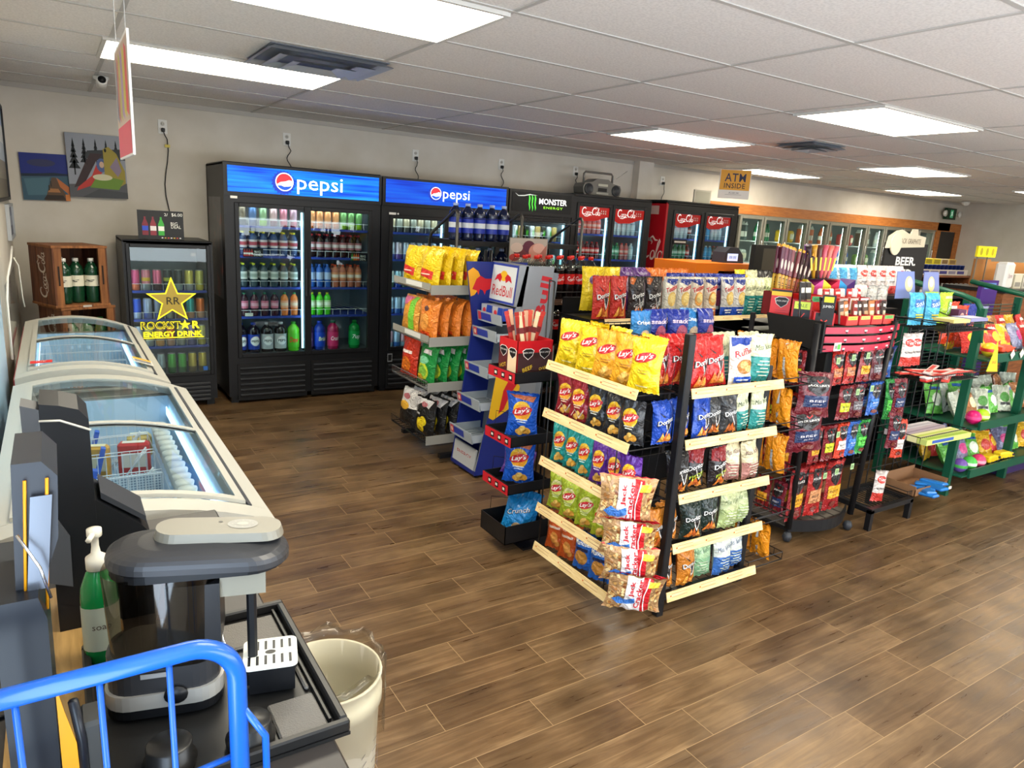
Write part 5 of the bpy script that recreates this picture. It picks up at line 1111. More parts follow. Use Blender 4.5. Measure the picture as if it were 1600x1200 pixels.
def wshelf(t, x0, x1, y0, y1, z, n=8, along='x', lip=0, m=BLACKM, r=.0022, name='shelf'):
    b = MB(); b.tube([(x0, y0, z), (x1, y0, z), (x1, y1, z), (x0, y1, z)], .004, m, 5, closed=True)
    if lip: b.tube([(x0, y0, z+lip), (x1, y0, z+lip), (x1, y1, z+lip), (x0, y1, z+lip)], .003, m, 4, closed=True)
    L_ = (x1-x0) if along == 'x' else (y1-y0)
    for i in range(n+1):
        if along == 'x': x = x0+L_*i/n; p = [(x, y0, z), (x, y1, z)]
        else: y = y0+L_*i/n; p = [(x0, y, z), (x1, y, z)]
        if lip: p = [(p[0][0], p[0][1], z+lip)]+p+[(p[1][0], p[1][1], z+lip)]
        b.tube(p, r, m, 4)
    return b.build(name, t)
t = thing('chip_rack', 'black four-way wire rack full of small chip bags with cream price strips', 'rack', (0, 0, 0))
def post(t, x, y, z1, r=.018, z0=0, name='post', m=BLACKM): b = MB(); b.box(x-r, x+r, y-r, y+r, z0, z1, m, bev=.004); return b.build(name, t)
t.location = (2.2, 2.03, 0); OX, OY = 2.2, 2.03
post(t, 0.0, 0.0, 1.30, .019); post(t, .61, .06, 1.12, .019); post(t, 0.0, .64, 1.12, .014); post(t, .61, .68, 1.12, .014); post(t, .0, .23, .12, .014)
b = MB(); b.box(-.02, .63, .02, .05, .05, .08, BLACKM); b.box(-.02, .63, .63, .655, .05, .08, BLACKM); b.box(-.02, .0, .05, .63, .05, .075, BLACKM); b.build('base_rail', t)
FZ = [1.068, .84, .59, .352, .114]; LZ = [1.08, .845, .60, .355, .145]
for z in FZ:
    wshelf(t, -.0, .63, -.012, .22, z-.035, 10); strip(t, (.022, -.02), (.632, -.02), z)
    b = MB(); b.box(-.0, .63, .221, .225, z-.03, z+.10, mat('rack_panel', '1a1a1c', .6)); b.build('back_panel', t)
for z in LZ:
    wshelf(t, -.25, -.022, .03, .61, z-.035, 8, 'y'); 
    strip(t, (-.262, .63), (-.262, .0 if z > .9 else .02), z)
b = MB()
for z in [z+.03 for z in LZ]+[1.2]: b.tube([(-.012, .13, z), (-.012, .6, z)], .002, BLACKM, 4)
for i in range(10): b.tube([(-.012, .15+.05*i, .12), (-.012, .05+.05*i, 1.2)], .0016, BLACKM, 4)
b.build('back_grid', t)
b = MB(); b.tube([(-.25, .61, .1), (-.25, .61, 1.15)], .004, BLACKM, 5); b.tube([(-.235, .12, .1), (-.235, .12, 1.06)], .003, BLACKM, 5); b.build('clip_pole', t)
b = MB()  # wire basket on the back, top level
for z in (1.20, 1.25): b.tube([(-.02, .25, z), (.58, .25, z), (.62, .62, z), (-.02, .62, z)], .003, BLACKM, 4, closed=True)
for i in range(16): x = .6*i/15; b.tube([(x, .25, 1.25), (x, .25, 1.14), (x, .62, 1.14), (x, .62, 1.25)], .0018, BLACKM, 3)
b.build('top_basket', t)
for z in FZ: wshelf(t, .66, .93, .04, .45, z-.06, 8, 'y', lip=.04)
def rowbags(keys, xs, y, z, where, face=0, w=.145, h=.2, t=.06, group=G, dy=0, lean=.1, **k):
    for i, (key, x) in enumerate(zip(keys, xs)):
        place(key, x, y+R_.uniform(-.004, .004)+.022*(i % 2), z, face+R_.uniform(-13, 10), where, w*.95, h, t, group, lean=lean+R_.uniform(-.04, .06), roll=R_.uniform(-.07, .07), **k)
def colbags(keys, x, ys, z, where, face=-90, w=.145, h=.2, t=.06, group=G, **k):
    for key, y in zip(keys, ys): place(key, x+R_.uniform(-.004, .006), y, z, face+R_.uniform(-4, 6), where, w, h, t, group, lean=.1, roll=R_.uniform(-.03, .03), **k)
fx = [OX+.035, OX+.18, OX+.33, OX+.475]; fy = OY+.045
W2 = ', second row, front top shelf, four-way rack'
rowbags(['dred', 'dred', 'ruf', 'mvt'], [OX+.11, OX+.255, OX+.405, OX+.55], fy, 1.038, 'on the top shelf, front of four-way rack', h=.225, w=.15, t=.065)
rowbags(['dred', 'dred', 'dred', 'mvt', 'mvt'], [OX-.02, OX+.10, OX+.24, OX+.41, OX+.56], fy+.085, 1.038, 'in second row, front top shelf, four-way rack', h=.225, w=.155)
rowbags(['dblu', 'dblu', 'dblu', 'dgry', 'dgry', 'mvt', 'mvt'], [OX-.05, OX+.08, OX+.18, OX+.28, OX+.37, OX+.475, OX+.57], fy, .81, 'on the second shelf, front of four-way rack', w=.118, h=.185, t=.055)
rowbags(['dblk', 'dflm', 'dflm', 'mvp', 'mvp'], [OX+.08, OX+.20, OX+.33, OX+.45, OX+.57], fy, .56, 'on the third shelf, front of four-way rack', w=.135, h=.19, t=.06)
rowbags(['dorg', 'dorg', 'dgrn', 'dgrn', 'mvg', 'mvg'], [OX-.03, OX+.075, OX+.20, OX+.33, OX+.45, OX+.565], fy, .322, 'on the fourth shelf, front of four-way rack', w=.135, h=.185, t=.06)
rowbags(['dorg', 'dorg', 'dorg', 'mvl', 'mvb', 'mvb'], [OX-.03, OX+.08, OX+.2, OX+.33, OX+.45, OX+.565], fy, .084, 'on the bottom shelf, front of four-way rack', w=.135, h=.185, t=.06)
lx = OX-.19; 
colbags(['yel', 'yel', 'ched', 'ched', 'yel'], lx, [2.60, 2.44, 2.32, 2.20, 2.085], 1.051, 'on the top shelf, left side of four-way rack', w=.15, h=.22, t=.06, face=-70)
colbags(['yel', 'yel', 'yel'], lx+.085, [2.52, 2.38, 2.16], 1.051, 'in second row, left top shelf, four-way rack', w=.15, h=.22, t=.06)
colbags(['ket', 'ket', 'bbq', 'bbq', 'bbq'], lx, [2.59, 2.475, 2.355, 2.235, 2.12], .816, 'on the second shelf, left side of four-way rack', w=.125, h=.19, t=.055, face=-72)
colbags(['teal', 'teal', 'teal', 'pur', 'pur', 'pur'], lx, [2.61, 2.51, 2.41, 2.30, 2.195, 2.10], .571, 'on the third shelf, left side of four-way rack', w=.112, h=.19, t=.05, face=-72)
colbags(['lime', 'lime', 'lime', 'lime'], lx, [2.60, 2.485, 2.37, 2.25], .326, 'on the fourth shelf, left side of four-way rack', w=.125, h=.185, t=.055, face=-72)
colbags(['org', 'org', 'munch', 'munch'], lx, [2.59, 2.475, 2.355, 2.235], .116, 'on the bottom shelf, left side of four-way rack', w=.125, h=.185, t=.055, face=-72)
for z, n, w_ in ((FZ[0]-.058, 3, 'top'), (FZ[1]-.058, 2, 'second'), (FZ[2]-.058, 2, 'third'), (FZ[4]-.058, 2, 'bottom')):
    colbags(['orb']*n, OX+.84, [OY+.37, OY+.24, OY+.11][-n:], z+.005, 'on %s shelf, right side of four-way rack' % w_, face=90, w=.13, h=.2, t=.055)
B['bsnk'] = dict(base='2a7ab8', decs=[(ctext('Crispers', 0, .7, .12, .75, bold=.03), 'f0f0f0'), (ell2(0, .35, .28, .18, 18, 3), 'c8b090')]); NM['bsnk'] = 'light blue cracker'
B['nav'] = dict(base='1e2f8c', decs=[(ctext('snack', 0, .7, .12, .7, bold=.03), 'e8d0e0'), (ell2(.05, .4, .28, .2, 18, 3), 'a84a6a'), (rect2(-.35, .12, .3, .2, 5), 'e8e8e0')]); NM['nav'] = 'navy and pink snack'
rowbags(['bsnk', 'nav', 'nav', 'bsnk', 'nav'], [OX+.1, OX+.22, OX+.34, OX+.45, OX+.53], OY+.4, 1.146, 'in the wire basket behind the red bags', w=.14, h=.19, t=.06)
# caramel popcorn bags clipped to the pole
def crackers(seed):
    rg = random.Random(seed); d = []
    for i in range(150):
        u, v = rg.uniform(-.47, .47), rg.uniform(.05, .95)
        if -.2 < u < .3: continue
        d.append((ell2(u, v, .03, .042, 7, 1), rg.choice(['a8703a', 'c89a5a', '8a4a22', 'd8b070', 'e0c890'])))
    by = {}
    for s, c in d: by.setdefault(c, []).append(s)
    d = [(join2(*v), c) for c, v in by.items()]
    d += [(poly2([(-.2, .03), (.14, .03), (.1, .97), (-.18, .97)]), 'e8e4e4'), (poly2([(.14, .03), (.3, .03), (.26, .97), (.1, .97)]), 'c81e28'), (rot2(ctext('Cracker', 0, 0, .14, .7, bold=.03), 0, 0, 0, 1), 'c8202a')]
    d[-1] = ([(x_*0+.06-(y_)*.75, .52+x_*1.15) for x_, y_ in d[-1][0][0]], d[-1][0][1]), 'c8202a'
    j = ctext('Jack', 0, 0, .14, .4, bold=.03); d.append((([(-.07-y_*.75, .66+x_*1.1) for x_, y_ in j[0]], j[1]), 'c8202a'))
    d += [(poly2([(-.42, .3), (-.3, .42), (-.15, .34), (.0, .42), (.02, .28), (-.12, .2), (-.3, .22)]), '3a78c8'), (rect2(.18, .75, .4, .9, 3), 'e8c83a'), (stroke2([(.2, .05), (.16, .5), (.2, .95)], .02), 'f0ecec')]
    return d
B['cjk'] = dict(base='b0885c', decs=crackers(3), back='c81e28'); NM['cjk'] = 'caramel popcorn'
for i, (z, y, lab) in enumerate(((.49, 2.115, 'top one of the popcorn nut bags clipped to the rack corner'), (.375, 2.085, 'second popcorn nut bag down, squeezed under the top one'), (.265, 2.07, 'third popcorn nut bag down on the clip pole'), (.155, 2.05, 'lowest popcorn nut bag, its red corner near the floor'))):
    o = put(('cj', i), bagmaker(B['cjk']['base'], (), B['cjk']['decs'], .25, (.215, .165, .16, .165)[i], .045, 7+i, 'c81e28', 'popcorn_bag'), (1.935, y-.075-.012*i, z), (-.05+.12*(i > 0), .06, rad(-33)), lab, 'snack bag', 'popcorn bags on the clip pole')
# ---- tortilla chip gondola behind
t = thing('chip_gondola', 'long dark shelf unit of large tortilla chip bags behind the four-way rack', 'shelf unit', (3.03, 3.62, 0)); 
b = MB(); b.box(.0, 2.0, .40, .42, .05, 1.2, mat('gondola_back', '1a1a1c', .6)); b.box(-.02, .0, .0, .03, .05, 1.09, BLACKM); b.box(-.02, .0, .39, .42, .05, 1.09, BLACKM); b.box(2.0, 2.03, .0, .42, .05, 1.13, BLACKM); b.box(-.02, 2.03, .03, .42, 0, .05, BLACK); b.build('frame', t)
for z in (1.09, .72, .36):
    b = MB(); b.box(-.02, 2.0, .0, .40, z-.02, z, BLACKM); b.build('shelf', t)
    strip(t, (.05, -.002), (2.02, -.002), z+.012, .035)
for x in (.42, .83, 1.56, 1.95):
    b = MB(); b.box(x-.022, x+.022, -.018, -.016, 1.068, 1.10, P('6a6870')); b.build('price_tag', t)
gx = lambda p: 3.03+(p-930)/275*1.82
G5 = 'large chip bags on the long shelf unit'
B['tgrn'] = dict(base='e0d8c4', bands=((.2, '6aa84a'),), decs=tost('')); B['torg'] = dict(base='e4d4bc', bands=((.2, 'd8783a'),), decs=tost('', 'e8a048')); B['tblu'] = dict(base='dcd8d0', bands=((.22, '1c4cb0'),), decs=tost('', 'e8c068'))
B['dnac'] = dict(base='b82a1c', decs=dorit(chip='e8a030')); B['dbrn'] = dict(base='2a2220', decs=[(poly2([(-.45, .97), (-.1, .97), (-.3, .8), (-.45, .82)]), 'c86a2a')]+dorit(sub=('Cool', 'e0e0dc', 'Bold')))
B['yelp'] = dict(base='f0d020', decs=[(ell2(0, .7, .3, .12, 18, 3), '7a5a8a')]); B['purp'] = dict(base='5a2a78', decs=[(ell2(0, .6, .3, .2, 18, 3), 'b8a0b8')]); B['orgp'] = dict(base='e87a28', decs=[(ell2(0, .6, .3, .2, 18, 3), 'b0a098')]); B['blkp'] = dict(base='2a2826', decs=[(poly2([(-.3, .5), (.1, .6), (.3, .9), (0, .8)]), 'b0aca0')])
NM.update(tgrn='white and green tortilla', torg='white and orange tortilla', tblu='white and royal blue tortilla', dnac='large red tortilla', dbrn='large dark brown tortilla', yelp='yellow', purp='purple', orgp='orange', blkp='black crinkled')
Wh = 'on the long shelf unit, front row'; 
for k, p in zip(['dnac', 'dnac', 'dbrn', 'dbrn', 'tgrn', 'tgrn', 'torg', 'torg', 'tblu', 'tblu', 'mvt', 'mvt', 'mvg'], [939, 962, 987, 1011, 1034, 1055, 1077, 1099, 1128, 1148, 1166, 1184, 1200]):
    place(k, gx(p), 3.68, 1.092, R_.uniform(-8, 4), Wh, .155 if p < 1020 else .14, .29, .07, G5, lean=.06)
for k, p in zip(['nav', 'nav', 'nav', 'nav', 'nav', 'nav'], [1040, 1062, 1085, 1107, 1122, 1146]): place(k, gx(p)*1.022, 3.77, 1.092, R_.uniform(-10, 10), 'on the long shelf unit, second row', .15, .31, .08, G5, lean=.04)
for k, p in zip(['yelp', 'yelp', 'purp', 'purp', 'orgp', 'orgp', 'orgp', 'yelp', 'mvt', 'blkp', 'blkp'], [927, 950, 972, 993, 1012, 1030, 1046, 1150, 1166, 1185, 1198]): place(k, gx(p)*1.064, 3.92, 1.115, R_.uniform(-12, 12), 'on the long shelf unit, back row', .2, .31, .09, G5, lean=.04)
for k, p in zip(['nav', 'bsnk', 'nav', 'bsnk', 'nav', 'purp'], [985, 1010, 1035, 1060, 1085, 1110]): place(k, gx(p)-.02, 3.70, .722, 0, 'on the lower shelf of the long unit', .17, .26, .08, G5)
# ---- wire chip rack beside the second blue fridge
t = thing('wire_chip_rack', 'grey fronted wire rack with tall chip bags in front of the blue header fridges', 'rack', (2.1, 4.27, 0)); Wx, Wy = .36, .6
GM = mat('rack_grey_strip', '9c9a92', .45)
b = MB()
for x in (.40, .44): 
    for y in (-.02, .62): b.tube([(x, y, .0), (x+.0, y, 1.5)], .012, BLACKM, 6)
b.box(.1, .46, -.04, .0, .03, .06, BLACKM); b.box(.1, .46, .6, .64, .03, .06, BLACKM); b.build('frame', t)
CZ = [1.24, .885, .565, .18]
for i, z in enumerate(CZ):
    wshelf(t, 0, Wx, 0, Wy, z-.03, 12, 'y', m=STEEL if i < 3 else BLACKM)
    b = MB(); b.box(-.0, Wx, -.005, 0, z-.05, z+.015, GM); b.build('front_strip', t)
    b = MB()
    if i < 2: b.box(-.008, -.003, 0, Wy, z-.02, z+.025, GM); b.box(-.010, -.008, .12, .38, z-.012, z+.02, P('e4e2dc'))
    else:
        m = STEEL if i == 2 else BLACKM
        for zz in (z-.02, z+.025): b.tube([(-.005, 0, zz), (-.005, Wy, zz)], .003, m, 4)
        for k in range(22): b.tube([(-.005, Wy*k/21, z-.02), (-.005, Wy*k/21, z+.025)], .0015, m, 3)
    b.build('side_strip', t)
B['bigy'] = dict(base='f0c818', decs=[(poly2([(-.35, .3), (.3, .22), (.34, .42), (-.3, .5)]), 'd8342c'), (rect2(-.25, .33, .22, .36, 4), 'f0d8c0')], back='f0c818')
B['bigo'] = dict(base='e8822a', decs=[(rect2(-.25, .1, .25, .2, 4), 'd8481c'), (ell2(.0, .45, .25, .2, 16, 3), 'f0a048'), (ell2(.02, .78, .12, .07, 12, 2), '5a3a38')])
B['bigg'] = dict(base='148a3c', decs=[(ell2(.0, .33, .32, .22, 20, 3), 'c8d83a'), (ell2(.0, .33, .22, .15, 16, 2), '8ac84a'), (ell2(0, .62, .28, .1, 16, 2), '7ac89a'), (ell2(-.15, .15, .2, .1, 12, 2), 'e8b82a'), (poly2([(-.1, .8), (.35, .78), (.3, .9), (-.1, .9)]), 'd8d0d0')])
B['bigk'] = dict(base='1a1a1c', decs=[(ell2(-.1, .35, .16, .12, 14, 2), 'f0d428'), (ell2(.1, .4, .17, .13, 14, 2), 'f0d428'), (ell2(.0, .22, .17, .13, 14, 2), 'e8c820'), (poly2([(-.45, .97), (.45, .97), (.3, .75), (-.1, .85), (-.45, .72)]), 'd8d4d4'), (ell2(.05, .84, .15, .07, 14, 2), 'b86a70'), (rect2(-.4, .55, -.05, .6, 3), 'c8c8c8')])
B['bigr'] = dict(base='c8341c', decs=[(ell2(0, .3, .3, .2, 16, 2), 'e87a28'), (rect2(-.3, .6, .3, .68, 4), 'f0e0d8')])
B['bigw'] = dict(base='d8d4d0', bands=((.5, '1e1e20'),), decs=[(ell2(-.05, .55, .3, .12, 16, 2), 'e8b03a'), (ell2(0, .8, .2, .08, 14, 2), 'b86a70')])
B['pnkg'] = dict(base='e8a03a', decs=[(poly2([(-.45, .97), (.1, .97), (-.1, .75), (-.45, .7)]), 'd86a90'), (rect2(.1, .1, .35, .97, 3, 4), '7ac83a')])
NM.update(bigy='tall yellow', bigo='tall orange', bigg='tall green', bigk='tall black and yellow', bigr='tall red', bigw='tall white topped', pnkg='tall orange, pink and green')
G6 = 'tall chip bags on the grey fronted rack'
for i, (ks, z, sh) in enumerate(((('bigy', 'bigy'), CZ[0], 'top'), (('bigo', 'pnkg'), CZ[1], 'second'), (('bigg', 'bigr'), CZ[2], 'third'), (('bigk', 'bigw'), CZ[3], 'bottom'))):
    for j, k in enumerate(ks):
        for d in range(4):
            kk = k if d == 0 or j == 0 else {'bigy': 'bigy', 'pnkg': 'bigo', 'bigr': 'bigg', 'bigw': 'bigk'}[k]
            place(kk, 2.155+.09*d, 4.27+.145+.29*j, z-.025, -84+R_.uniform(-3, 3), 'on %s shelf of grey fronted wire rack' % sh, .25, .275, .075, G6, lean=.12, roll=.0)
# ---- energy drink floor display, leaning back, facing the left aisle
RBB = mat('display_navy', '1c2a78', .35); RBS = mat('display_silver', '8c8f94', .35, .3); TRY = mat('tray_grey', 'a4acb4', .3)
t = thing('drink_display', 'navy and silver leaning floor display with a bull emblem and empty grey trays', 'display', (2.27, 3.86, 0))
fxz = lambda z: .0+.215*z
b = MB(); b.prism([(0, .03), (.39, .03), (.54, 1.425), (.315, 1.425)], .0, .014, RBS, 'y'); b.prism([(0, .029), (.39, .029), (.445, .56), (.12, .5), (.095, .5)], -.002, .0, RBB, 'y'); b.prism([(.085, .42), (.12, .40), (.30, .5), (.32, .62), (.14, .8)], -.004, -.0021, P('e8b41a'), 'y')
b.prism([(.16, .44), (.20, .47), (.24, .56), (.31, .66), (.30, .72), (.24, .69), (.19, .6)], -.0055, -.0041, P('c81a26'), 'y'); b.build('near_side_panel', t)
b = MB()
sh = xf2(text2('RedBull', .085, .62, bold=.03), 1, 1, 0, 0, rad(80)); b.decal(sh, lambda u, v: (.33+u+.09, -.0008, .74+v), P('b81a26')); b.build('side_lettering', t)
b = MB(); b.prism([(0, .03), (.39, .03), (.54, 1.425), (.05, 1.425), (.12, 1.0)], .326, .34, RBB, 'y'); s = b.build('far_side_panel', t)
b = MB(); f = lambda u, v: (u, .325, v); b.decal(poly2([(.06, 1.36), (.10, 1.385), (.14, 1.36), (.175, 1.30), (.15, 1.24), (.12, 1.2), (.09, 1.19)]), f, P('e8a41e'))
bull = poly2([(.10, 1.24), (.13, 1.31), (.16, 1.33), (.20, 1.31), (.245, 1.31), (.27, 1.35), (.262, 1.37), (.285, 1.36), (.28, 1.30), (.262, 1.29), (.27, 1.23), (.24, 1.24), (.21, 1.23), (.20, 1.20), (.185, 1.23), (.16, 1.24), (.15, 1.20), (.135, 1.23)])
b.decal(bull, lambda u, v: (u, .3243, v), P('c81e28')); b.build('bull_emblem', s)
b = MB(); b.box(.28, .52, .014, .326, .06, 1.38, mat('display_inner', '7c828a', .5), T=Matrix.Shear('XY', 4, (0, 0)) if 0 else None); b.v = [(x+(.1*z-.07), y, z) for x, y, z in b.v]; b.build('back_panel', t)
b = MB(); b.box(0, .4, .0, .34, .02, .05, RBB); b.prism([(.0, .05), (.012, .05), (.03, .19), (.018, .19)], .02, .32, P('b0b2b4'), 'y'); b.decal(ctext('ENERGY', .17, .12, .035, .2), lambda u, v: (.0085, .34-u, v), P('b8382a')); b.build('base', t)
for x in (.03, .37):
    for y in (.03, .31): b = MB(); b.lathe([(.014, 0), (.014, .02)], BLACK, 8, c=(x, y, 0)); b.build('foot', t)
for i, z in enumerate((.25, .47, .69, .93)):
    x0 = fxz(z)-.075; b = MB()
    b.box(x0, x0+.24, .016, .324, z-.004, z, TRY); b.prism([(x0-.012, z+.065), (x0, z-.01), (x0+.008, z-.01), (x0-.004, z+.065)], .016, .324, TRY, 'y')
    b.box(x0, x0+.24, .016, .02, z, z+.05, TRY); b.box(x0, x0+.24, .32, .324, z, z+.05, TRY)
    for k in range(6): b.box(x0+.03, x0+.2, .05+.045*k, .053+.045*k, z, z+.012, mat('tray_rib', '8a9298', .3))
    tr = b.build('tray', t)
    b = MB(); g_ = lambda u, v: (x0-.0135+(.065-(v-z))*.16, u, v); b.decal(rect2(.12, z+.008, .31, z+.055), g_, P('2c3c9c')); b.decal(rect2(.26, z+.005, .31, z+.058), lambda u, v: (g_(u, v)[0]-.001, u, v), P('c8404a')); b.decal(ell2(.285, z+.03, .014, .016), lambda u, v: (g_(u, v)[0]-.002, u, v), P('e8c8b0')); b.build('price_label', tr)
# cartons on the top tray
z = 1.10; b = MB(); x0 = fxz(z)-.08; b.box(x0, x0+.24, .016, .324, z-.06, z-.055, TRY); b.prism([(x0-.012, z+.0), (x0, z-.07), (x0+.008, z-.07), (x0-.004, z+.0)], .016, .324, TRY, 'y'); tr = b.build('tray', t)
b = MB(); g_ = lambda u, v: (x0-.0135+(.0-(v-z))*.16, u, v); b.decal(rect2(.14, z-.058, .31, z-.01), g_, P('2c3c9c')); b.decal(rect2(.27, z-.06, .31, z-.006), lambda u, v: (g_(u, v)[0]-.001, u, v), P('c8404a')); b.build('price_label', tr)
for k, (y0, lab) in enumerate(((3.885, 'blue and silver drink carton on the top tray, nearer one'), (4.03, 'blue and silver drink carton on the top tray, farther one'))):
    c = thing('drink_carton', lab, 'carton', (2.27+x0+.012, y0, 1.046), 0, 'drink cartons on the display'); b = MB(); b.box(0, .2, 0, .135, 0, .1, P('c4c8d0', .3, metal=.3)); b.build('box', c)
    b = MB(); f1 = lambda u, v: (-.001, u, v); f2 = lambda u, v: (u, -.001, v)
    for f_, w_ in ((f1, .135), (f2, .2)): b.decal(poly2([(0, .1), (w_*.45, .1), (w_*.55, .04), (w_*.1, .0), (0, .0)]), f_, P('1f3fa4')); b.decal(ell2(w_*.7, .06, .02, .018), f_, P('c8303a')); b.decal(rect2(0, 0, w_, .015), f_, P('1f3fa4'))
    b.build('print', c)
# sign box on top
def sg(u, v): return (.245+.215*0+.07*(v-1.16), .33-u, v)
b = MB(); b.prism([(.235, 1.16), (.30, 1.16), (.335, 1.43), (.262, 1.43)], .0, .34, RBS, 'y'); s = b.build('sign_box', t)
b = MB(); f3 = lambda u, v, d=0: (.235+(v-1.16)*.1-.001-d, .34-u, v)
b.decal(rect2(.006, 1.165, .334, 1.425), f3, P('2a3c9a')); b.decal(rect2(.02, 1.18, .32, 1.41), lambda u, v: f3(u, v, .001), P('d4d8da')); b.build('sign_border', s)
b = MB(); b.decal(ctext('RedBull', .17, 1.245, .07, .25, bold=.005), lambda u, v: f3(u, v, .002), P('c02832')); b.decal(ell2(.17, 1.345, .045, .035), lambda u, v: f3(u, v, .002), P('eab62a'))
for sx in (1, -1): b.decal(poly2([(.17+sx*a, c) for a, c in ((.02, 1.335), (.045, 1.36), (.085, 1.345), (.11, 1.305), (.07, 1.32), (.035, 1.30))]), lambda u, v: f3(u, v, .003), P('c8202c'))
b.build('sign_lettering', s)
# ---- hanging basket stand
t = thing('basket_stand', 'slim black pole stand with four black baskets beside the four-way rack', 'stand', (2.14, 2.93, 0))
b = MB(); b.tube([(0, 0, .0), (0, 0, 1.42)], .006, BLACKM, 6); b.tube([(.04, .1, .0), (.04, .1, 1.42)], .004, BLACKM, 5); b.tube([(0, 0, 1.42), (.04, .1, 1.42)], .004, BLACKM, 5); b.box(-.15, .14, -.1, .18, 0, .012, BLACKM); b.build('pole', t)
BZ = [.93, .60, .345, .0+.07]
for i, z in enumerate(BZ):
    x0, x1, y0, y1 = -.285, -.015, -.12, .13; hh = .055 if i < 3 else .1
    b = MB(); b.box(x0, x1, y0, y1, z, z+.004, BLACKM); b.box(x0, x0+.004, y0, y1, z, z+hh, BLACKM); b.box(x0, x1, y0, y0+.004, z, z+hh, BLACKM); b.box(x0, x1, y1-.004, y1, z, z+hh, BLACKM); b.box(x1-.004, x1, y0, y1, z, z+hh*.8, BLACKM)
    b.tube([(x0+.06, y1+.003, z+hh), (x0+.06, y1, z+hh+.07), (x1, y1-.02, z+hh+.02)], .002, BLACKM, 4); o = b.build('basket', t)
    if i < 3:
        b = MB(); b.box(x0-.003, x0-.0005, y0, y1, z, z+.052, P('c01a28')); 
        for k in range(3): b.box(x0-.0045, x0-.003, y0+.02+.07*k, y0+.05+.07*k, z+.012, z+.04, P('181414')); b.box(x0-.0052, x0-.0045, y0+.026+.07*k, y0+.044+.07*k, z+.02, z+.033, P('e0d8c8'))
        b.build('red_strip', o)
for z, y, lab, k in ((.606, 2.93, 'bright blue chip bag in the upper black basket of the pole stand', 'blue'), (.351, 2.93, 'bright blue chip bag in the middle black basket of the pole stand', 'blue')):
    put(('lb', z), mkbag('blue', .175, .235, .06, 4), (1.985, y-.015, z+.012), (-.03, .03, rad(-42)), lab, 'chip bag', 'blue bags on the pole stand')
B['ktc'] = dict(base='1c86c8', decs=[(rot2(ctext('Crunch', 0, .62, .15, .8, bold=.04), 0, .6, .2, .75), '142030'), (rot2(ctext('Crunch', 0, .63, .13, .76, bold=.0), 0, .6, .2, .75), 'f0f0f0'), (ell2(.1, .2, .2, .12, 14, 2), 'd8b080')])
put('ktc', mkbag('ktc', .17, .2, .06, 5), (1.965, 2.9, .078), (-.35, .12, rad(-48)), 'light blue snack bag leaning in the lowest black basket', 'snack bag')
put('ktc', None, (2.055, 2.96, .08), (-.2, .1, rad(-60)), 'light blue snack bag tucked behind the pole in lowest basket', 'snack bag')
o = put(('lb', 'p'), mkbag('pur', .2, .16, .07, 9), (2.03, 3.0, .36), (-.4, .3, rad(-20)), 'purple and white bag half hidden behind the stand pole', 'snack bag')
# meat stick carton
t = thing('meat_stick_carton', 'red open carton of long meat sticks on the top basket of the pole stand', 'carton', (2.008, 2.93, .936), rad(0))
MR = P('c41c24', .35); b = MB(); x0, x1, y0, y1 = -.125, .09, -.085, .085
for q in ((x0, x0+.003, y0, y1), (x1-.003, x1, y0, y1), (x0, x1, y0, y0+.003), (x0, x1, y1-.003, y1)): b.box(*q, 0, .2, MR)
b.box(x0, x1, y0, y1, 0, .003, MR); b.build('box', t)
b = MB(); f = lambda u, v, d=0: (x0-.0008-d, -u, v); g_ = lambda u, v, d=0: (u, y0-.0008-d, v)
def shield(cx, cz, s): return poly2([(cx-s, cz+s*.45), (cx-s*.5, cz+s*.75), (cx+s*.5, cz+s*.75), (cx+s, cz+s*.45), (cx+s*.75, cz-s*.3), (cx, cz-s*.85), (cx-s*.75, cz-s*.3)])
b.decal(rect2(.0, 0, .08, .15), f, P('e8c8a0')); b.decal(rect2(-.08, .0, .0, .15), f, P('5a2024')); b.decal(rect2(-.12, 0, .085, .14), g_, P('3a2020'))
for ff, cx in ((f, .045), (f, -.04), (g_, -.06), (g_, .04)):
    b.decal(shield(cx, .135, .036), lambda u, v: ff(u, v, .0006), P('e8e0d8')); b.decal(shield(cx, .135, .032), lambda u, v: ff(u, v, .0012), P('161214')); b.decal(ctext("JACK LINK'S", cx, .14, .011, .06), lambda u, v: ff(u, v, .0018), P('f0ece4')); 
for ff, cx, wd in ((f, -.04, 'HOT'), (g_, .04, 'Original'), (g_, -.06, 'BEEF')): b.decal(ctext(wd, cx, .06, .02, .06, rot=.3), lambda u, v: ff(u, v, .0008), P('e8c02a'))
b.build('print', t)
for i in range(13):
    rg = random.Random(i); x, y = 2.0+rg.uniform(-.1, .07), 2.93+rg.uniform(-.05, .05); c1 = rg.choice(['b8342c', 'd8a888', 'a82a24', 'e0c8a0', 'c84a38'])
    def stick(c1=c1):
        b = MB(); b.box(-.011, .011, -.004, .004, 0, .31, P(c1, .3), bev=.003); b.box(-.012, .012, -.001, .001, .31, .33, P(c1, .3)); b.box(-.011, .011, -.0048, -.004, .1, .16, P('e8d8b8')); b.box(-.0115, .0115, -.0048, -.004, .22, .25, P('6a1a1a')); return b.build('meat_stick')
    put('stick'+c1, stick, (2.0+(x-2.0)*.35, y, .945), (rg.uniform(-.08, .08), (x-1.99)*3.6, rg.uniform(-.8, .4)), 'wrapped meat stick fanned out of the red carton, %s counting from left' % ORD[sorted(range(13), key=lambda q: random.Random(q).uniform(-.1, .07)).index(i)], 'meat stick', 'meat sticks in the red carton')
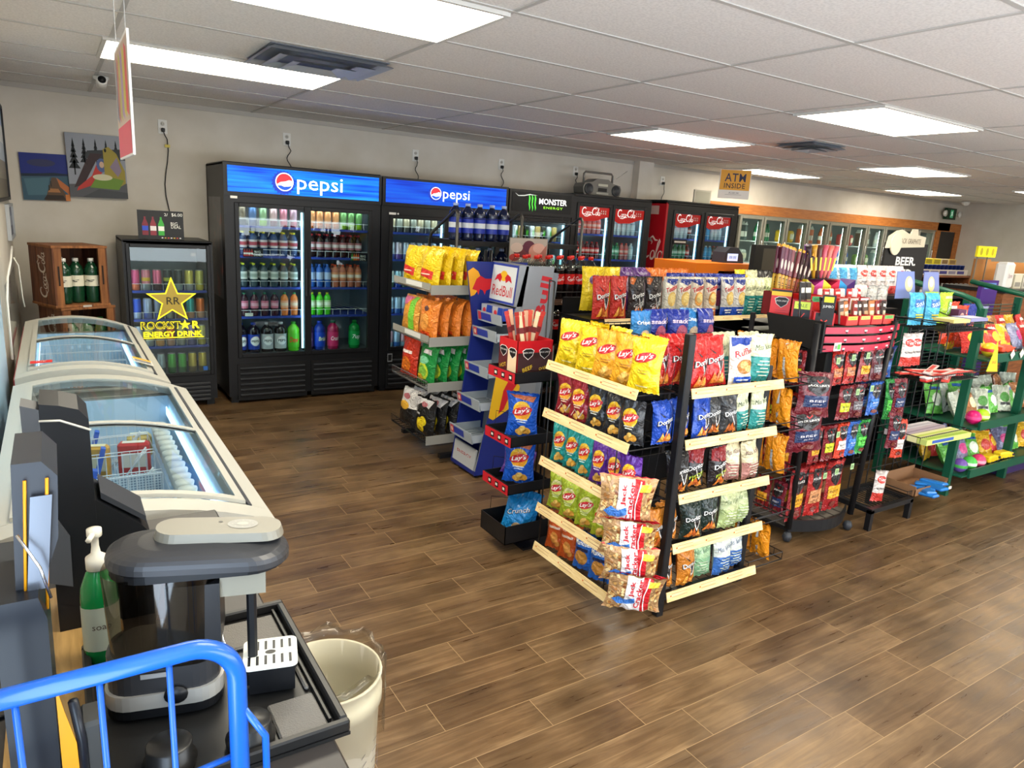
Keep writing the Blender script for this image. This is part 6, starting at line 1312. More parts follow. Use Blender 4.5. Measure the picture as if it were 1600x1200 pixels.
# ---- cola bottle rack
t = thing('cola_rack', 'dark wooden shelved rack of big cola bottles with a picnic photo on top', 'rack', (3.0, 4.55, 0))
b = MB(); b.box(.80, .82, .0, .42, .02, 1.36, mat('rack_side_grey', '8c8e90', .4)); b.box(0, .02, 0, .42, .02, 1.36, BLACKM); b.box(.02, .80, .4, .42, .02, 1.36, BLACKM); b.box(0, .82, 0, .42, 0, .06, BLACK)
b.build('frame', t)
for z in (1.105, .74, .38):
    b = MB(); b.box(.02, .80, .02, .4, z-.02, z, BLACKM); s = b.build('shelf', t)
    b = MB(); b.box(.0, .80, -.005, .018, z-.035, z+.01, wood_mat('cola_strip', '4a3428', '6a4c3a', 3, 20, 20)); 
    for k in range(5): b.decal(xf2(COLA, .08/COLA_W, .1/COLA_W, .08+.16*k, z-.02), lambda u, v: (u, -.0056, v), P('d8ccc0'))
    b.build('shelf_front', s)
b = MB()
for z in (1.18, 1.27): b.tube([(.02, .02, z-.1), (.81, .02, z-.1), (.81, .4, z-.06)], .004, BLACKM, 4)
b.build('guard_wire', t)
cola = BT('big_cola', '18100f', 'c8201e', 'd82a22', h=.345, r=.053, ls=(.36, .60), empty=True, dec=lambda b, r, h: b.decal(xf2(COLA, r*1.75/COLA_W, r*1.75/COLA_W*1.4, -r*.85, h*.455), wrapfn(r), P('f6f2ee')))
for j in range(2):
    for i in range(7): put(*cola, (3.08+.109*i, 4.63+.12*j, 1.107), (0, 0, R_.uniform(-.3, .1)), 'big red-labelled cola bottle, %s from left in %s row of top shelf' % (ORD[i], 'front' if j == 0 else 'back'), 'bottle', 'big cola bottles on the dark rack')
for i in range(7): put(*cola, (3.08+.109*i, 4.63, .741), (0, 0, R_.uniform(-.3, .1)), 'big cola bottle, %s from left on the middle shelf of dark rack' % ORD[i], 'bottle', 'big cola bottles on the dark rack')
g7 = BT('big_green2', '0e3a20', '2a5a3a', '1a4a2a', h=.33, r=.05)
for i in range(7): put(*g7, (3.08+.109*i, 4.63, .381), (0, 0, 0), 'big dark green bottle, %s from left on the lowest rack shelf' % ORD[i], 'bottle', 'big green bottles on the dark rack')
b = MB(); b.box(-.19, .19, 0, .006, 0, .21, P('8a8478')); b.decal(rect2(-.185, .005, .185, .205), lambda u, v: (u, -.0006, v), P('b0a498'))
for k, (sh, c) in enumerate(((ell2(-.06, .10, .09, .05), '6a2e34'), (ell2(-.12, .13, .06, .04), 'c8b0a0'), (ell2(.0, .14, .06, .05), '5a2438'), (ell2(.09, .10, .09, .07), 'c88a78'), (ell2(.1, .13, .06, .04), 'd8a898'), (ell2(-.14, .05, .05, .03), 'a83a34'), (poly2([(.06, .02), (.18, .02), (.18, .16)]), 'a86a5c'))): b.decal(sh, lambda u, v: (u, -.001-.0004*k, v), P(c))
tag(b.build('picnic_photo', loc=(3.33, 4.96, 1.362)), 'printed food photo panel standing above the cola bottles', 'sign')
# ---- black rack behind with blue capped cola multipacks
t = thing('bottle_rack', 'black metal rack with bent tube rails in front of the claw emblem fridge', 'rack', (2.75, 5.15, 0))
b = MB()
for x in (0.0, .62, 1.27):
    b.tube([(x, .5, 0), (x, .5, 1.5), (x, .46, 1.56), (x, .06, 1.755), (x+.0, .02, 1.76), (x, 0, 1.73), (x, 0, .06)], .013, mat('tube_gunmetal', '55534e', .3, .7), 7)
b.build('tube_frame', t)
for z in (1.52, 1.16, .8):
    b = MB(); b.box(.014, 1.256, .02, .48, z-.04, z, BLACKM); b.build('shelf', t)
b = MB(); b.tube([(0, .02, 1.70), (1.27, .02, 1.70)], .003, BLACKM, 4); 
for k in range(12): b.tube([(.62+.055*k, .02, 1.70), (.62+.055*k, .0, 1.76)], .0018, BLACKM, 3)
b.build('wire_rail', t)
pb = BT('big_pepsi', '141c3a', '2336a0', 'a8b8e0', h=.30, r=.053, band='d4d8dc', ls=(.2, .62))
for i, x in enumerate((2.82, 2.935, 3.05, 3.17, 3.29)): put(*pb, (x, 5.32, 1.521), (0, 0, 0), 'big blue and white cola bottle, %s from left on top of the black rack' % ORD[i], 'bottle', 'blue cola bottles on the black rack')
for i, x in enumerate((2.82, 2.935, 3.05, 3.17, 3.29)): put(*pb, (x, 5.32, 1.161), (0, 0, 0), 'big blue and white cola bottle, %s from left on the second black rack shelf' % ORD[i], 'bottle', 'blue cola bottles on the black rack')
# finish the bag labels: count repeats of one flavour on one shelf
for o, lab, where, key in LATER:
    n = SEEN[key]
    if n > 1:
        c = SEEN.setdefault(('i', key), 0); SEEN[('i', key)] = c+1; lab = lab.replace(' bag', ' bag, %s from left,' % ORD[c])
    o['label'] = (lab+' '+where).replace(',,', ',')
# ================================================================ JERKY RACK
t = thing('jerky_rack', 'black wheeled rack with curved red strips, full of jerky pouches', 'rack', (3.45, 2.27, 0))
def arc_pts(x0, x1, y, bulge, n=14): return [(x0+(x1-x0)*i/n, y-bulge*sin(pi*i/n)) for i in range(n+1)]
def arcband(b, x0, x1, y, bulge, z0, z1, m, th=.006, n=14):
    p = arc_pts(x0, x1, y, bulge, n); q = arc_pts(x0, x1, y+th, bulge, n); vs = [(a, c, z) for z in (z0, z1) for a, c in p]+[(a, c, z) for z in (z0, z1) for a, c in q]; k = n+1; fs = []
    for i in range(n):
        fs += [(i, i+1, k+i+1, k+i), (2*k+i+1, 2*k+i, 3*k+i, 3*k+i+1), (k+i, k+i+1, 3*k+i+1, 3*k+i), (i+1, i, 2*k+i, 2*k+i+1)]
    b.add(vs, fs, m)
for x, y, x2 in ((0, 0, .0), (.56, -.03, .70)):
    b = MB(); b.tube([(x, y, .08), (x2, y+.02, 1.27)], .019, BLACKM, 8); b.build('post', t)
for x, y in ((0, .45), (.55, .45)): b = MB(); b.tube([(x, y, .08), (x, y, 1.27)], .016, BLACKM, 6); b.build('post', t)
b = MB(); arcband(b, .0, .56, -.0, .09, .06, .13, BLACKM, .01)
p = arc_pts(.0, .56, .01, .085); b.prism(p+[(.56, .45), (-.02, .45)], .06, .075, BLACKM, 'z'); b.build('base_tray', t)
b = MB()
for i in range(7): b.box(.02+.085*i, .09+.085*i, .0, .42, .0751, .082, P('6a6258', .6))
b.build('base_liner', t)
for x, y in ((.0, -.0), (.5, -.06), (.02, .42), (.53, .42)): b = MB(); b.lathe([(.0001, -.03), (.02, -.025), (.028, 0), (.02, .025), (.0001, .03)], DKGREY, 14, c=(x, y, .03)); b.build('caster', t)
def jbase(z): return 1.0
for i, (z0, z1) in enumerate(((1.215, 1.25), (1.165, 1.20), (1.115, 1.15))):
    b = MB(); arcband(b, .05, .78-.012*i, -.0, .055, z0, z1, P('b82440', .35), .008)
    p = arc_pts(.05, .78, .01, .05); b.prism(p+[(.78, .56), (.05, .56)], z0-.006, z0, BLACKM, 'z')
    s = b.build('curved_shelf', t); b = MB(); pp = arc_pts(.05, .78-.012*i, -.0, .056, 5)
    for k in range(1, 5): x, y = pp[k]; b.box(x-.014, x+.014, y-.0012, y+.003, z0+.012, z0+.022, P('d8b8b8')); b.box(x-.006, x+.006, y-.0018, y, z0+.004, z0+.012, BLACK)
    b.build('strip_marks', s)
b = MB(); b.prism([(.0, 1.11), (.0, 1.28), (.38, 1.28), (.34, 1.16)], .03, .045, mat('side_panel_black', '121212', .6), 'x'); b.build('side_panel', t)
b = MB(); b.box(0, .062, 0, .002, 0, .045, P('d8dcd0')); b.decal(rect2(.03, .008, .056, .036), lambda u, v: (u, -.0006, v), P('5ab848')); b.decal(rect2(.006, .012, .028, .03), lambda u, v: (u, -.0006, v), P('8a8a80')); tag(b.build('price_tag', loc=(3.475, 2.19, 1.135)), 'white and green price tag hanging at the corner of the red strips', 'price tag')
G8 = 'jerky pouches hanging on the black rack'
def pouch(base, panel, ink='1a1a1a', name="JACK LINK'S", shieldc='1a1416', low=None, top=None):
    d = [(shield(0, .68, .36), 'c8b8a8')] if 0 else []
    sh = poly2([(-.34, .86), (-.25, .92), (.25, .92), (.34, .86), (.3, .62), (0, .48), (-.3, .62)])
    d += [(sh, shieldc), (ctext(name, 0, .72, .06, .62, bold=.02), 'f2eee6'), (stroke2([(-.1, .84), (0, .78), (.1, .84)], .03), 'b82a2a'), (rect2(-.38, .24, .38, .5, 6, 3) if not low else rect2(-.38, .18, .38, .46, 6, 3), panel), (ctext('BEEF', 0, .38, .05, .5), ink), (ctext('jerky', 0, .30, .04, .3), ink), (ell2(0, .12, .2, .06, 12, 2), '7a3a30')]
    if top: d.append((ctext(top, 0, .955, .045, .6, bold=.02), 'd83a2a'))
    return dict(base=base, decs=d)
B['jr'] = pouch('a8241e', 'c87a4a'); B['jy'] = pouch('8a1c20', 'e8a428'); B['jl'] = pouch('7a1a22', 'c8cc2a'); B['jg'] = pouch('5a1620', '6a6468', 'e8e8e8'); B['jb'] = pouch('2a5aa8', '3a7ac8', 'f0f0f0'); B['jk'] = pouch('a82420', 'c88a5a', top='JUMBO'); B['jj'] = pouch('981e20', 'e8a82a', top='JUMBO')
B['jx'] = pouch('6a1424', '20345e', 'f0e8e8'); B['jgr'] = pouch('2a8a3a', '5ac84a'); B['jor'] = pouch('c83a20', 'e8e0d8')
NM.update(jr='tan-panelled red jerky', jy='amber-panelled jerky', jl='lime-panelled maroon jerky', jg='grey-panelled maroon jerky', jb='blue jerky', jk='red jumbo jerky', jj='yellow-panelled jumbo jerky', jx='maroon and navy jerky', jgr='green jerky', jor='orange red jerky')
LATER = []
def pch(k, x, z, y, where, w=.125, h=.19, face=0, note=' pouch'):
    o = put(('p', k, w, h), mkbag(k, w, h, .028, hash_(k)), (x, y, z), (-.02, R_.uniform(-.03, .03), rad(face+R_.uniform(-5, 5))), None, 'jerky', G8)
    c = SEEN.get((k, where), 0); SEEN[(k, where)] = c+1; LATER.append((o, NM[k]+' bag', where, (k, where)))
y = 2.24
for k, x in (('jr', 3.60), ('jr', 3.72), ('jy', 3.86), ('jg', 3.99)): pch(k, x+.02, .93, y, 'hanging in the top row of the jerky rack')
for k, x in (('jl', 3.70), ('jg', 3.83), ('jb', 4.0)): pch(k, x+.04, .715, y, 'in the second hanging row of jerky rack', h=.2)
for k, x in (('jb', 3.99),): pch(k, x+.03, .72, y+.06, 'behind the second row of jerky rack', w=.13)
for k, x in (('jy', 3.53), ('jl', 3.66), ('jor', 3.78), ('jb', 3.88), ('jgr', 3.99)): pch(k, x+.03, .47, y+.02, 'in the third hanging row of jerky rack', h=.21, w=.12)
for k, x in (('jy', 3.49), ('jk', 3.66), ('jj', 3.845)): pch(k, x-.0, .13, y+.04, 'standing on the base of jerky rack', h=.31, w=.17)
for k, x in (('jy', 3.52), ('jk', 3.68), ('jk', 3.84)): pch(k, x+.02, .13, y+.14, 'in back row on the base of jerky rack', h=.28, w=.14)
for i, yy_ in enumerate((2.53, 2.43, 2.33)):
    for j, z in enumerate((.92, .68, .44, .16)): pch(('jy', 'jx', 'jl', 'jk')[(i+j) % 4], 3.395, z, yy_, 'left side of jerky rack, %s row' % ORD[j], w=.095, h=.2, face=-90)
for i, (x, z, lab) in enumerate(((3.335, .79, 'big clear maroon and navy jerky pack, upper one at the rack corner'), (3.32, .60, 'big clear maroon and navy jerky pack, lower one at the rack corner'))):
    put(('bigj',), mkbag('jx', .24, .24, .06, 11), (x, 2.17, z), (-.06, .05*(1-2*i), rad(-14)), lab, 'jerky', 'big jerky packs')
b = MB()
for z in (1.13, .92, .69, .40): b.tube([(3.46, 2.27, z), (4.12, 2.24, z)], .003, BLACKM, 5)
tag(b.build('hook_rails'), 'thin black cross rails carrying the hanging jerky pouches', 'rail') if 0 else b.build('hook_rail', t, loc=(-3.45, -2.27, 0))
for i, (x, z) in enumerate(((3.56, 1.075), (3.70, 1.085), (3.84, 1.09), (3.80, .88), (3.94, .89), (3.68, .64), (3.62, .40), (3.73, .41), (3.88, .42))):
    b = MB(); b.box(-.016, .016, -.001, .001, -.018, .018, P('a8c890')); b.decal(rect2(-.01, -.01, .01, .01), lambda u, v: (u, -.0016, v), P('7a9a6a')); tag(b.build('price_tag', loc=(x, 2.205, z)), 'small pale green price tag on the jerky rack, %s of nine' % ORD[i], 'price tag', 'green price tags on the jerky rack')
# ---- display boxes on top of the jerky rack
def openbox(name, label, x, y, z, w, d, h, c, front=None, fc='141414', cap=None, group=None, back=0, rz=0):
    t = thing(name, label, 'display box', (x, y, z), rz, group); m = P(c, .4)
    b = MB(); b.box(0, w, 0, .003, 0, h, m); b.box(0, .003, .003, d, 0, h, m); b.box(w-.003, w, .003, d, 0, h, m); b.box(0, w, d-.003, d, 0, h+back, m); b.box(0, w, 0, d, 0, .003, m); b.build('box', t)
    b = MB(); f = lambda u, v, q=0: (u, -.0008-q, v)
    if front: b.decal(rect2(w*.08, h*.04, w*.92, h*.96), f, P(front))
    if cap: b.decal(rect2(w*.1, h*.6, w*.9, h*.95), lambda u, v: f(u, v, .0006), P(cap)); b.decal(ctext('SALE', w*.5, h*.77, h*.16, w*.5), lambda u, v: f(u, v, .0012), P('2a5a2a'))
    b.decal(stroke2([(w*.35, h*.42), (w*.5, h*.22), (w*.65, h*.42)], w*.06), lambda u, v: f(u, v, .0008), P('d83a30')); b.build('print', t); return t
b_t = thing('jerky_carton', 'tall red carton with a black shield logo on top of the rack', 'carton', (3.495, 2.645, 1.2515), rad(-52))
b = MB(); b.box(0, .11, 0, .09, 0, .165, P('d01e1c', .35)); b.build('box', b_t)
b = MB(); f = lambda u, v, q=0: (u, -.0008-q, v); b.decal(rect2(0, .13, .11, .154), f, P('e8b828')); b.decal(rect2(0, .154, .11, .165), f, P('201414')); b.decal(shield(.06, .095, .04), f, P('d8d0c8')); b.decal(shield(.06, .095, .036), lambda u, v: f(u, v, .0006), P('141214')); b.decal(ctext("JACK LINK'S", .06, .10, .012, .062), lambda u, v: f(u, v, .0012), P('f0ece4'))
for k in range(3): b.decal(rect2(.03, .045-.012*k, .09, .047-.012*k), f, P('8a1414'))
b.build('print', b_t)
STK = [('c8a02a', '5a2030'), ('e0a83a', '6a2438'), ('b8702a', '7a3030'), ('8a3a2a', '3a1818')]
def mstick(c1, c2):
    def mk():
        b = MB(); b.box(-.012, .012, -.007, .007, 0, .14, P(c1, .3), bev=.004); b.box(-.0125, .0125, -.0075, .0075, .14, .30, P(c2, .3), bev=.004); b.box(-.013, .013, -.002, .002, .30, .315, P('e0a030'))
        b.decal(ctext('SLIM', 0, 0, .014, .1, rot=pi/2), lambda u, v: (u, -.0078, v+.07), P('2a1414')); b.decal(ell2(0, .2, .009, .03, 12), lambda u, v: (u, -.0082, v), P('d8c0b0')); return b.build('meat_stick')
    return mk
for i in range(14):
    r = 0 if i < 8 else 1; j = i if i < 8 else i-8; c = STK[(0, 1, 0, 2, 2, 3, 3, 3)[j] if r == 0 else j % 4]
    put('ms'+c[0], mstick(*c), (3.62+.032*j, 2.705+.035*r, 1.36-.006*j), (0, .0+.05*(j-2)*(j > 3), R_.uniform(-.15, .15)), 'tall yellow and maroon meat stick, %s from left in %s row behind the red carton' % (ORD[j], ('front', 'back')[r]), 'meat stick', 'meat sticks behind the red carton')
openbox('stick_tray', 'dark open box that the tall meat sticks stand in', 3.60, 2.685, 1.2515, .29, .1, .14, '7a1c20')
def snack(c1, c2, w=.045, h=.12, th=.012):
    def mk():
        b = MB(); b.box(-w/2, w/2, -th/2, th/2, 0, h, P(c1, .3), bev=th*.4); b.decal(rect2(-w*.35, h*.25, w*.35, h*.55), lambda u, v: (u, -th/2-.0006, v), P(c2)); b.decal(rect2(-w*.35, h*.72, w*.35, h*.85), lambda u, v: (u, -th/2-.0006, v), P('e8e0d0')); return b.build('snack_pack')
    return mk
def fillbox(x, y, z, w, d, cs, n, desc, grp, h=.12, cat='snack pack', tilt=-.15):
    for i in range(n):
        c = cs[i % len(cs)]; put(('sn', c, h), snack(*c, h=h), (x+w*(i+.5)/n, y+d*(.4+.3*(i % 2)), z), (tilt+R_.uniform(-.08, .05), R_.uniform(-.12, .12), R_.uniform(-.3, .3)), '%s, %s from left' % (desc, ORD[i]), cat, grp)
JD = [('2a2422', '6a5a4a'), ('3a3028', 'b89a6a'), ('221c1c', '8a3a30')]
openbox('jerky_box', 'black open box with green and yellow price cap, left on the rack top', 3.50, 2.50, 1.2515, .105, .09, .12, 'b01c20', '1c1618', cap='c8d84a', rz=rad(-52)); fillbox(3.535, 2.45, 1.256, .09, .03, JD, 6, 'tall dark jerky stick in the left black open box', 'jerky sticks in open boxes', h=.22)
openbox('jerky_box', 'red open box with black front panel beside the left price cap box', 3.52, 2.37, 1.2515, .11, .07, .07, 'c01c20', '1a1416', rz=rad(-45)); fillbox(3.575, 2.32, 1.256, .06, .05, [('4a443c', 'c8a050'), ('2a2220', 'd8d0c0')], 5, 'dark jerky pack in the second open box', 'jerky sticks in open boxes', h=.15)
b_t = thing('price_flag', 'black card with yellow top standing in the second open box', 'price card', (3.555, 2.315, 1.30), rad(-45)); b = MB(); b.box(-.035, .035, 0, .002, 0, .12, P('141214')); b.build('sheet', b_t); b = MB(); b.decal(rect2(-.025, .08, .025, .11), lambda u, v: (u, -.0007, v), P('e8d82a')); b.decal(ctext('JUMBO', 0, .055, .018, .055), lambda u, v: (u, -.0007, v), P('e8e8e0')); b.build('print', b_t)
for i, (x, c) in enumerate(((3.685, 'c4242a'), (3.81, 'c4242a'), (3.93, 'c4242a'), (4.05, 'b8302c'))):
    openbox('snack_box', 'small red box with price cap along the curved edge, %s from left' % ORD[i], x, 2.275, 1.2515, .11, .10, .055, c, 'c83a30', cap=('c8d84a', 'd8dc70', 'e0c84a', '6ab85a')[i], group='red boxes along the curved edge')
    fillbox(x+.005, 2.285, 1.255, .10, .08, [('5a4438', 'b8946a'), ('8a2a24', 'e0d0b8'), ('b8703a', 'e8d0a0'), ('3a2c28', 'c8b89a')][i % 2:], 4, 'brown snack pack in the %s red box of the curved edge' % ORD[i], 'snack packs along the curved edge', h=.13)
# risers behind
b_t = thing('counter_riser', 'black stepped riser behind the open jerky boxes', 'riser', (3.5, 2.5, 1.251)); b = MB(); b.box(.165, .8, .0, .15, 0, .05, BLACK); b.build('lower_step', b_t); b = MB(); b.box(.32, .9, .15, .32, 0, .11, BLACK); b.build('upper_step', b_t)
openbox('jerky_box', 'bright red open box with green, white label behind the price card', 3.67, 2.51, 1.302, .14, .12, .09, 'd02420', 'd02420', cap='5ab87a')
for i, (x, c) in enumerate(((3.83, 'c82c2a'), (3.95, 'd8402a'), (4.06, 'd04a30'), (4.17, 'b82424'))): openbox('candy_box', 'red and white candy box on the riser, %s from left' % ORD[i], x, 2.51, 1.302, .1, .12, .075, c, 'e8e0dc', group='candy boxes on the riser'); fillbox(x, 2.53, 1.306, .1, .08, [('e0d8d4', 'c82c2c'), ('d87a2a', 'e8e0a0'), ('c8302a', 'f0e8e0')], 3, 'white and red candy pack in riser box %s' % ORD[i], 'candy packs on the riser', h=.12)
BC4 = ['c8b82a', 'c83a8a', 'e0d028', 'd82a4a', '3a9ad8', '4a2a6a']
for i, c in enumerate(BC4):
    b = MB(); b.prism([(0, 0), (.085, 0), (.085, .07), (.0, .11)] if i % 2 == 0 else [(0, 0), (.085, 0), (.085, .11), (.0, .07)], 0, .1, P(c, .35), 'y'); tag(b.build('pointed_box', loc=(3.84+.085*i, 2.67, 1.362)), '%s slanted candy box in the colourful row under the cone wraps' % ('olive', 'magenta', 'yellow', 'crimson', 'sky blue', 'dark violet')[i], 'display box', 'slanted candy boxes')
for i in range(12):
    c = ['3a2a30', '8a4a9a', 'c8902a', '2a2a30', '5a3a30', 'c86a2a', 'd85a6a', '3a8a9a', 'e07a6a', 'b8b0a8', 'd86a70', '4a3a40'][i]
    b = MB(); a = (i-5.5)/5.5; T = Matrix.Rotation(a*.28, 4, 'Y'); b.lathe([(.008, 0), (.014, .05), (.016, .17), (.02, .205), (.0001, .19)], P(c, .3), 10, T=T)
    b.decal(rect2(-.009, .05, .009, .13), lambda u, v: T @ Vector((u, -.0168, v)), P(['e8c84a', 'f0e8e0'][i % 2])); o = tag(b.build('candy_cone', loc=(4.02+a*.10, 2.71+.03*(i % 2), 1.475)), 'long twisted candy wrap standing in the bouquet, %s from left' % ORD[i], 'candy', 'candy wraps in the bouquet')
b = MB(); b.box(-.15, .15, -.05, .05, 0, .002, BLACK); tag(b.build('bouquet_tray', loc=(4.02, 2.72, 1.4725)), 'thin black tray under the candy bouquet', 'tray')
# ================================================================ SNACK UNIT BEHIND (white packs, dark beer sign)
t = thing('snack_unit', 'dark shelf unit behind the jerky rack with white and red packs', 'shelf unit', (4.6, 2.95, 0)); b = MB(); b.box(0, 1.85, .0, .5, 0, .06, BLACK); b.box(0, .03, 0, .5, .06, 1.3, BLACK); b.box(1.82, 1.85, 0, .5, .06, 1.3, BLACK); b.box(.03, 1.82, .23, .26, .06, 1.3, mat('gondola_back', '')); b.build('frame', t)
for z in (1.33, .95, .6): b = MB(); b.box(0, 1.85, 0, .5, z-.03, z, BLACKM); b.build('shelf', t)
B['whr'] = dict(base='dcd0c8', bands=((.28, 'c83a30'),), decs=[(ell2(0, .72, .38, .12, 18, 3), 'd03a30'), (rect2(-.3, .4, .3, .46, 4), '8a8480'), (ctext('Twist', 0, .72, .1, .6, bold=.02), 'f0e8e4')]); NM['whr'] = 'white and red candy'
B['blw'] = dict(base='c8dce4', decs=[(rect2(-.4, .5, .4, .9, 6, 3), '4aa0d0'), (rect2(-.3, .2, -.1, .5, 3), '1a1a1c'), (rect2(.1, .2, .3, .5, 3), 'b8c8d0')]); NM['blw'] = 'pale blue and white candy'
B['whp'] = dict(base='d8d4cc', decs=[(rect2(-.35, .15, .35, .35, 5), '8a2a30')]); NM['whp'] = 'plain white topped candy'
for i, k in enumerate(('blw', 'blw', 'blw', 'whr', 'whr', 'whr', 'whr', 'whr')): place(k, 4.66+.125*i, 3.04, 1.332, 0, 'on top of unit behind jerky rack', .13, .21, .05, 'candy bags on the snack unit', cat='candy bag')
for i in range(4): place('whp', 4.62+.13*i, 2.85+.0*i, 1.255, -8, 'leaning on unit behind jerky rack', .11, .16, .04, 'candy bags on the snack unit', cat='candy bag')
b = MB(); b.box(-.0, .62, 0, .07, 0, .006, BLACKM); b.box(0, .62, .055, .07, -.2, 0, BLACKM); tag(b.build('front_ledge', loc=(4.55, 2.81, 1.248)), 'narrow black ledge carrying the white topped candy bags', 'ledge')
t = thing('beer_sign', 'black upright sign reading beer said with a cream plaque on top', 'sign', (5.85, 3.2, 1.3305)); t.scale = (1, 1, 1.15); (None); b = MB(); b.box(-.3, .32, 0, .02, 0, .34, P('1c1a18')); b.build('board', t)
b = MB(); b.decal(ctext('BEER.', .02, .215, .06, .3, bold=.03), lambda u, v: (u, -.001, v), P('e8e4dc')); b.decal(ctext('SAID', .0, .13, .06, .27, bold=.03), lambda u, v: (u, -.001, v), P('e8e4dc')); b.build('lettering', t)
b = MB(); b.prism([(-.32, .30), (.24, .32), (.24, .39), (.12, .40), (.1, .44), (.03, .44), (.0, .40), (-.12, .43), (-.2, .42), (-.3, .38)], -.012, -.001, P('d0c4a8'), 'y'); b.lathe([(.075, 0), (.075, .01), (.0001, .01)], P('d8ccb0'), 20, T=Matrix.Translation((-.2, -.013, .33)) @ Matrix.Rotation(pi/2, 4, 'X'), smooth=False); b.decal(ctext('BLACK GRAPHITE', .0, .355, .035, .34), lambda u, v: (u, -.0135, v), P('6a5a48')); b.build('plaque', t)
# ================================================================ BLACK WIRE RACK
t = thing('wire_rack', 'low black wire grid rack with empty baskets of candy boxes', 'rack', (4.07, 2.15, 0))
b = MB()
for x, y in ((.0, .0), (.44, .0), (.0, .26), (.44, .26)): b.box(x-.016, x+.016, y-.016, y+.016, 0, .13, BLACKM)
for q in ((-.016, .456, -.016, .016), (-.016, .456, .244, .276), (-.016, .016, .016, .244), (.424, .456, .016, .244)): b.box(*q, .11, .14, BLACKM)
b.build('base_frame', t); b = MB()
for i in range(13): b.tube([(.0+.034*i, 0, .135), (.0+.034*i, .26, .135)], .0035, BLACKM, 4)
b.build('base_grille', t)
b = MB()
for i in range(10): x = .2+.1*i; b.tube([(x, .28, .12), (x, .28, 1.28)], .004, BLACKM, 4)
for i in range(12): z = .14+.1*i; b.tube([(.2, .282, z), (1.1, .282, z)], .0032, BLACKM, 4)
b.build('grid_panel', t)
b = MB(); b.tube([(.35, .29, .14), (.6, .6, .9), (.85, .29, .14)], .004, BLACKM, 4); b.tube([(.22, .29, 1.25), (.6, .6, .9), (1.1, .29, 1.25)], .004, BLACKM, 4); b.build('brace', t)
WB = [(.36, .93, 1.22), (.36, .93, .90), (.40, .97, .50), (.42, .92, .13)]
for i, (x0, x1, z) in enumerate(WB):
    b = MB(); y0, y1 = -.05+.02*i, .27; m = BLACKM
    for zz in (z, z+.045): b.tube([(x0, y0, zz), (x1, y0, zz), (x1, y1, zz), (x0, y1, zz)], .003, m, 4, closed=True)
    n = int((x1-x0)/.022)
    for k in range(n+1): x = x0+(x1-x0)*k/n; b.tube([(x, y0, z+.045), (x, y0, z), (x, y1, z)], .002, m, 3)
    for k in range(5): y = y0+(y1-y0)*k/4; b.tube([(x0, y, z), (x1, y, z)], .002, m, 3)
    b.build('basket', t)
b = MB(); b.tube([(.36, .27, 1.27), (.36, -.06, 1.28), (.36, -.06, 1.2)], .004, BLACKM, 5); b.tube([(.62, .27, 1.35), (.62, -.02, 1.27), (.93, -.02, 1.27)], .003, BLACKM, 4); b.build('top_rail', t)
B['bluc'] = dict(base='4ab0d8', decs=[(rect2(-.35, .55, .35, .8, 4, 2), '2a6ab0'), (rot2(ctext('SOUR', 0, .66, .12, .6, bold=.02), 0, .66, .15, 1), 'e8f0f0'), (rect2(-.3, .3, .3, .34), 'f0d83a'), (rect2(-.25, .22, .3, .26), 'f0d83a')]); NM['bluc'] = 'sky blue candy'
B['grc'] = dict(base='a8d02a', decs=[(ell2(.1, .5, .2, .25, 14, 2), '6a9a3a'), (rect2(-.3, .8, .3, .88, 4), 'e8f0a0'), (rot2(ctext('SOUR', 0, .5, .12, .5, bold=.02), 0, .5, .9, 1), 'e8f0e0')]); NM['grc'] = 'lime green candy'
for k, x, y in (('bluc', 4.50, 2.33), ('bluc', 4.63, 2.30), ('grc', 4.76, 2.36), ('grc', 4.86, 2.34)): place(k, x, y, 1.225, -5, 'in top basket of black wire rack', .14, .2, .06, 'candy bags on the wire rack', cat='candy bag')
def cardb(name, label, x, y, z, w, h, c, art):
    t = thing(name, label, 'sign', (x, y, z)); t.rotation_euler = (-.15, 0, .05); b = MB(); b.prism([(-w/2, 0), (w/2, 0), (w/2*.85, h), (-w/2*.8, h)], 0, .004, P(c), 'y'); b.build('card', t); b = MB()
    for k, (sh, cc) in enumerate(art): b.decal(sh, lambda u, v: (u, -.0008-.0004*k, v), P(cc))
    b.build('print', t)
cardb('header_card', 'periwinkle header card with a pale round picture, left one', 4.55, 2.44, 1.38, .26, .17, '7a88c0', [(ell2(.04, .09, .05, .05), 'd8cc9a'), (ell2(.05, .1, .03, .03), 'e8d8c0')])
cardb('header_card', 'periwinkle header card with a pale round picture, right one', 4.86, 2.44, 1.38, .24, .17, '7a84b8', [(ell2(.0, .09, .045, .05), 'e0c890'), (ell2(.0, .1, .03, .03), 'e8dcc8')])
b = MB(); b.box(-.1, .1, 0, .12, 0, .02, P('d8c87a')); b.decal(rect2(-.08, .02, .08, .1), lambda u, v: (u, v, .0206), P('e8dca0')); tag(b.build('candy_carton', loc=(4.60, 2.1, 1.272)), 'flat pale yellow carton on the front of the top wire basket', 'carton')
b = MB(); b.box(-.11, .11, 0, .12, 0, .02, P('8a88b0')); b.decal(rect2(-.08, .02, .08, .1), lambda u, v: (u, v, .0206), P('c8c8dc')); tag(b.build('candy_carton', loc=(4.86, 2.12, 1.272)), 'flat lavender carton on the front of the top wire basket', 'carton')
b = MB(); b.box(-.05, .05, 0, .05, 0, .1, P('5a2a4a')); b.decal(ell2(0, .05, .03, .03), lambda u, v: (u, -.0006, v), P('d8b0a0')); tag(b.build('photo_box', loc=(4.93, 2.26, 1.225)), 'dark purple box with a face picture at the right of the top basket', 'box')
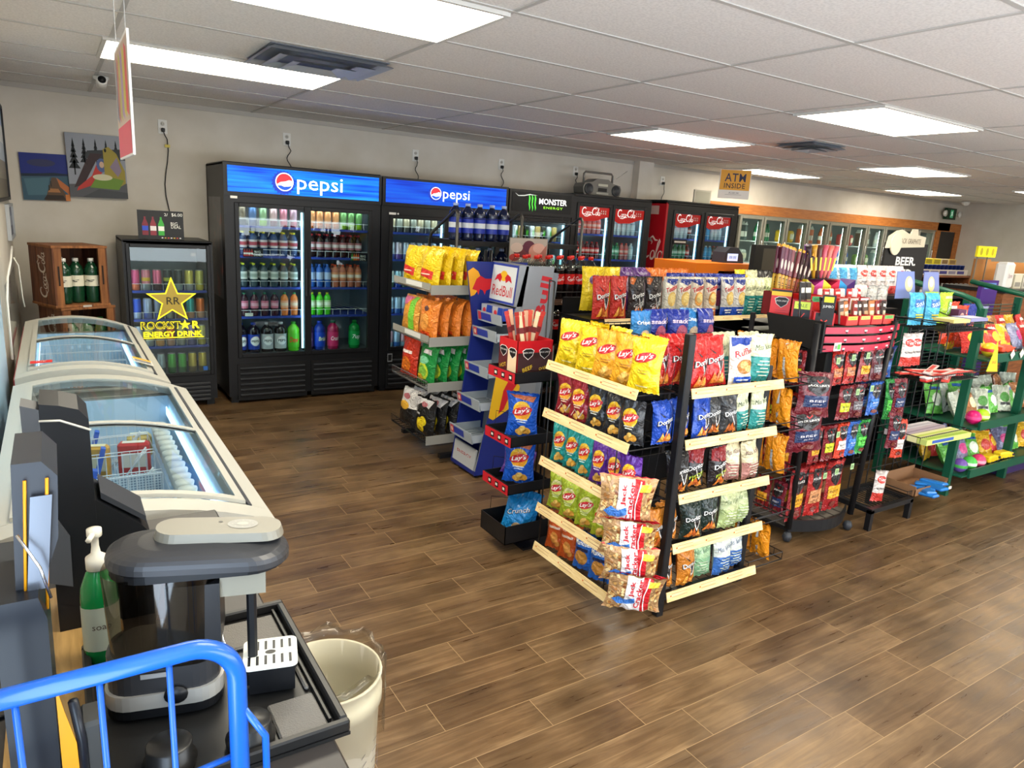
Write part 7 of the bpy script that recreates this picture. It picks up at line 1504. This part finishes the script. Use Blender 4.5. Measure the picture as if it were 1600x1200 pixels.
def straw(c1, c2):
    def mk(): b = MB(); b.box(-.2, .2, -.022, .022, 0, .012, P(c1, .3), bev=.004); b.decal(rect2(-.16, -.012, .16, .012), lambda u, v: (u, v, .0127), P(c2)); return b.build('candy_straw')
    return mk
for i in range(14): c = [('c8302a', 'e8e0dc'), ('d84a40', 'f0dcd8'), ('e0d8d4', 'c83a34')][i % 3]; put('straw'+c[0], straw(*c), (4.60+.032*(i % 7), 2.18+.035*(i % 4), .905+.013*(i//5)), (0, 0, R_.uniform(-.5, .5)), 'red and white candy straw pack lying in second wire basket, %s of fourteen' % ORD[i], 'candy', 'candy straws in the wire basket')
for i, (y, c, c2, lab) in enumerate(((2.12, 'c8d878', 'a8c848', 'long lime wrap box, nearest in the third wire basket'), (2.19, 'e8e4a8', 'c8d860', 'long cream wrap box in the middle of the third wire basket'), (2.27, 'b8a8b0', '9a8a98', 'long mauve wrap box in the third wire basket'), (2.34, 'd0c8cc', 'b0a8b0', 'long pale grey wrap box, farthest in the third wire basket'))):
    b = MB(); b.box(-.26, .26, -.03, .03, 0, .035, P(c, .35)); b.decal(rect2(-.24, -.022, .24, .0), lambda u, v: (u, v, .0356), P(c2)); b.decal(rect2(-.2, .008, .05, .028), lambda u, v: (u, -.0306, v), P(('3a5ab0', 'd8a83a', '8a7a8a', 'a8a0a8')[i])); tag(b.build('wrap_box', loc=(4.73, y, .505), rz=R_.uniform(-.04, .04)), lab, 'box', 'long boxes in the third wire basket')
t = thing('shallow_carton', 'brown cardboard tray sitting in the lowest wire basket', 'carton', (4.74, 2.17, .137)); CB = P('8a6444', .6); b = MB(); b.box(-.2, .2, -.03, .2, 0, .004, CB)
for q in ((-.2, .2, -.03, -.026, .05), (-.2, .2, .196, .2, .09), (-.2, -.196, -.03, .2, .07), (.196, .2, -.03, .2, .07)): b.box(q[0], q[1], q[2], q[3], 0, q[4], CB)
b.build('box', t)
for i in range(6): put(('sn', ('2a7ac8', 'e8f0f4'), .16), snack('2a7ac8', 'e8f0f4', .07, .16, .02) if i == 0 else None, (4.62+.04*i, 2.2+.05*(i % 2), .15+.006*i), (pi/2-.1, R_.uniform(-.2, .2), R_.uniform(-.9, .9)), 'blue and white candy pack lying in the cardboard tray, %s of six' % ORD[i], 'candy', 'blue packs in the cardboard tray')
b = MB(); b.box(-.02, .02, -.003, 0, 0, .02, P('e0dcd0')); tag(b.build('price_tag', loc=(4.93, 2.115, .14)), 'white price tag on the lowest wire basket', 'price tag')
# clip strips of pouches in front of the wire rack
for i, (x, y, z, k, w, h, lab) in enumerate(((4.17, 2.16, .72, 'jx', .10, .22, 'dark maroon pouch hanging on a clip strip, topmost'), (4.155, 2.15, .52, 'jx', .10, .22, 'dark maroon pouch hanging on a clip strip, lower'), (4.33, 2.2, .42, 'jor', .1, .24, 'orange red candy pouch hanging below the maroon ones'), (4.2, 2.2, .15, 'whr', .1, .2, 'pink and white candy bag hanging near the rack base'),
                                      (4.27, 2.22, 1.0, 'whr', .1, .2, 'red topped white gum bag hanging left of the wire rack'), (4.37, 2.22, 1.0, 'whr', .1, .2, 'red topped white gum bag, right one of the hanging pair'), (4.42, 2.34, .62, 'jgr', .1, .26, 'green candy pouch hanging behind the maroon clip strip'), (4.3, 2.36, .9, 'jb', .13, .2, 'blue pouch seen behind the right rack post'))):
    put(('clip', k, w), mkbag(k, w, h, .03, 3+i), (x, y, z), (0, R_.uniform(-.08, .08), rad(-15)), lab, 'snack pouch')
# ================================================================ GREEN TOY AND CANDY RACK
GRN = mat('rack_green', '12503a', .4)
t = thing('green_rack', 'dark green metal rack of toys and candy at the right edge', 'rack', (5.2, 2.24, 0))
for x in (0, .87, 1.75): b = MB(); b.box(x-.02, x+.02, 0, .05, 0, 1.33, GRN); b.box(x-.02, x+.02, .5, .55, 0, 1.33, GRN); b.build('post', t)
for x in (-.01, .9): b = MB(); b.tube([(x, .54, 1.46), (x, .16, 1.40), (x, .06, 1.37), (x+.01, .02, 1.30), (x+.01, .0, 1.1)], .02, GRN, 8); b.build('arm_tube', t)
for z, sl in ((1.0, .02), (.52, .02), (.17, .02)):
    b = MB(); b.box(.02, 1.75, -.06, .5, z-.02, z-.01, GRN); b.box(.1, 1.78, -.075, -.06, z-.03, z+.03, GRN); b.build('shelf', t)
b = MB()
for i in range(40): b.tube([(.02, .53, .1+.03*i), (1.75, .53, .1+.03*i)], .004, mat('green_wire', '0e3a2a', .5), 4)
for i in range(8): b.tube([(.1+.23*i, .536, .1), (.1+.23*i, .536, 1.28)], .004, mat('green_wire', ''), 4)
b.build('back_grid', t)
b = MB(); b.box(.5, 1.3, .02, .5, 0, .14, mat('purple_base', '3a2a5a', .5)); tag(b.build('purple_box', loc=(5.6, 2.26, 0)), 'dark purple box on the floor under the green rack', 'box')
TC = ['d82a3a', 'e8b828', '3a8ad8', '48a83a', 'e07a28', 'c83a8a', 'e8e0d0', '6a4aa8', '2aa098', 'd8d030', 'b02a2a', '8ac84a']
def toy(kind, c1, c2):
    def mk():
        b = MB()
        if kind == 'ball': b.lathe([(.0001, -.05)]+[(.05*cos(rad(a)), .05*sin(rad(a))) for a in range(-75, 90, 15)]+[(.0001, .05)], P(c1, .3), 14, c=(0, 0, .05)); b.lathe([(.0505*cos(rad(a)), .0505*sin(rad(a))) for a in (-12, 0, 12)], P(c2, .3), 14, c=(0, 0, .05), cap=False); return b.build('toy_ball')
        if kind == 'truck':
            b.box(-.09, .03, -.035, .035, .02, .075, P(c1, .3), bev=.012); b.box(.035, .09, -.033, .033, .02, .06, P(c1, .3), bev=.012); b.box(.05, .085, -.034, .034, .04, .055, P('2a2a30'))
            for x in (-.06, .0, .06):
                for y in (-.036, .026): b.lathe([(.018, 0), (.018, .01)], BLACK, 10, T=Matrix.Translation((x, y+.01, .018)) @ Matrix.Rotation(pi/2, 4, 'X'))
            return b.build('toy_truck')
        return None
    return mk
B['t1'] = dict(base='d8342c', decs=[(ell2(0, .5, .3, .2, 14, 2), 'f0c030'), (rect2(-.3, .78, .3, .88, 4), 'f0e8d8')]); B['t2'] = dict(base='c8ccb8', decs=[(ell2(0, .5, .3, .2, 14, 2), '4a8a3a'), (rect2(-.3, .2, .3, .3, 4), '3a3a3a')])
B['t3'] = dict(base='e8b42a', decs=[(ell2(0, .45, .28, .22, 14, 2), 'c83a2a')]); B['t4'] = dict(base='6ab84a', decs=[(ell2(0, .45, .28, .22, 14, 2), 'e8f0d8'), (rect2(-.3, .75, .3, .85, 4), '2a5a9a')]); B['t5'] = dict(base='8a8aa8', decs=[(ell2(.05, .5, .3, .2, 14, 2), 'd84a8a')]); B['t6'] = dict(base='a86a3a', decs=[(ell2(.05, .5, .3, .2, 14, 2), 'e8d8a8')])
NM.update(t1='red and yellow', t2='grey green print', t3='golden', t4='leafy green', t5='slate and pink', t6='tan')
for zz, sh, ks in ((1.0, 'top', ['t1', 't3', 't1', 't3', 't5', 't1', 't3', 't6']), (.52, 'middle', ['t2', 't6', 't2', 't4', 't2', 't4', 't6', 't2']), (.17, 'bottom', ['t4', 't5', 't4', 't3', 't1', 't5', 't4', 't3'])):
    for r in (0, 1):
        for i, k in enumerate(ks):
            k2 = ks[(i+3*r) % 8]; place(k2, 5.36+.165*i+R_.uniform(-.02, .02), 2.33+.17*r, zz-.005, R_.uniform(-30, 20), 'on %s shelf of green rack, %s row' % (sh, ('front', 'back')[r]), .15+R_.choice([0, .02]), .2+.03*r, .07, 'toy and candy bags on the green rack', var=1, lean=.5-.15*r, cat='toy bag')
for kind, c1, c2, x, y, z, lab in (('ball', 'd81e6a', 'e84a8a', 5.34, 2.237, .515, 'hot pink toy ball at the left end of the middle green shelf'), ('ball', 'a8d828', 'e8f0a0', 5.46, 2.237, .515, 'lime toy ball on the middle green shelf'), ('ball', '6a4a9a', '48a84a', 5.30, 2.24, .165, 'purple and green ball on the bottom green shelf'), ('ball', '4ab848', 'e0f0d8', 5.43, 2.237, .165, 'green and white ball on the bottom green shelf'),
                               ('ball', 'd83a6a', 'f0a8b8', 5.56, 2.237, .165, 'pink ball on the bottom green shelf'), ('truck', 'e8c020', '', 5.75, 2.237, .165, 'yellow toy truck on the bottom green shelf, left one'), ('truck', 'f0cc28', '', 5.96, 2.237, .165, 'yellow toy truck on the bottom green shelf, right one'), ('ball', 'e0b82a', 'c8302a', 5.36, 2.237, .995, 'yellow and red ball at left of the top green shelf'), ('truck', 'd84a2a', '', 5.6, 2.237, .995, 'orange red toy truck on the top green shelf')):
    put((kind, c1), toy(kind, c1, c2), (x, y, z), (0, 0, R_.uniform(-.4, .4)), lab, 'toy')
b = MB(); b.prism([(-.07, 0), (.08, -.01), (.0, .2)], 0, .004, P('c8c82a'), 'y'); b.decal(ctext('SALE', .005, .06, .02, .06), lambda u, v: (u, -.0006, v), P('c8302a')); tag(b.build('yellow_pennant', loc=(5.2, 2.13, .93)), 'pointed yellow sale card at the left of the top green shelf', 'sign')
for i, x in enumerate((5.52, 5.66)): b = MB(); b.prism([(0, -.035), (.035, 0), (0, .035), (-.035, 0)], 0, .002, P('dcd8c8'), 'y'); tag(b.build('diamond_tag', loc=(x, 2.155, 1.02)), 'white diamond shaped price tag on the green shelf edge, %s one' % ('left', 'right')[i], 'price tag')
B['orc2'] = dict(base='d8401c', decs=[(ell2(0, .5, .3, .25, 14, 2), 'e8802a'), (rect2(-.3, .8, .3, .9, 4), 'f0e0d0')]); NM['orc2'] = 'orange red'
for k, x, z in (('orc2', 5.45, 1.17), ('t5', 5.75, 1.16), ('orc2', 5.3, 1.2), ('nav', 5.6, 1.18)): place(k, x, 2.5, z-.16, -10, 'standing at the back of the top green shelf', .16, .3, .06, 'tall bags on the green rack', var=1, cat='candy bag')
t = thing('violet_header_board', 'purple display header standing behind the green arms', 'sign', (6.64, 2.87, 1.30)); b = MB(); b.box(-.14, .14, 0, .03, -1.3, .16, mat('panel_violet', '4a2a78', .4)); b.build('board', t); b = MB(); b.decal(rect2(-.1, .09, .1, .14), lambda u, v: (u, -.001, v), P('6a90c8')); b.build('label_band', t)
# ================================================================ FAR COUNTERS
CWD = wood_mat('far_counter_wood', '6a3c22', '925a34', 2, 14, 14, .5)
t = thing('cup_counter', 'brown wooden counter with a white shelf of blue cups', 'counter', (7.8, 4.2, 0)); b = MB(); b.box(0, 1.6, .0, .6, 0, 1.10, CWD); b.box(-.02, 1.62, -.03, .62, 1.10, 1.13, BLACK); b.build('cabinet', t)
b = MB(); b.box(-.02, 1.62, .1, .5, 1.36, 1.385, CWD); b.box(0, .03, .1, .5, 1.13, 1.36, CWD); b.box(1.57, 1.6, .1, .5, 1.13, 1.36, CWD); b.box(.03, 1.57, .47, .5, 1.13, 1.36, CWD); b.build('hutch', t)
b = MB(); b.box(0.0, 1.5, .1, .105, 1.385, 1.45, P('d4d0c8')); 
for k in range(7): b.box(.05+.2*k, .21+.2*k, .098, .0995, 1.40, 1.435, P('3a3a8a' if k % 2 == 0 else '8a88a8'))
b.build('label_rail', t)
for i in range(16): put('bluecup', lambda: MB().lathe([(.03, 0), (.04, .11), (.042, .11), (.042, .115), (.0001, .115)], P('1e3a8c', .35), 12).add([], [], WHITE).build('paper_cup'), (7.86+.092*i, 4.36, 1.386), (0, 0, 0), 'dark blue cup on the white railed shelf, %s from left' % ORD[i], 'cup', 'blue cups on the far counter')
for i in range(8): c = ['c8b890', 'b89a6a', 'd8cca8', 'c8a850'][i % 4] if i not in (4, 5) else 'e8d828'; b = MB(); b.box(0, .17, 0, .1, 0, .13+.05, P(c)); b.decal(rect2(.02, .125, .15, .17), lambda u, v: (u, -.001, v), P('8a6a3a' if c != 'e8d828' else 'a89a20')); tag(b.build('carton', loc=(7.84+.18*i, 4.44, 1.386)), '%s carton standing behind the blue cups, %s from left' % ('yellow' if c == 'e8d828' else 'tan', ORD[i]), 'carton', 'cartons behind the blue cups')
for i in range(14): put('condi', bottle('8a8a84', 'b0aca4', 'c8c8c4', h=.16, r=.035), (7.88+.11*i, 4.3, 1.131), (0, 0, 0), 'grey condiment bottle under the cup shelf, %s from left' % ORD[i], 'bottle', 'condiment bottles on the far counter')
t = thing('wood_counter', 'warm brown wooden counter with yellow and white boxes at the right edge', 'counter', (7.1, 2.95, 0)); b = MB(); b.box(0, 2.4, 0, .5, 0, 1.34, CWD); b.build('cabinet', t); b = MB(); b.box(-.02, 2.42, -.02, .52, 1.34, 1.37, BLACK); b.build('countertop', t)
b = MB(); b.box(0, .3, .42, .44, 1.37, 1.62, mat('board_orange_wood', 'a8703a', .5)); b.box(.3, 2.0, .42, .44, 1.37, 1.6, mat('board_orange_wood', '')); tag(b.build('back_board', loc=(7.4, 2.95, 0)), 'orange brown back board on the right wooden counter', 'board')
b = MB(); b.box(-.14, .14, -.05, .05, 0, .24, P('d8d4cc'), bev=.02); b.decal(ctext('Store', 0, .12, .04, .14), lambda u, v: (u, -.0505, v), P('8a4a4a')); tag(b.build('white_bag', loc=(7.27, 3.05, 1.371), rz=.2), 'white printed bag standing on the right wooden counter', 'bag')
b = MB(); b.box(0, .36, 0, .02, 0, .1, P('e8d41c')); 
for k in range(3): b.decal(ell2(.07+.11*k, .05, .025, .035), lambda u, v: (u, -.001, v), P('a8981a'))
tag(b.build('yellow_sign', loc=(7.25, 3.3, 1.64)), 'bright yellow card raised above the white printed bag', 'sign')
b = MB(); b.box(0, .01, 0, .01, 0, .28, P('8a8070')); b.box(.2, .21, 0, .01, 0, .28, P('8a8070')); tag(b.build('sign_stand', loc=(7.32, 3.325, 1.371)), 'thin stand legs under the bright yellow card', 'stand')
for i in range(6): b = MB(); b.box(0, .15, 0, .14, 0, .13, P(('c8c0a8', 'b8b0a0')[i % 2])); b.decal(rect2(.02, .02, .13, .06), lambda u, v: (u, -.001, v), P('8a8478')); tag(b.build('beige_box', loc=(7.5+.17*i, 3.05, 1.371)), 'beige box on the right wooden counter, %s from the white bag' % ORD[i], 'box', 'beige boxes on the right counter')
# orange cabinet, payment terminal and black monitor
t = thing('orange_cabinet', 'bright orange cabinet with a dark opening behind the chip shelf', 'cabinet', (4.95, 4.6, 0)); OR = mat('orange_laminate', 'e8781c', .4); b = MB()
b.box(0, .3, 0, .55, 0, 1.43, OR); b.box(.3, .95, .03, .55, 0, 1.22, OR); b.box(.3, .95, .5, .55, 1.22, 1.36, OR); b.box(.9, .95, .03, .5, 1.22, 1.36, OR); b.box(.3, .95, .0, .55, 1.36, 1.43, OR); b.build('body', t)
b = MB(); b.box(.31, .89, .44, .499, 1.221, 1.359, BLACK); b.build('dark_recess', t)
b = MB(); b.box(0, .3, 0, .25, 0, .1, P('d85a2a')); b.decal(rect2(.02, .05, .28, .09), lambda u, v: (u, -.001, v), P('5a3a8a')); tag(b.build('red_carton', loc=(5.3, 4.68, 1.2205)), 'orange red carton inside the orange cabinet opening', 'carton')
t = thing('payment_terminal', 'small dark terminal with a pale lit screen on the orange cabinet', 'terminal', (5.58, 4.8, 1.4305)); b = MB(); b.prism([(-.13, 0), (.15, 0), (.13, .08), (.05, .15), (-.06, .15), (-.12, .1)], -.08, .08, mat('terminal_dark', '2a2c34', .4), 'y'); b.build('body', t); b = MB(); b.decal(rect2(-.09, .02, .06, .09), lambda u, v: (u, -.081, v), P('b8c8e8', .4, emit=.9)); b.build('screen', t); b = MB(); b.decal(ctext('88:88', -.015, .055, .03, .1), lambda u, v: (u, -.082, v), P('5a6a9a')); b.build('digits', t)
b = MB(); b.box(.1, .22, -.1, -.02, -.10, 0, P('9a968a')); b.box(0, .3, -.04, .0, .0, .02, P('9a968a'))
t = thing('black_monitor', 'black boxy screen standing behind the olive chip bags', 'monitor', (5.24, 4.2, 1.2)); b = MB(); b.box(0, .36, 0, .05, .16, .43, mat('monitor_black', '1c1b19', .45)); b.box(.12, .24, .02, .05, 0, .16, BLACK); b.box(.05, .31, -.05, .12, -.02, .0, BLACK); b.build('housing', t); b = MB(); b.decal(rect2(.11, .19, .34, .40), lambda u, v: (u, -.001, v), P('4a453c', .3)); b.build('screen', t)
b = MB(); b.box(0, .36, 0, .3, 0, 1.179, BLACK); tag(b.build('monitor_stand', loc=(5.24, 4.15, 0)), 'plain black pedestal under the boxy screen', 'stand')
# ================================================================ HANGING ATM SIGN
t = thing('hanging_atm_sign', 'yellow and white hanging sign reading ATM inside', 'sign', (7.0, 6.05, 2.12)); t.scale = (.92, 1, .92); t.rotation_euler = (0, 0, rad(-38)); Wd, Hd = .40, .37; b = MB(); b.box(-Wd/2, Wd/2, 0, .008, 0, Hd, P('e4e0d8')); b.build('board', t)
b = MB(); b.decal(rect2(-Wd/2+.008, .11, Wd/2-.008, Hd-.006), lambda u, v: (u, -.001, v), P('e0a030')); b.decal(ctext('ATM', 0, .27, .105, .27, bold=.012, spacing=1.1), lambda u, v: (u, -.0018, v), P('2a2c4a')); b.decal(ctext('INSIDE', 0, .165, .065, .27, bold=.012, spacing=1.1), lambda u, v: (u, -.0018, v), P('2a2428')); b.decal(ctext('ACCESS 24H', 0, .075, .025, .13), lambda u, v: (u, -.001, v), P('6a6a70')); b.decal(rect2(-.11, .05, .1, .053), lambda u, v: (u, -.001, v), P('6a6a70')); b.build('print', t)
for x in (-.15, .15): b = MB(); b.tube([(x, .004, Hd), (x, .004, CEIL-2.10)], .001, P('c0c0c0'), 3); b.build('string', t)
b = MB(); b.box(0, .3, 0, .02, 0, .17, P('c8c4b4')); b.decal(rect2(.02, .02, .28, .15), lambda u, v: (u, -.001, v), P('b8b4a0')); tag(b.build('picture_frame', loc=(6.86, 6.55, 2.051)), 'pale framed card standing on the rightmost cola fridge', 'frame')
# ================================================================ WALK-IN COOLER ROW
X0, NW, PW = 8.33, 10, .535; yD = YB-.0
t = thing('walk_in_cooler', 'long row of chrome framed glass cooler doors under an orange wood header', 'cooler', (X0, YB, 0))
ALU = mat('door_aluminium', 'a8a698', .3, .7); L_ = NW*PW
b = MB(); b.box(-.4, L_+.1, .7, .74, 0, 2.2, mat('cooler_inner', 'aab4b4', .5)); b.box(-.44, -.4, .13, .74, 0, 2.2, mat('cooler_inner', '')); b.box(L_+.1, L_+.14, .13, .74, 0, 2.2, mat('cooler_inner', '')); b.box(-.4, L_+.1, .13, .7, 2.1, 2.14, mat('cooler_inner', '')); b.build('interior', t)
WT = wood_mat('orange_wood_trim', 'a8622c', 'c8803e', 2, 30, 14, .45)
b = MB(); b.box(-.7, L_+.5, -.03, -.001, 1.99, 2.13, WT); b.build('wood_header', t)
for k in range(NW):
    x = k*PW; d = MB()
    for q in ((x+.01, x+.05, .05, 1.97), (x+PW-.05, x+PW-.01, .05, 1.97)): d.box(q[0], q[1], -.035, .02, q[2], q[3], ALU, bev=.004)
    for z0, z1 in ((1.93, 1.97), (.05, .12)): d.box(x+.05, x+PW-.05, -.035, .02, z0, z1, ALU, bev=.004)
    o = d.build('cooler_door', t)
    g_ = MB(); g_.box(x+.05, x+PW-.05, -.012, -.006, .12, 1.93, glass('cooler_glass', 'e8f0ee', .1, .04)); g_.build('glass', o)
    h_ = MB(); h_.tube([(x+PW-.035, -.05, 1.2), (x+PW-.035, -.06, 1.22), (x+PW-.035, -.06, 1.62), (x+PW-.035, -.05, 1.64)], .008, CHROME, 6); h_.build('handle', o)
    f_ = MB(); f_.box(x-.02, x+.012, .0, .06, 0, 2.0, mat('mullion', '6a6a62', .4, .5)); f_.build('mullion', t)
    l_ = MB(); l_.box(x+.012, x+.03, .07, .09, .2, 1.9, mat('cooler_tube', 'eaf6e8', .5, emit=9)); l_.build('interior_lamp', t)
b = MB(); b.box(-.4, L_+.1, -.02, .06, 1.97, 1.99, ALU); b.build('top_rail', t)
for z in (1.62, 1.30, .98, .6): b = MB(); b.box(-.3, L_+.1, .12, .6, z-.012, z, WIREW); b.build('shelf', t)
PC = [('4a5a5a', 'c8ccc8', '9aa0a0'), ('2a8a5a', 'e8ecec', '2a6a4a'), ('e8b820', 'f0d040', 'c8a87a'), ('d86a3a', '5ab85a', 'e8e4dc'), ('c8602a', 'b8c82a', 'e8b83a'), ('c03a38', '3a6ac8', 'd85a4a'), ('5a4a3a', '6a8a3a', 'c83a34'), ('d8dcdc', '8a9a9a', 'e8e8e8'), ('d8e060', 'e8ece0', 'c8c8c0'), ('b83a5a', 'd8d8dc', '8a8a90')]
def prod(kind, c):
    def mk():
        b = MB()
        if kind == 0: b.box(-.045, .045, -.04, .04, 0, .17, P(c, .35)); b.prism([(-.045, .17), (.045, .17), (0, .215)], -.04, .04, P('e0e0d8', .35), 'y'); b.decal(rect2(-.035, .04, .035, .1), lambda u, v: (u, -.0406, v), P('e8e4dc')); return b.build('drink_carton')
        if kind == 1: b.lathe([(.04, 0), (.044, .02), (.044, .13), (.02, .18), (.018, .2), (.0001, .2)], P(c, .3), 12); b.lathe([(.0445, .05), (.0445, .1)], P('e8e4d8'), 12, cap=False); return b.build('juice_jug')
        b.box(-.057, .057, -.05, .05, 0, .14, P(c, .35), bev=.02); b.decal(rect2(-.05, .04, .05, .1), lambda u, v: (u, -.0506, v), P('e8dcc0')); return b.build('food_pack')
    return mk
KN = ('carton', 'jug', 'pack'); DN = {'4a5a5a': 'slate', 'c8ccc8': 'pale grey'}
def cname(h):
    r, g, b_ = [int(h[i:i+2], 16) for i in (0, 2, 4)]; mx, mn = max(r, g, b_), min(r, g, b_)
    if mx-mn < 28: return 'white' if mx > 200 else ('grey' if mx > 110 else 'dark')
    if r == mx and g > .75*r: return 'yellow'
    if r == mx: return 'orange' if g > .45*r and b_ < .5*r else ('pink' if b_ > .55*r else 'red')
    if g == mx: return 'green'
    return 'blue'
for k in range(NW):
    for si, z in enumerate((1.622, 1.302, .982)):
        c = PC[k][si % 3]; kind = (k+si*2) % 3
        for j in range(3 if kind == 2 else 4):
            n = 3 if kind == 2 else 4; x = X0+k*PW+.09+(PW-.16)*(j+.5)/n
            put(('pr', kind, c), prod(kind, c), (x, YB+.2+.03*(j % 2), z), (0, 0, R_.uniform(-.2, .2)), '%s %s, %s from left on %s shelf, %s glass door' % (cname(c), KN[kind], ORD[j], ('top', 'second', 'third')[si], ORD[k]), 'drink' if kind < 2 else 'food', 'goods in the walk-in cooler', (1, 1, 1.3))
# setting pieces at the far end
b = MB(); b.box(13.75, 13.88, YB-.03, YB-.001, 0, 2.13, WT); b.box(14.42, 14.59, YB-.03, YB-.001, 0, 2.13, WT); b.box(13.88, 14.42, YB-.03, YB-.001, 1.98, 2.13, WT); tag(b.build('trim_2'), kind='structure')
t = tag(MB().box(13.885, 14.415, YB-.02, YB-.001, 0, 1.975, mat('door_dark', '2c2a2a', .5)).build('door_1'), kind='structure')
b = MB(); b.lathe([(.02, 0), (.03, .02), (.03, .05), (.0001, .06)], CHROME, 12, T=Matrix.Translation((13.95, YB-.02, 1.0)) @ Matrix.Rotation(pi/2, 4, 'X')); b.build('door_handle', t)
t = thing('exit_sign', 'dark green exit sign with running figure at the far corner', 'sign', (14.0, 6.95, 2.20)); b = MB(); b.box(-.16, .16, 0, .06, 0, .2, mat('sign_green', '123a24', .4)); b.build('housing', t); b = MB(); b.decal(rect2(-.05, .03, .06, .17), lambda u, v: (u, -.001, v), P('4ab07a', .4, emit=.2)); b.decal(poly2([(-.03, .05), (.0, .1), (-.02, .13), (.02, .15), (.03, .1), (.05, .06), (.02, .08)]), lambda u, v: (u, -.0016, v), P('e0ece4', .4, emit=.3)); b.build('pictogram', t)
for s in (-1, 1): b = MB(); b.lathe([(.05, 0), (.06, .03), (.0001, .04)], WHITE, 12, T=Matrix.Translation((s*.26, 0, .1)) @ Matrix.Rotation(pi/2, 4, 'X')); b.tube([(s*.15, .03, .1), (s*.26, .02, .1)], .01, WHITE, 5); b.build('lamp_head', t)
t = thing('security_camera', 'small white dome camera above the exit sign in the far corner', 'camera', (13.9, 6.7, CEIL-.005)); b = MB(); b.lathe([(.07, 0), (.07, -.03), (.05, -.06), (.0001, -.08)], WHITE, 14); b.build('body', t)
for o, lab, where, key in LATER:
    n = SEEN[key]
    if n > 1:
        c = SEEN.setdefault(('i', key), 0); SEEN[('i', key)] = c+1; lab = lab.replace(' bag', ' bag, %s from left,' % ORD[c])
    o['label'] = (lab+' '+where).replace(',,', ',')
